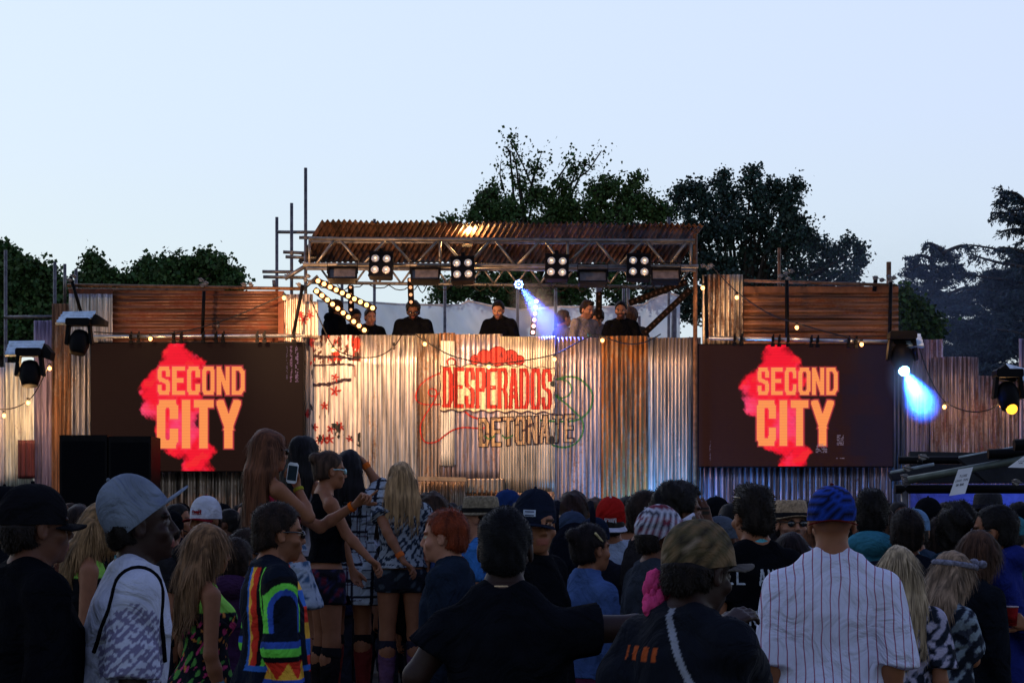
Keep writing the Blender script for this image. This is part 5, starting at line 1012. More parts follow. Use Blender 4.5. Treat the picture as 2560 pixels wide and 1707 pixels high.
def cap_mesh(F, yaw=0, pitch=0, roll=0, high=.0, brim=True, brimL=.075, flat=False):
    """crown dome and brim in head axes"""
    R = npR(Rz(math.radians(-yaw))@Rx(math.radians(-pitch))@Ry(math.radians(roll))); out = []
    n, m_ = 28, 10; V_ = []
    for j in range(m_+1):
        a = math.pi/2*j/m_; rr = math.cos(a)**.85 if j < m_ else .02; zz_ = math.sin(a)**.95
        for i in range(n):
            t = 2*math.pi*i/n; seam = 1-.012*(abs(math.sin(t*3)) < .16)*(j < m_); V_.append((.086*rr*math.cos(t)*seam, -.012+.108*rr*math.sin(t)*seam, .028+(.092+high)*zz_*1.0))
    for i in range(n): t = 2*math.pi*i/n; V_.insert(i, (.0865*math.cos(t), -.012+.1085*math.sin(t), .006))
    Q = [(j*n+i, j*n+(i+1) % n, (j+1)*n+(i+1) % n, (j+1)*n+i) for j in range(m_+1) for i in range(n)]
    V_ = np.array(V_); out.append((V_, Q)); b = []
    k = 14; rows = 6
    for layer in (0, 1):
        for j in range(rows+1):
            for i in range(k+1):
                t = math.radians(-62+124*i/k); rr = .0865+(brimL*math.cos(t*.82)**.8)*j/rows; x = math.sin(t)*(.0865+(rr-.0865)*.35); y = -.012+.1*math.cos(t)+(rr-.0865)*.97; b.append((x, y, .010-(x/.09)**2*(.0 if flat else .018)-.05*(rr-.0865)-layer*.005))
    b = np.array(b); o = (k+1)*(rows+1); q = [(j*(k+1)+i, j*(k+1)+i+1, (j+1)*(k+1)+i+1, (j+1)*(k+1)+i) for j in range(rows) for i in range(k)]; q += [tuple(x+o for x in reversed(f)) for f in q]
    q += [(rows*(k+1)+i, rows*(k+1)+i+1, rows*(k+1)+i+1+o, rows*(k+1)+i+o) for i in range(k)]+[(j*(k+1), (j+1)*(k+1), (j+1)*(k+1)+o, j*(k+1)+o) for j in range(rows)]+[((j+1)*(k+1)+k, j*(k+1)+k, j*(k+1)+k+o, (j+1)*(k+1)+k+o) for j in range(rows)]
    if brim: out.append((b, q))
    piv = np.array((0, -.012, .03)); T = lambda v: np.array([F.H(R@(p-piv)+piv) for p in v]); return [(T(v), q) for v, q in out], T
def person(label, hx, ytop, d, face, fig=None, hat=.0, z0=0.0, group='people watching the stage', height=None, skin='tan', hair=('short', (.012, .008, .006)), top=None, bottom=None, cap=None, glasses=None, lanyard=None, paint=None, hairn=0, lean=(0, 0), headang=(0, 0, 0), beard=0, fem=False, key=None, ln=.45, dx=0, bulk=0, shoes=True, extra=None, arms_px=None, hands=None, straw=None, arms_loc=None, res=None, headphones=False, drop=0, bcol=None):
    zt = CH+(HZ-ytop)*d/FPX; s = (zt-z0)/(1.735+hat)
    if height: s = height
    X = (hx-1280)*d/FPX; root = empty('person', (X, d, z0), math.radians(-face)); root.scale = (s, s, s); tag(root, label, 'person', group)
    # keep the head, not the hips, over the given spot
    RI = npR(Rz(math.radians(face))); hx0 = np.array((lean[0], lean[1], 0)); w = npR(Rz(math.radians(-face)))@hx0*s; root.location.x -= w[0]; root.location.y -= w[1]
    base = np.array(root.location)
    loc = lambda p: (RI@(np.array(P(*p))-base))/s
    arms = None
    if arms_loc: arms = arms_loc
    if arms_px: arms = {q: [loc((a[0], a[1], d+a[2])) for a in pts[:2]] for q, pts in arms_px.items()}
    if hands:
        hands = dict(hands)
        for q in hands:
            hq = dict(hands[q]); w_ = arms[q][1] if arms and q in arms else None
            if 'to' in hq: t = hq['to']; dv = loc((t[0], t[1], d+t[2]))-w_; hq['dir'] = dv/np.linalg.norm(dv)
            if 'nw' in hq: hq['n'] = RI@np.array(hq['nw'], float)
            hands[q] = hq
    res = res or ((.012, .0055) if d < 8 else (.014, .0075) if d < 11.5 else (.02, .012)); nearlod = d < 11.5
    ck = None if (arms or hands) else (fem, lean, headang, res, bulk, drop)
    F = Fig(fem, lean, headang, arms, hands, res, bulk=bulk, drop=drop)
    def cached(kind, fn, *a):
        if ck is None: return fn()
        k = (ck, kind)+a
        if k not in CACHE: CACHE[k] = fn()
        return CACHE[k].data if isinstance(CACHE[k], bpy.types.Object) else CACHE[k]
    def put(name, v, q, m, col=None, parent=None):
        q = np.array(q) if not isinstance(q, np.ndarray) and len(set(len(x) for x in q)) == 1 else q; return mesh_np(name, v, q, m, parent or root, True, col)
    kb = (ck, 'body', skin, beard, bcol)
    if ck and kb in CACHE: link('body', CACHE[kb], M_SKIN, root)
    else:
        v, q = F.body(); o = put('body', v, q, M_SKIN, F.skin_cols(v, SKIN[skin], beard, brow=tuple(x*.8 for x in (bcol or hair[1])) if hair else (.02, .015, .01)))
        if ck: CACHE[kb] = o.data
    tp = dict(top or {'col': (.02, .02, .022)}); col = tp.pop('col', (.02, .02, .022)); tm = tp.pop('mat', None); tp.setdefault('h', .0085 if d < 8 else .011 if d < 11.5 else .02)
    kg = (ck, 'top', tuple(sorted(tp.items())))
    nm = 'jacket' if tp.get('sleeve', 0) > 1 else 'shirt'
    if ck and not paint and kg in CACHE: sh = link(nm, CACHE[kg], tm or cloth(col), root)
    else:
        v, q = F.garment(**tp); sh = put(nm, v, q, tm or (M_PAINT if paint else cloth(col)), np.array([paint(*p) for p in v]) if paint else None)
        if ck and not paint: CACHE[kg] = sh.data
        root_mesh = (v, q)
    bt = dict(bottom or {'col': (.02, .022, .03)}); bc_ = bt.pop('col', (.02, .022, .03)); bp = bt.pop('paint', None); bt.setdefault('h', .014 if nearlod else .024); kg = (ck, 'bot', tuple(sorted(bt.items(), key=str)))
    bn = 'skirt' if bt.get('skirt') else 'shorts' if bt.get('leg', 2) < 1.2 else 'trousers'
    if ck and not bp and kg in CACHE: link(bn, CACHE[kg], cloth(bc_), root)
    else:
        v, q = F.trousers(**bt); o = put(bn, v, q, M_PAINT if bp else cloth(bc_), np.array([bp(*p) for p in v]) if bp else None)
        if ck and not bp: CACHE[kg] = o.data
    if shoes:
        m = MB()
        for qd, k in (('L', -1), ('R', 1)):
            an = np.array(F.legs[qd][1]); m2 = MB(); m2.tube([an+np.array((0, -.075, -.04)), an+np.array((0, -.04, -.036)), an+np.array((k*.01, .06, -.045)), an+np.array((k*.02, .15, -.058)), an+np.array((k*.022, .2, -.066))], [.03, .048, .046, .045, .02], 10); m2.build('shoe', cloth((.03, .03, .03)), root)
    if hair and hair[0] != 'none':
        kh = (ck, 'hair', hair[0], ln, bool(cap or straw)); hm = hair_mat(hair[1])
        if ck and kh in CACHE: link('hair', CACHE[kh], hm, root)
        else:
            hh = .0065 if d < 8 else .009 if d < 11.5 else .012
            v, q, N = F.hair(hair[0], seed=len(label), h=hh, ln=ln); n = hairn or (6000 if d < 8.2 else 3000 if d < 11.5 else 700)
            if hair[0] in ('long', 'bob'): n = int(n*1.5)
            if cap or straw:
                w = (v-F.hc)@F.HR; k = w[:, 2] > .0; c0 = np.array((0, -.012, .0)); sc_ = np.where(k, np.clip(1-(w[:, 2]-.0)*9, .74, 1), 1)[:, None]; w = np.where(k[:, None], c0+(w-c0)*sc_, w); v = F.hc+w@F.HR.T
            sv, sq = strands(v, q, N, hair[0], n, len(label), F.hc)
            if cap or straw:
                wz = ((sv-F.hc)@F.HR)[:, 2]; sq = sq[(wz[sq] < .004).all(1)]
            o = put('hair', np.concatenate([v, sv]), np.concatenate([q, sq+len(v)]), hm)
            if ck: CACHE[kh] = o.data
    if cap:
        cp = dict(cap); c1 = cp.pop('col', (.02, .02, .02)); c2 = cp.pop('brimcol', c1); cm = cp.pop('paint', None); word = cp.pop('word', None)
        parts, T = cap_mesh(F, **cp); o = put('cap', *parts[0], m=M_PAINT if cm else cloth(c1), col=np.array([cm(*((p-F.hc)@F.HR)) for p in parts[0][0]]) if cm else None)
        if cm and False: pass
        if len(parts) > 1: put('brim', *parts[1], m=cloth(c2), parent=o)
        MB().ball(T([(0, -.012, .122+cp.get('high', 0))])[0], .007, 8, 5).build('button', cloth(c2), o)
        if word:
            W_, H_, x0, y0, fn = word; cv = Canvas(W_, H_, .0016); fn(cv)
            def wrap(u, v):
                x = x0+u-W_/2; z = y0+v; zz_ = np.clip((z-.028)/(.092+cp.get('high', 0)), 0, .95); rr = np.sqrt(1-zz_**2)**.9; y = -.012+.1085*rr*np.sqrt(np.clip(1-(x/(.0865*rr))**2, .02, 1))+.0025; return T(np.stack([x, y, z], 1))
            cv.emit('cap_lettering', wrap, M_PAINT, o)
    if straw:
        c1, band, bw = straw; m = MB(); prof = [(.075, .125), (.088, .118), (.094, .09), (.098, .05), (.102, .03)]; T = lambda x, y, z: F.H((x, y-.012, z))
        n = 26; V_ = []; 
        for r_, z in [(.01, .112), (.05, .116)]+prof+[(.12, .028), (.12+bw, .022+.01), (.12+bw, .028), (.118, .024)]:
            for i in range(n): t = 2*math.pi*i/n; dip = -.012*math.cos(2*t)*(r_ > .115)-.012*(r_ < .06)*(math.cos(t)**2); V_.append(T(r_*.92*math.cos(t), r_*1.12*math.sin(t), z+dip))
        k = len(V_)//n; o = put('hat', np.array(V_), [(j*n+i, (j+1)*n+i, (j+1)*n+(i+1) % n, j*n+(i+1) % n) for j in range(k-1) for i in range(n)], mat('straw_%.2f' % c1[0], c1, .85, 0, .45, 60, .6))
        V_ = [T(r_*.92*math.cos(2*math.pi*i/n), r_*1.12*math.sin(2*math.pi*i/n), z) for r_, z in ((.1035, .032), (.1005, .058)) for i in range(n)]; put('hat_band', np.array(V_), [(i, n+i, n+(i+1) % n, (i+1) % n) for i in range(n)], cloth(band), parent=o)
    if glasses:
        up, gc = glasses if isinstance(glasses, tuple) else (0, (.01, .01, .012)); m = MB(); g_ = mat('sunglass_%.2f' % gc[2], gc, .12, 0, .05, 5, 0, spec=.8)
        dz, dy = (.0, 0) if not up else (.075, -.035)
        for k in (-1, 1): m.ball(F.H((k*.033, .094+dy, .0+dz)), .023, 10, 6, (1, .45, .85))
        m.tube([F.H((-.012, .104+dy, .006+dz)), F.H((.012, .104+dy, .006+dz))], .003, 5)
        for k in (-1, 1): m.tube([F.H((k*.052, .088+dy, .008+dz)), F.H((k*.077, .05+dy, .010+dz)), F.H((k*.080, -.005+dy, .006+dz))], .0035, 5)
        m.build('sunglasses', g_, root)
    if lanyard:
        n = F.neck; m = MB(); pts = []
        for t in np.linspace(-1.15, 1.15, 15): pts.append(n+np.array((math.sin(t)*.078, -math.cos(t)*.072+.01, .032-.03*abs(t))))
        if lanyard[1]: pts = [n+np.array((-.02, .125, -.27))]+pts+[n+np.array((.02, .125, -.27))]
        for a, b_ in zip(pts[:-1], pts[1:]):
            a, b_ = Vector(a), Vector(b_); t = (b_-a).normalized(); w_ = Vector((0, 0, 1)); w_ = (w_-t*w_.dot(t)); w_ = w_.normalized() if w_.length > .2 else Vector((1, 0, 0)); o_ = t.cross(w_)*.0025; h_ = w_*.010
            m.add([a-h_-o_, a+h_-o_, a+h_+o_, a-h_+o_, b_-h_-o_, b_+h_-o_, b_+h_+o_, b_-h_+o_], [(0, 4, 5, 1), (1, 5, 6, 2), (2, 6, 7, 3), (3, 7, 4, 0)])
        m.build('lanyard', cloth(lanyard[0]), root)
    if headphones:
        m = MB(); m.tube([F.neck+np.array((math.sin(t)*.085, math.cos(t)*.07+.02, .02+.02*math.cos(t))) for t in np.linspace(-2.2, 2.2, 12)], .011, 6); [m.ball(F.neck+np.array((k*.07, .07, .01)), .032, 8, 6, (.6, 1, 1)) for k in (-1, 1)]; m.build('headphones', cloth((.008, .008, .01)), root)
    root.update_tag()
    if extra: extra(F, root, sh, s, loc)
    return root, F, sh, s, loc
def on_shirt(F, sh, root, cv, x0, z0, back=True, name='lettering'):
    """lay a canvas on the back (or chest) of a garment"""
    me = sh.data; bv = BVHTree.FromPolygons([v.co.copy() for v in me.vertices], [tuple(p.vertices) for p in me.polygons]); dr = Vector((0, 1 if back else -1, 0))
    def fn(u, v):
        o = []
        for a, b_ in zip(u, v):
            x, z = (x0+cv.w/2-a if not back else x0-cv.w/2+a), z0+b_; h_ = bv.ray_cast(Vector((x, -.8 if back else .8, z)), dr); o.append(tuple(h_[0]-dr*.003) if h_[0] else (x, -.2, z))
        return np.array(o)
    return cv.emit(name, fn, M_PAINT, root)
def band(root, F, q, t, col, w=.012, r=.031, name='wristband'):
    el, wr = F.arm[q]; d = (wr-el)/np.linalg.norm(wr-el); c = wr-d*t; m = MB(); m.tube([c-d*w, c, c+d*w], [r, r*1.04, r], 12, cap=False); m.build(name, cloth(col), root)
# ---------------------------------------------------------------- the people, one by one
BK, NV = (.0045, .005, .007), (.006, .009, .022)
HB, HDK, HBR = (.008, .006, .005), (.02, .011, .007), (.06, .03, .016)
TS = lambda **k: dict(dict(col=BK, sleeve=.6), **k)
JK = lambda **k: dict(dict(col=BK, sleeve=1.97, infl=.028, hem=.80, fold=.009), **k)
def strap(F, root, sh, pts, col=(.006, .006, .008), r=.0075):
    me = sh.data; bv = BVHTree.FromPolygons([v.co.copy() for v in me.vertices], [tuple(p.vertices) for p in me.polygons]); q = []
    sm = []
    for a, b_ in zip(pts[:-1], pts[1:]): sm += [Vector(a).lerp(Vector(b_), t/4) for t in range(4)]
    for p in sm+[Vector(pts[-1])]: h_ = bv.find_nearest(p); q.append(h_[0]+h_[1]*.003)
    MB().tube(q, r, 6).build('bag_strap', cloth(col), root)
def n3(x, y, z, f, s=0): return math.sin(x*f*1.3+2*math.sin(z*f*.7+s)+s)+math.sin(z*f*1.1+2*math.sin(y*f*.9+x*f*.6)+s*2)+math.sin((x+y-z)*f*1.7+s*3)
# foreground, left
person('man in a black peaked cap and black jacket at the left edge, nearest the camera', 78, 1212, 6.6, 58, hat=.01, cap=dict(col=(.008, .008, .010), high=.012, brimL=.07), top=JK(bulk=0) if False else JK(), skin='mid', group='people closest to the camera', bulk=.015)
def lace(x, y, z):
    w = (.48, .51, .62)
    if x > .10 and .98 < z < 1.36 and (y-.06)**2/.012+(z-1.18)**2/.034 < 1 and n3(x*0, y, z, 150, 1)+.5*n3(y, x, z, 75) > -.1: w = (.17, .16, .26)
    return w
person('man in a pale grey cap tipped up and a white T-shirt with dark lace print', 345, 1202, 6.7, 76, hat=.02, cap=dict(col=(.17, .205, .26), pitch=-34, high=.045, brimL=.085, flat=True), top=TS(sleeve=.95, infl=.028, hem=.80, h=.0058), paint=lace, skin='dark', hair=('buzz', HB), lean=(0, .085), headang=(0, -4, 0), lanyard=((.12, .36, .45), False), group='people closest to the camera', extra=lambda F, root, sh, s, loc: strap(F, root, sh, [(.13, -.08, 1.20), (.17, -.02, 1.34), (.178, .03, 1.42), (.178, .075, 1.45), (.178, .12, 1.42), (.17, .16, 1.32), (.12, .19, 1.16)]))
RB = [(.04, .16, .55), (.95, .50, .05), (.75, .04, .02), (.008, .008, .01), (.18, .80, .08), (.04, .10, .45)]
def rainbow(x, y, z):
    nv = (.006, .010, .020); t = abs(((z*13) % 1)-.5)*2
    if abs(x) > .165:
        q = math.hypot(y+.005, (z-1.27)*.8)
        if z > 1.27 or q < .0:
            for r0, r1, k in ((.100, .125, 3), (.078, .100, 4), (.058, .078, 5)):
                if r0 <= q < r1: return RB[k]
        elif z > 1.18 and .078 < abs(y+.005) < .10: return RB[4]
        elif z > 1.18 and .058 < abs(y+.005) <= .078: return RB[5]
        for z0_, z1_, k in ((1.115, 1.14, 5), (1.075, 1.115, 4), (1.05, 1.075, 3), (.955, .975, 5)):
            if z0_ < z <= z1_: return RB[k]
        if .975 < z <= 1.05: return RB[2] if (z-.975)/.075 > abs(((y*11) % 1)-.5)*2 else RB[1]
        return nv
    if z > 1.03 and z < 1.46 and y < .10:
        e = abs(x)-(.045+.03*max(0, (1.40-z))*2.2*0+max(0, z-1.36)*-.2)
        if y < .03:
            if 0 < e < .018: return RB[0]
            if .018 <= e < .040+.018*t: return RB[1] if e < .030+.018*t else RB[2]
            if .040 <= e < .075: return RB[2]
            if .075 <= e < .095: return RB[3]
            if e >= .095: return RB[4] if e < .108 else RB[3]
    if 1.005 < z <= 1.03 and abs(x) > .045: return RB[0]
    if y > .06 and abs(x) < .12 and z > 1.0: return RB[int((z*14) % 3)]
    return nv
person('man in dark glasses and a navy jacket with rainbow zigzag bands', 683, 1262, 8.8, 70, glasses=True, hair=('short', HDK), top=JK(h=.006, infl=.03), paint=rainbow, skin='tan', beard=.3, headang=(0, 4, 0), group='people closest to the camera')
def floral(x, y, z, bg=(.008, .01, .014)):
    if z > 1.355 or z > 1.30 and abs(x) > .06: return (.25, .6, .08)
    a = n3(x, y, z, 42, 2); b_ = n3(y, x, z, 60, 5); c_ = n3(z, x, y, 75, 9)
    if a > 1.1: return (.10, .32, .06)
    if b_ > 1.5: return (.55, .05, .16)
    if c_ > 1.9: return (.6, .22, .05)
    return bg
def shorts_light(x, y, z): return (.20, .24, .27) if abs(z-.87) > .015 else (.42, .43, .44)
person('young woman with long light brown hair and a tropical print vest with neon straps', 508, 1312, 9.4, 62, fem=True, hair=('long', (.19, .10, .045)), ln=.30, skin='tan', top=dict(sleeve=0, hem=.92, neck=.03, scoop=.05, h=.008), paint=floral, bottom=dict(leg=.3, paint=shorts_light, h=.012), headang=(0, 6, 0), group='people in the near rows',
 extra=lambda F, root, sh, s, loc: (band(root, F, 'R', .10, (.10, .22, .30), .012, .03), band(root, F, 'R', .05, (.35, .50, .05), .010, .029)))
def teal(x, y, z): a = n3(x, y, z, 40, 4); return (.03, .26, .26) if a > .5 else (.02, .10, .07) if a > -.6 else (.01, .02, .03)
person('man in wraparound sunglasses and a teal patterned shirt behind the woman in the tropical vest', 603, 1326, 10.2, 66, glasses=True, hair=('short', HDK), skin='tan', top=TS(h=.010), paint=teal, headang=(0, 10, 0), group='people in the near rows')
person('woman with sun-bleached hair and bare shoulders bending between the two capped men at the left', 228, 1250, 10, 78, fem=True, hair=('long', (.24, .14, .06)), ln=.16, skin='tan', lean=(0, .10), headang=(0, 22, 0), top=dict(sleeve=0, hem=.92, neck=.03, scoop=.06), paint=lambda x, y, z: (.25, .55, .08) if z > 1.35 else BK, group='people in the near rows')
def heat(cv): cv.word('Heat', .004, .006, .014, .022, .004, (.25, .008, .01), adv=.0155, slope=.0007, outline=(.0012, (.05, .01, .01))); cv.put((cv.V < .004), (.25, .01, .01))
person('man in a white cap with a red peak and red script, below the left screen', 516, 1240, 12.5, -158, hat=.02, cap=dict(col=(.50, .52, .58), brimcol=(.16, .01, .015), high=.02, word=(.065, .036, .0, .030, heat)), skin='tan', group='people in the middle rows', hair=('short', HDK))
# the women standing on the table
TBL = .45
def G(label, hx, y, d, face, **k): return person(label, hx, y, d, face, fem=True, z0=TBL, group='women standing on a table above the crowd', res=(.013, .008), **k)
def boots(c, c2=None):
    def fn(F, root, sh, s, loc):
        for q in 'LR':
            kn, an = (Vector(p) for p in F.legs[q]); m = MB(); m.tube([kn.lerp(an, .16), kn.lerp(an, .17), kn.lerp(an, .45), kn.lerp(an, .8), an], [.052, .064, .066, .052, .05], 14, cap=False); m.build('boot', cloth(c), root)
            if c2: m = MB(); m.tube([kn.lerp(an, .10), kn.lerp(an, .11), kn.lerp(an, .26)], [.05, .066, .070], 14, cap=False); m.build('boot_cuff', cloth(c2), root)
    return fn
def skirtp(x, y, z): a = n3(x, y, z, 60, 3); return (.05, .10, .18) if a > .9 else (.36, .42, .50)
def dress(x, y, z):
    if z < 1.18: return skirtp(x, y, z)
    if z > 1.30 and y < .02: return (.5, .03, .08)
    return (.30, .06, .10)
r_, F_, *_ = G('woman with very long chestnut hair taking a photo with a white phone', 668, 1076, 11.6, 55, hair=('long', (.11, .040, .018)), ln=.50, lean=(0, -.13), glasses=True, skin='tan', top=dict(sleeve=0, hem=1.02, neck=.05, scoop=.08, h=.009), paint=dress, bottom=dict(skirt=(.68, .06), paint=skirtp),
 arms_px={'R': [(772, 1292, -.05), (742, 1212, .0)], 'L': [(800, 1318, .25), (893, 1258, .15)]}, hands={'R': dict(to=(728, 1172, 0), nw=(-.5, -.8, 0), curl=.8), 'L': dict(to=(925, 1228, .1), nw=(0, -.6, -.7), curl=.75, point=True)}, shoes=False,
 extra=lambda F, root, sh, s, loc: (boots((.012, .012, .014))(F, root, sh, s, loc), band(root, F, 'L', .04, (.65, .12, .01)), band(root, F, 'R', .03, (.30, .28, .03), .010)))
ph = thing('phone', P(731, 1182, 11.53), 'white phone held up by the woman with very long chestnut hair', 'phone'); c = P(731, 1182, 11.5); R = Rx(.1)@Ry(.14); m = MB(); m.box(c, (.060, .008, .120), R, .010); m.build('case', mat('white_plastic', (.62, .66, .70), .4), ph); MB().box(c+R@Vector((0, -.0045, 0)), (.052, .002, .086), R).build('display', mat('phone_glass', (.015, .03, .04), .1), ph)
G('woman with straight black hair behind the woman taking the photo', 757, 1092, 13.0, 35, hair=('long', (.006, .005, .006)), ln=.42, skin='tan', top=dict(sleeve=0, hem=.95, neck=.04, scoop=.05, col=(.35, .33, .36)), bottom=dict(skirt=(.66, .05), col=(.02, .02, .03)), shoes=False, extra=boots((.05, .012, .012)))
def darkfl(x, y, z): a = n3(x, y, z, 38, 7); return (.14, .02, .04) if a > 1.2 else (.03, .03, .08) if a > .6 else (.010, .010, .016)
G('woman with a brown ponytail, round glasses and a black vest, one arm stretched down', 815, 1128, 12.2, 68, hair=('bun', (.05, .028, .018)), glasses=(0, (.35, .6, .62)), skin='tan', top=dict(sleeve=0, hem=1.0, neck=.03, scoop=.05, col=BK, h=.009), bottom=dict(leg=.42, paint=darkfl), headang=(0, 4, 0),
 arms_px={'R': [(866, 1335, -.12), (925, 1398, -.2)], 'L': [(850, 1330, .3), (880, 1420, .3)]}, hands={'R': dict(to=(975, 1432, -.25), nw=(-.3, -.4, -.8), curl=.5)}, shoes=False, extra=boots((.012, .01, .012), (.01, .01, .012)))
def plaid(x, y, z):
    if x*0+abs(((z*9.0) % 1)-.5) < .09 or abs(((math.atan2(y, x)*2.1) % 1)-.5) < .08: return (.012, .012, .02)
    if abs(((z*9.0+.25) % 1)-.5) < .03 or abs(((math.atan2(y, x)*2.1+.3) % 1)-.5) < .05: return (.05, .02, .05)
    return (.38, .44, .50)
def plaidarm(x, y, z):
    if x > .15: return (.012, .012, .02) if abs(((x*12) % 1)-.5) < .12 or abs(((z*16) % 1)-.5) < .10 else (.40, .46, .52)
    return plaid(x, y, z)
G('woman in a black and white checked shirt with one hand on her dark hair', 872, 1128, 13.3, 12, hair=('long', (.008, .007, .009)), ln=.24, skin='tan', top=dict(sleeve=1.25, hem=.66, infl=.035, flare=.03, fold=.007, h=.009), paint=plaidarm, bottom=dict(leg=.4, col=BK),
 arms_px={'R': [(952, 1222, .05), (905, 1150, .05)], 'L': [(825, 1330, .1), (830, 1420, .1)]}, hands={'R': dict(to=(872, 1118, .02), nw=(-.6, 0, -.8), curl=.45)}, shoes=False,
 extra=lambda F, root, sh, s, loc: (boots((.14, .02, .02), (.012, .01, .012))(F, root, sh, s, loc), band(root, F, 'R', .05, (.6, .12, .02), .02, .03)))
def lacetop(x, y, z): a = n3(x, y, z, 75, 2)+.5*n3(y, z, x, 120, 1); return (.30, .34, .38) if a > .1 or z < 1.1 and a > -.6 else (.02, .03, .05)
def dshorts(x, y, z): a = n3(x, y, z, 40, 2); return (.06, .08, .10) if a > 1.4 else (.014, .018, .026)
G('blonde woman in a white lace top and dark denim shorts seen from behind', 1003, 1158, 13.0, -8, hair=('long', (.34, .21, .10)), ln=.27, skin='tan', top=dict(sleeve=.35, hem=.98, infl=.03, neck=.03, scoop=.09, h=.008), paint=lacetop, bottom=dict(leg=.24, paint=dshorts, h=.012),
 arms_px={'L': [(968, 1330, -.15), (1010, 1405, -.2)], 'R': [(1072, 1330, .05), (1068, 1410, .05)]}, hands={'L': dict(to=(1052, 1432, -.24), nw=(-.2, -.2, -.9), curl=.5), 'R': dict(to=(1074, 1455, .05), nw=(-1, 0, 0), curl=.5)}, shoes=False,
 extra=lambda F, root, sh, s, loc: (boots((.12, .06, .12), (.02, .02, .03))(F, root, sh, s, loc), band(root, F, 'L', .06, (.65, .14, .03), .018), band(root, F, 'R', .04, (.55, .18, .12), .014)))
tb = thing('picnic_table', P(850, 1288, 12.8)*Vector((1, 1, 0)), 'low wooden table hidden in the crowd, carrying the five women', 'table'); xa, xb = P(600, 0, 12.8).x, P(1100, 0, 12.8).x
for k in range(6): MB().box(((xa+xb)/2, 12.05+k*.26, TBL-.02), (xb-xa, .25, .04)).build('plank', M_WOOD, tb)
for x in (xa+.15, xb-.15):
    for y in (12.1, 13.3): MB().box((x, y, .205), (.08, .08, .41)).build('leg', M_WOOD, tb)
# centre
r_, F_, *_ = person('man in a black T-shirt stretching one arm to the right, silhouetted in the centre', 1262, 1272, 6.1, 6, hair=('buzz', (.004, .004, .005)), skin='dark', top=TS(infl=.026, col=(.006, .007, .010), sleeve=.5), drop=.045, extra=lambda F, root, sh, s, loc: MB().tube([F.neck+np.array((math.sin(t)*.074, -math.cos(t)*.070+.008, .024)) for t in np.linspace(-1.3, 1.3, 14)], .004, 6).build('necklace', cloth((.7, .5, .28)), root), group='people closest to the camera',
 arms_px={'R': [(1590, 1568, .02), (1730, 1590, .2)], 'L': [(1040, 1690, .0), (1045, 1850, .15)]}, hands={'R': dict(to=(1800, 1585, .3), nw=(0, -.3, -.9), curl=.5)})
def camo(x, y, z): a = n3(x*2, y*2, z*2, 28, 3); return (.17, .11, .055) if a > .6 else (.09, .07, .035) if a > -.5 else (.035, .028, .018) if a > -1.6 else (.24, .18, .12)
def jack(x, y, z):
    if y < 0 and abs(x+.08) < .075 and abs(z-1.365) < .022 and n3(x, y*0, z*0, 95, 1) > -.2: return (.42, .08, .02)
    if y < 0 and abs(x+.10) < .05 and .98 < z < 1.22 and n3(x, y, z, 60, 6) > .8: return (.05, .05, .06)
    q = x-.04-(1.42-z)*.50
    if abs(q) < .012 and z > .9 and y < .1: return (.26, .28, .33)
    return (.007, .009, .015)
def pompom(F, root, sh, s, loc):
    m = MB(); 
    for i in range(60): a = random.uniform(0, 6.28); t = random.uniform(-1, 1); c_ = F.H((-.098+.028*math.cos(a)*(1-t*t*.5), -.05+.03*math.sin(a), -.075+t*.045)); m.ball(c_, random.uniform(.012, .02), 7, 4, (1, 1, 1.5))
    m.build('pink_flower', cloth((.62, .06, .20)), root)
person('man in a brown camouflage cap and black jacket, a pink flower by his ear', 1722, 1298, 5.5, 48, hat=.02, cap=dict(paint=camo, yaw=18, pitch=-16, high=.025, brimL=.065, brimcol=(.10, .09, .08)), skin='dark', top=JK(h=.0058), paint=jack, group='people closest to the camera', headang=(0, 12, 0), extra=pompom,
 arms_px={'R': [(1868, 1700, .22), (1800, 1570, .42)]if False else [(1868, 1700, .22), (1812, 1565, .40)], 'L': [(1560, 1700, .1), (1560, 1850, .2)]}, hands={'R': dict(to=(1910, 1500, .5), nw=(-.2, .3, -.9), curl=.3)})
def shirt_text(F, root, sh, s, loc):
    cv = Canvas(.34, .30, .0028); c_ = (.45, .50, .54)
    cv.word('LL AN', .035, .205, .034, .075, .0095, c_, adv=.046, slope=-.0016); cv.word('NES', .135, .02, .034, .068, .009, c_, adv=.046); o = on_shirt(F, sh, root, cv, -.05, 1.10)
person('man with a high dark haircut, black T-shirt with white letters and a turquoise lanyard', 1885, 1223, 9.4, -22, hair=('quiff', (.012, .008, .006)), glasses=(1, (.30, .22, .12)), skin='tan', top=TS(h=.008), lanyard=((.10, .42, .50), False), group='people in the near rows', extra=shirt_text)
def tiger(x, y, z): return (.012, .045, .30) if math.sin((z*.9+x*.35)*190+2.2*math.sin(x*38)+1.3*math.sin(y*33+z*20)) > -.15 else (.006, .006, .012)
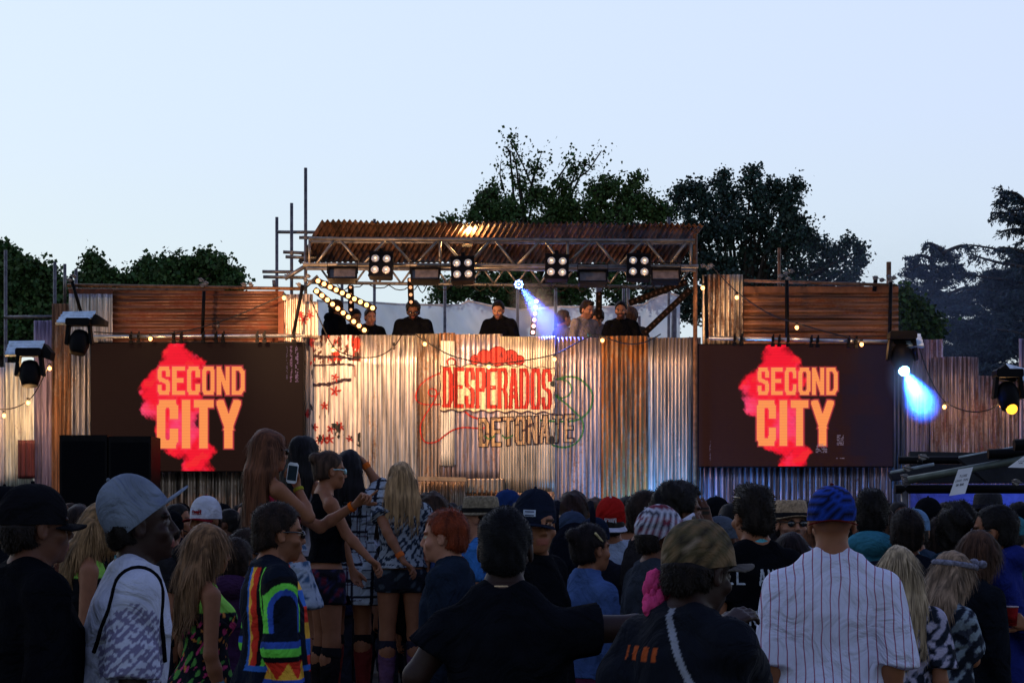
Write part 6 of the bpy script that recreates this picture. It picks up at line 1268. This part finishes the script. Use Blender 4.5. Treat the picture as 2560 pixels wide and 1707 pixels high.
def pinst():
    m, N, L, b = nodes('pinstripe_cloth'); tc = N.new('ShaderNodeTexCoord'); sp = N.new('ShaderNodeSeparateXYZ'); L.new(tc.outputs['Object'], sp.inputs[0]); wn = N.new('ShaderNodeTexNoise'); wn.inputs['Scale'].default_value = 4; wn.inputs['Detail'].default_value = 2; L.new(tc.outputs['Object'], wn.inputs[0]); ws = N.new('ShaderNodeMath'); ws.operation = 'MULTIPLY_ADD'; ws.inputs[1].default_value = .045; L.new(wn.outputs[0], ws.inputs[0]); L.new(sp.outputs[0], ws.inputs[2]); f = N.new('ShaderNodeMath'); f.operation = 'MULTIPLY'; f.inputs[1].default_value = 1/.032; L.new(ws.outputs[0], f.inputs[0])
    f2 = N.new('ShaderNodeMath'); f2.operation = 'FRACT'; L.new(f.outputs[0], f2.inputs[0]); g = N.new('ShaderNodeMath'); g.operation = 'COMPARE'; g.inputs[1].default_value = .5; g.inputs[2].default_value = .065; L.new(f2.outputs[0], g.inputs[0])
    mx = N.new('ShaderNodeMix'); mx.data_type = 'RGBA'; mx.inputs[6].default_value = (.66, .68, .84, 1); mx.inputs[7].default_value = (.34, .10, .18, 1); L.new(g.outputs[0], mx.inputs[0]); L.new(mx.outputs[2], b.inputs['Base Color']); b.inputs['Roughness'].default_value = .9; b.inputs['Specular IOR Level'].default_value = .1
    nz = N.new('ShaderNodeTexNoise'); nz.inputs['Scale'].default_value = 6; nz.inputs['Detail'].default_value = 4; nz.inputs['Distortion'].default_value = 1.2; L.new(tc.outputs['Object'], nz.inputs[0]); bp = N.new('ShaderNodeBump'); bp.inputs['Strength'].default_value = .9; bp.inputs['Distance'].default_value = .06; L.new(nz.outputs[0], bp.inputs['Height']); L.new(bp.outputs[0], b.inputs['Normal']); return m
person('man in a white pinstriped baseball shirt and a blue tiger striped cap worn backwards', 2080, 1212, 7.5, 6, hat=.012, cap=dict(paint=tiger, yaw=180, high=.008, brimL=.035, brimcol=(.10, .012, .01)), hair=('none', (.10, .06, .04)), skin='tan', top=TS(sleeve=.98, infl=.032, hem=.78, fold=.012, h=.007, mat=pinst()), drop=.035, bulk=.006, group='people closest to the camera')
person('man in a dark peaked cap with a white patch, looking back towards the camera', 1338, 1222, 8.6, 116, hat=.02, cap=dict(col=(.010, .014, .026), high=.02, yaw=24, word=(.05, .026, .012, .035, lambda cv: (cv.put(cv.U > -1, (.36, .42, .50)), cv.put((np.sin(cv.V*420) > .55) & (np.abs(cv.U-.025) < .018), (.05, .06, .10))))), skin='tan', top=JK(), group='people in the near rows', headang=(46, 4, 0), beard=.15)
person('red-haired youth facing left with a navy jacket and a red lanyard', 1122, 1278, 9.6, -76, hair=('short', (.20, .035, .010)), bcol=(.2, .06, .02), skin='pale', top=JK(col=(.014, .022, .036), collar=True, h=.008), lanyard=((.50, .03, .02), True), headang=(0, 3, 0), group='people in the near rows')
person('man in a tan straw hat with a black band and a bright blue shirt', 1204, 1243, 12.4, -70, hat=.0, straw=((.20, .16, .10), (.012, .012, .012), .03), skin='pale', top=TS(col=(.04, .16, .42)), group='people in the middle rows')
person('person in a dark blue knitted hat, white T-shirt and black backpack', 1430, 1278, 11.6, 8, hat=.0, cap=dict(col=(.03, .045, .08), brim=False, high=.0), skin='tan', top=TS(col=(.55, .57, .70), h=.011, infl=.024), group='people in the middle rows', hair=('short', HDK),
 extra=lambda F, root, sh, s, loc: None)
bp_ = thing('backpack', P(1430, 1400, 10.8), 'black backpack on the white T-shirt behind the denim jacket', 'backpack'); c = P(1437, 1395, 10.78); m = MB(); m.ball(c, .17, 16, 10, (.85, .42, 1.15)); m.build('bag', cloth((.006, .007, .012)), bp_); MB().tube([c+Vector((-.10, .02, .14)), c+Vector((-.10, .06, .24)), c+Vector((-.09, .16, .30))], .018, 6).build('strap', cloth((.006, .007, .012)), bp_); MB().tube([c+Vector((.10, .02, .14)), c+Vector((.10, .06, .24)), c+Vector((.09, .16, .30))], .018, 6).build('strap', cloth((.006, .007, .012)), bp_)
def ny(cv): 
    c_ = (.55, .60, .66); cv.stroke([(.010, .008), (.010, .034), (.030, .008), (.030, .034)], .004, c_); cv.stroke([(.006, .040), (.020, .022), (.034, .040)], .004, c_); cv.stroke([(.020, .022), (.020, .002)], .004, c_)
person('person in a navy cap worn backwards with a small white crossed emblem', 1486, 1292, 11.3, 10, hat=.015, cap=dict(col=(.010, .016, .034), yaw=180, high=.012, word=(.042, .044, -.010, .034, ny)), skin='tan', top=TS(col=(.02, .02, .03)), group='people in the middle rows')
person('woman with dark hair pinned up by a pale clip and a blue denim jacket', 1472, 1312, 9.6, 56, fem=True, hair=('bun', (.010, .006, .006)), skin='tan', top=JK(col=(.06, .11, .26), collar=True, infl=.024, hem=.95), bottom=dict(skirt=(.55, .04), col=(.10, .02, .05)), group='people in the near rows',
 extra=lambda F, root, sh, s, loc: MB().tube([F.H((.086, -.04, .085)), F.H((.09, .01, .115)) if False else F.H((.080, .01, .040))], .006, 6).build('hair_clip', cloth((.6, .5, .25)), root))
def obey(cv): cv.put(cv.seg([(.003, .003), (.003, .033), (.065, .033), (.065, .003), (.003, .003)]) < .0012, (.55, .5, .5)); cv.word('OBEY', .007, .007, .0125, .023, .0032, (.66, .66, .72), adv=.0150)
person('person in a bright red cap with backward white peak and boxed letters', 1527, 1243, 11.8, 4, hat=.02, cap=dict(col=(.32, .012, .010), brimcol=(.46, .46, .54), yaw=180, high=.022, pitch=20, brimL=.075, word=(.068, .036, .0, .024, obey)), skin='tan', top=TS(col=(.32, .38, .48)), group='people in the middle rows')
person('dark-haired man in a pale T-shirt just right of the red cap', 1568, 1247, 12.6, 6, hair=('short', HB), skin='tan', top=TS(col=(.34, .38, .46)), group='people in the middle rows')
def stripec(x, y, z): q = (math.sin(y*130) > .2) if abs(x) < .03+y*.2 else (math.sin(z*210+x*30) > .1); return (.46, .47, .55) if q else (.16, .03, .05) if math.sin(z*105) > 0 else (.03, .03, .05)
person('person in a striped cap with its pale peak turned up and a grey hoodie', 1640, 1262, 9.0, 72, hat=.02, cap=dict(paint=stripec, brimcol=(.40, .40, .46), pitch=-38, yaw=8, high=.02, brimL=.07), skin='mid', top=JK(col=(.03, .036, .048)), headang=(0, 4, 0), group='people in the near rows')
person('man with thick black hair shading his eyes with a ringed hand', 1692, 1218, 10.2, 72, hair=('curly', HB), skin='mid', top=JK(col=(.02, .022, .03)), group='people in the near rows', arms_px={'R': [(1798, 1400, .05), (1772, 1312, .1)], 'L': [(1700, 1450, .3), (1720, 1560, .3)]}, hands={'R': dict(to=(1748, 1258, .1), nw=(.2, .8, -.4), curl=.25)}, bulk=.02)
person('man with brown cropped hair behind the striped cap', 1616, 1233, 11, 78, hair=('short', HDK), skin='tan', top=TS(col=(.02, .018, .02)), group='people in the near rows')
person('person in a pulled-up grey hood behind the camouflage cap', 1800, 1290, 10.4, 30, cap=dict(col=(.07, .085, .11), brim=False, high=.0), skin='mid', top=JK(col=(.07, .085, .11), hood=True), group='people in the middle rows', hair=('buzz', HB))
person('person in a dark cap beyond the grey hood', 1790, 1246, 13, 10, cap=dict(col=BK, high=.01), skin='mid', group='people in the middle rows')
person('man in a narrow straw trilby with a black band, his face turned to the camera', 1975, 1253, 11.4, 168, hat=.0, straw=((.32, .22, .13), (.01, .01, .012), .012), skin='pale', beard=.5, glasses=(0, (.01, .01, .012)), top=TS(col=(.40, .40, .50)), group='people in the middle rows')
person('woman in round sunglasses facing the camera, left of the straw trilby', 1938, 1318, 11.9, 176, fem=True, glasses=True, hair=('bob', HB), skin='mid', top=TS(col=(.02, .02, .03)), group='people in the middle rows')
person('person with rounded dark brown hair close before the straw trilby', 1978, 1336, 9.8, 5, fem=True, hair=('bob', (.012, .006, .005)), skin='mid', top=TS(col=(.010, .01, .012)), group='people in the near rows')
# right
person('man with very tall black hair and a teal hooded top', 2178, 1233, 10.6, 12, hair=('quiff', HB), skin='dark', top=JK(col=(.045, .20, .27), hood=True), group='people in the near rows')
person('man with thick dark hair close behind the blonde woman in the patterned top', 2268, 1278, 10.2, 14, hair=('short', (.012, .007, .005)), skin='mid', top=JK(col=(.01, .012, .02)), group='people in the near rows')
def petals(x, y, z): a = n3(x, y, z, 48, 2)+.4*n3(z, y, x, 90, 3); return (.38, .36, .46) if a > .3 else (.10, .11, .16) if a > -.3 else (.012, .016, .025)
person('blonde woman with straight silvery hair and a white and navy patterned top', 2246, 1368, 8.5, 12, fem=True, hair=('long', (.36, .27, .16)), ln=.31, skin='tan', top=dict(sleeve=.8, infl=.03, hem=.85, h=.008), paint=petals, group='people in the near rows', bulk=.01)
def petals2(x, y, z): a = n3(x, y, z, 40, 8)+.4*n3(z, y, x, 80, 3); return (.22, .28, .32) if a > .5 else (.05, .06, .09) if a > -.3 else (.012, .016, .025)
def bandana(F, root, sh, s, loc):
    m = MB(); m.tube([F.H((math.sin(t)*.096, -.012+math.cos(t)*.118, .065+.02*math.cos(t))) for t in np.linspace(0, 2*math.pi, 22)], .016, 6); c_ = Vector(F.H((.03, .11, .085)))
    for a in (-.5, .9): m.ball(c_+Vector((math.sin(a)*.05, .0, math.cos(a)*.035)), .032, 8, 5, (1.2, .5, .7))
    m.build('headscarf', mat('scarf', (.16, .16, .21), .9, 0, .6, 55), root); band(root, F, 'R', .10, (.70, .08, .03), .013)
person('woman with dirty blonde hair tied in a patterned headscarf, hand to her mouth', 2362, 1376, 9.0, 62, fem=True, hair=('long', (.24, .16, .10)), ln=.20, skin='tan', headang=(0, 18, 0), top=dict(sleeve=.8, infl=.028, hem=.85, h=.009), paint=petals2, arms_px={'R': [(2432, 1650, -.02), (2402, 1545, .02)], 'L': [(2360, 1680, .3), (2420, 1610, .2)]}, hands={'R': dict(to=(2392, 1470, .03), nw=(-.6, .5, 0), curl=.6), 'L': dict(to=(2445, 1585, .1), nw=(0, -1, 0), curl=.7)}, group='people in the near rows', extra=bandana)
person('woman with chin-length reddish brown hair bowing her head, in a black jacket', 2428, 1326, 9.6, 58, fem=True, hair=('bob', (.065, .03, .016)), skin='tan', headang=(0, 18, 0), top=JK(col=(.008, .01, .014)), group='people in the near rows')
person('man in mirrored sunglasses facing left with a royal blue hooded jacket', 2492, 1268, 10.0, -68, glasses=True, hair=('short', HB), skin='tan', top=JK(col=(.014, .022, .14), hood=True), group='people in the near rows', arms_px={'L': [(2570, 1600, -.1), (2560, 1560, -.25)], 'R': [(2440, 1560, .4), (2430, 1640, .4)]}, hands={'L': dict(to=(2530, 1542, -.36), nw=(-.3, .8, 0), curl=.7)})
cp_ = thing('paper_cup', P(2527, 1560, 9.62), 'red paper cup held by the man in the royal blue jacket', 'cup'); c = P(2527, 1563, 9.62); m = MB(); m.tube([c, c+Vector((0, 0, .09))], [.028, .036], 18); m.build('cup', cloth((.22, .012, .012)), cp_); m = MB(); m.tube([c+Vector((0, 0, .088)), c+Vector((0, 0, .094))], .0375, 18); m.build('rim', cloth((.5, .4, .42)), cp_)
person('man with a rounded black haircut left of the mirrored sunglasses', 2394, 1270, 10.2, 24, hair=('curly', HB), skin='tan', top=JK(col=(.02, .05, .08)), group='people in the near rows')
person('person in a tall black felt hat under the bar canopy', 2470, 1236, 13.5, 4, straw=((.010, .010, .013), (.02, .02, .03), .03), hair=('curly', (.10, .06, .02)), skin='tan', group='people in the middle rows')
person('person in a black cap and patchy scarf under the left end of the canopy', 2320, 1252, 12.6, 12, cap=dict(col=BK, high=.02, brim=False), skin='mid', top=JK(hood=True), paint=lambda x, y, z: (.10, .18, .24) if n3(x, y, z, 40) > .4 else (.25, .06, .02) if n3(x, y, z, 33, 4) > 1.2 else (.02, .025, .04), group='people in the middle rows')
person('man whose ear and cheek show left of the rounded black haircut', 2352, 1298, 11.4, 52, hair=('short', HDK), skin='pale', top=JK(col=(.02, .03, .05)), group='people in the middle rows')
person('person in a teal knitted hat at the right edge under the canopy', 2533, 1290, 12.2, 30, cap=dict(col=(.035, .15, .19), brim=False, high=.0), skin='tan', top=JK(col=(.015, .05, .08)), group='people in the middle rows')
person('person in a pale blue knitted hat behind the thick dark hair', 2284, 1272, 11.0, 12, cap=dict(col=(.12, .22, .36), brim=False, high=.0), skin='tan', top=JK(col=(.03, .05, .08)), group='people in the middle rows')
# middle distance heads seen one by one
person('man with a curly dark mop of hair left of the red cap', 1432, 1240, 14, 5, hair=('curly', (.02, .008, .006)), skin='tan', group='people in the far rows')
person('brown-haired person just behind the emblem cap', 1484, 1256, 15, 5, hair=('curly', HBR), skin='tan', group='people in the far rows')
person('person in a flat dark grey felt hat right of the man looking back', 1393, 1252, 15.5, 3, straw=((.045, .045, .055), (.01, .01, .012), .02), skin='tan', group='people in the far rows')
person('person in a deep blue peaked cap lifting a white cup', 1270, 1228, 15, -40, cap=dict(col=(.012, .03, .11), high=.01), skin='tan', group='people in the far rows')
person('man with tousled brown hair right of the blonde woman in lace', 1080, 1243, 13.2, -25, hair=('curly', (.035, .018, .010)), skin='tan', top=JK(), group='people in the far rows')
person('person with long sandy hair right of the man looking back', 1398, 1292, 12.4, 10, fem=True, hair=('long', (.20, .13, .07)), ln=.25, skin='pale', top=TS(col=(.4, .4, .46)) if False else TS(col=(.02, .02, .03)), group='people in the near rows')
person('man in a dark cap at the far left behind the black peaked cap', 8, 1228, 8.6, 60, cap=dict(col=BK, high=.02), skin='tan', group='people in the near rows', top=JK())
person('person in a plum hooded top left of the long chestnut hair', 590, 1350, 10.0, 10, hair=('short', HDK), skin='tan', top=JK(col=(.05, .02, .06), hood=True), group='people in the middle rows')
# the far rows: many heads, dark against the stage
looks = [dict(hair=('short', HB), skin='tan'), dict(hair=('curly', HB), skin='mid'), dict(hair=('short', HDK), skin='pale'), dict(fem=True, hair=('bob', HDK), skin='tan'), dict(fem=True, hair=('long', HBR), ln=.2, skin='tan'), dict(cap=dict(col=BK, high=.01), skin='tan'), dict(hair=('buzz', HB), skin='mid'), dict(fem=True, hair=('bun', HB), skin='tan')]
words = ['short black hair', 'curly black hair', 'cropped brown hair', 'chin-length dark hair', 'long brown hair', 'a black peaked cap', 'shaved dark hair', 'dark hair tied in a knot']
rr = random.Random(5); taken = []
for row, (d, x0, x1, st) in enumerate(((13.0, -20, 2580, 74), (16.5, 10, 2560, 62), (20.5, -10, 2570, 52), (24.0, 0, 2560, 46))):
    x = x0
    while x < x1:
        k = rr.randrange(8); y = 1262+rr.uniform(-8, 14)+(4 if d < 14 else 0); hxx = x+rr.uniform(-12, 12); dd = d+rr.uniform(-.9, .9)
        near_named = d < 14 and any(abs(hxx-q) < 34 for q in (516, 1204, 1393, 1432, 1484, 1527, 1568, 1790, 1975, 1938, 2320, 2470, 2352, 2533, 2284, 1080))
        behind_spk = hxx < 400 and False
        if (2240 < hxx and d > 16.8) or (570 < hxx < 1110 and d < 16): x += st; continue
        if not near_named:
            c_ = rr.choice([BK, NV, (.02, .02, .022), (.10, .02, .02), (.02, .05, .05), (.42, .44, .50), (.30, .33, .40), (.05, .08, .20), BK])
            person('person with %s in the packed %s row of the crowd' % (words[k], ('third', 'fourth', 'fifth', 'farthest')[row]), hxx, y, dd, rr.choice([0, 0, 4, -8, 12, -35, 40, 70, -75, 95, 165, -150]), group='far rows of the crowd', shoes=False, res=(.022, .013), top=dict(col=c_, sleeve=.6, h=.024), bottom=dict(h=.026), **looks[k])
        x += st
# on the stage
def PF(label, hx, y, face, d=29.45, **k):
    k.setdefault('hair', ('short', HB)); k.setdefault('arms_loc', {'L': [(-.27, .03, 1.13), (-.13, .30, 1.08)], 'R': [(.27, .05, 1.14), (.16, .32, 1.10)]}); return person(label, hx, y, d, face, z0=3.08, group='performers and crew on the stage deck', res=(.014, .008), **k)
PF('broad man in a black hooded top and glasses bent over the mixing desk', 1033, 754, 178, hair=('curly', HB), glasses=True, beard=.8, skin='mid', top=JK(hood=True, infl=.045), headang=(0, 20, 0), bulk=.03, lean=(0, .05))
PF('bearded man in black with green lanyard looking down, alone in the middle of the stage', 1248, 751, 192, beard=.6, skin='pale', top=JK(), headang=(0, 22, 0), lanyard=((.10, .35, .30), True), headphones=True)
PF('tall man in a grey sweater stooping to the right beside the blue beam', 1462, 752, 140, beard=.5, skin='pale', hair=('quiff', HDK), top=JK(col=(.24, .21, .22)), lean=(.08, .12), headang=(0, 16, 0), lanyard=((.08, .28, .34), True))
PF('person with brown hair half hidden behind the stooping man in grey', 1408, 776, 60, 30.4, hair=('short', HBR), skin='pale', top=TS(col=(.2, .18, .18)))
PF('man in a grey top with his head bowed between two taller men', 1494, 772, 186, 29.9, hair=('curly', HDK), skin='pale', top=JK(col=(.26, .20, .19)), headang=(0, 30, 0), lanyard=((.08, .3, .3), False))
PF('bearded man in a black jacket and pale green lanyard at the right of the group', 1553, 755, 184, beard=.8, skin='pale', top=JK(), lanyard=((.30, .48, .42), True), headang=(4, 8, 0))
PF('person with fair brown hair turned away behind the bearded man at the right', 1578, 772, 10, 30.6, hair=('curly', HBR), skin='pale', top=TS(col=(.02, .02, .02)))
PF('hooded man in black with his back turned behind the slanting light bars', 838, 748, 60, hair=('buzz', HB), cap=dict(col=(.03, .02, .015), brim=False, high=.0), skin='mid', top=JK(hood=True, infl=.04), lean=(0, .04), bulk=.02)
PF('man with cropped hair looking down behind the lower light bar', 884, 772, 150, 29.9, skin='tan', top=JK(), headang=(0, 20, 0))
PF('young man in black with a thin pale lanyard right of the lower light bar', 924, 772, 160, 29.6, skin='pale', hair=('short', HDK), top=JK(), headang=(0, 10, 0), lanyard=((.12, .35, .38), True))
lp = thing('laptop', P(1040, 0, 28.75)*Vector((1, 1, 0))+Vector((0, 0, zd+.945)), 'dark laptop open on the mixing desk before the man in glasses', 'laptop'); c = P(1040, 0, 28.75); c.z = zd+.955; MB().box(c, (.36, .24, .02)).build('base', M_DARK, lp); MB().box(c+Vector((0, -.14, .12)), (.36, .012, .24), Rx(.2)).build('lid', M_DARK, lp)
mx_ = thing('mixer', P(1495, 0, 28.8)*Vector((1, 1, 0))+Vector((0, 0, zd+.945)), 'small white mixer on the desk before the group of men', 'mixer'); c = P(1495, 0, 28.7); c.z = zd+1.07; MB().box(c, (.16, .10, .03), Rx(.2)).build('panel', mat('white_metal', (.6, .6, .6), .4), mx_); MB().box(c-Vector((0, 0, .065)), (.10, .08, .10)).build('stand', M_DARK, mx_)
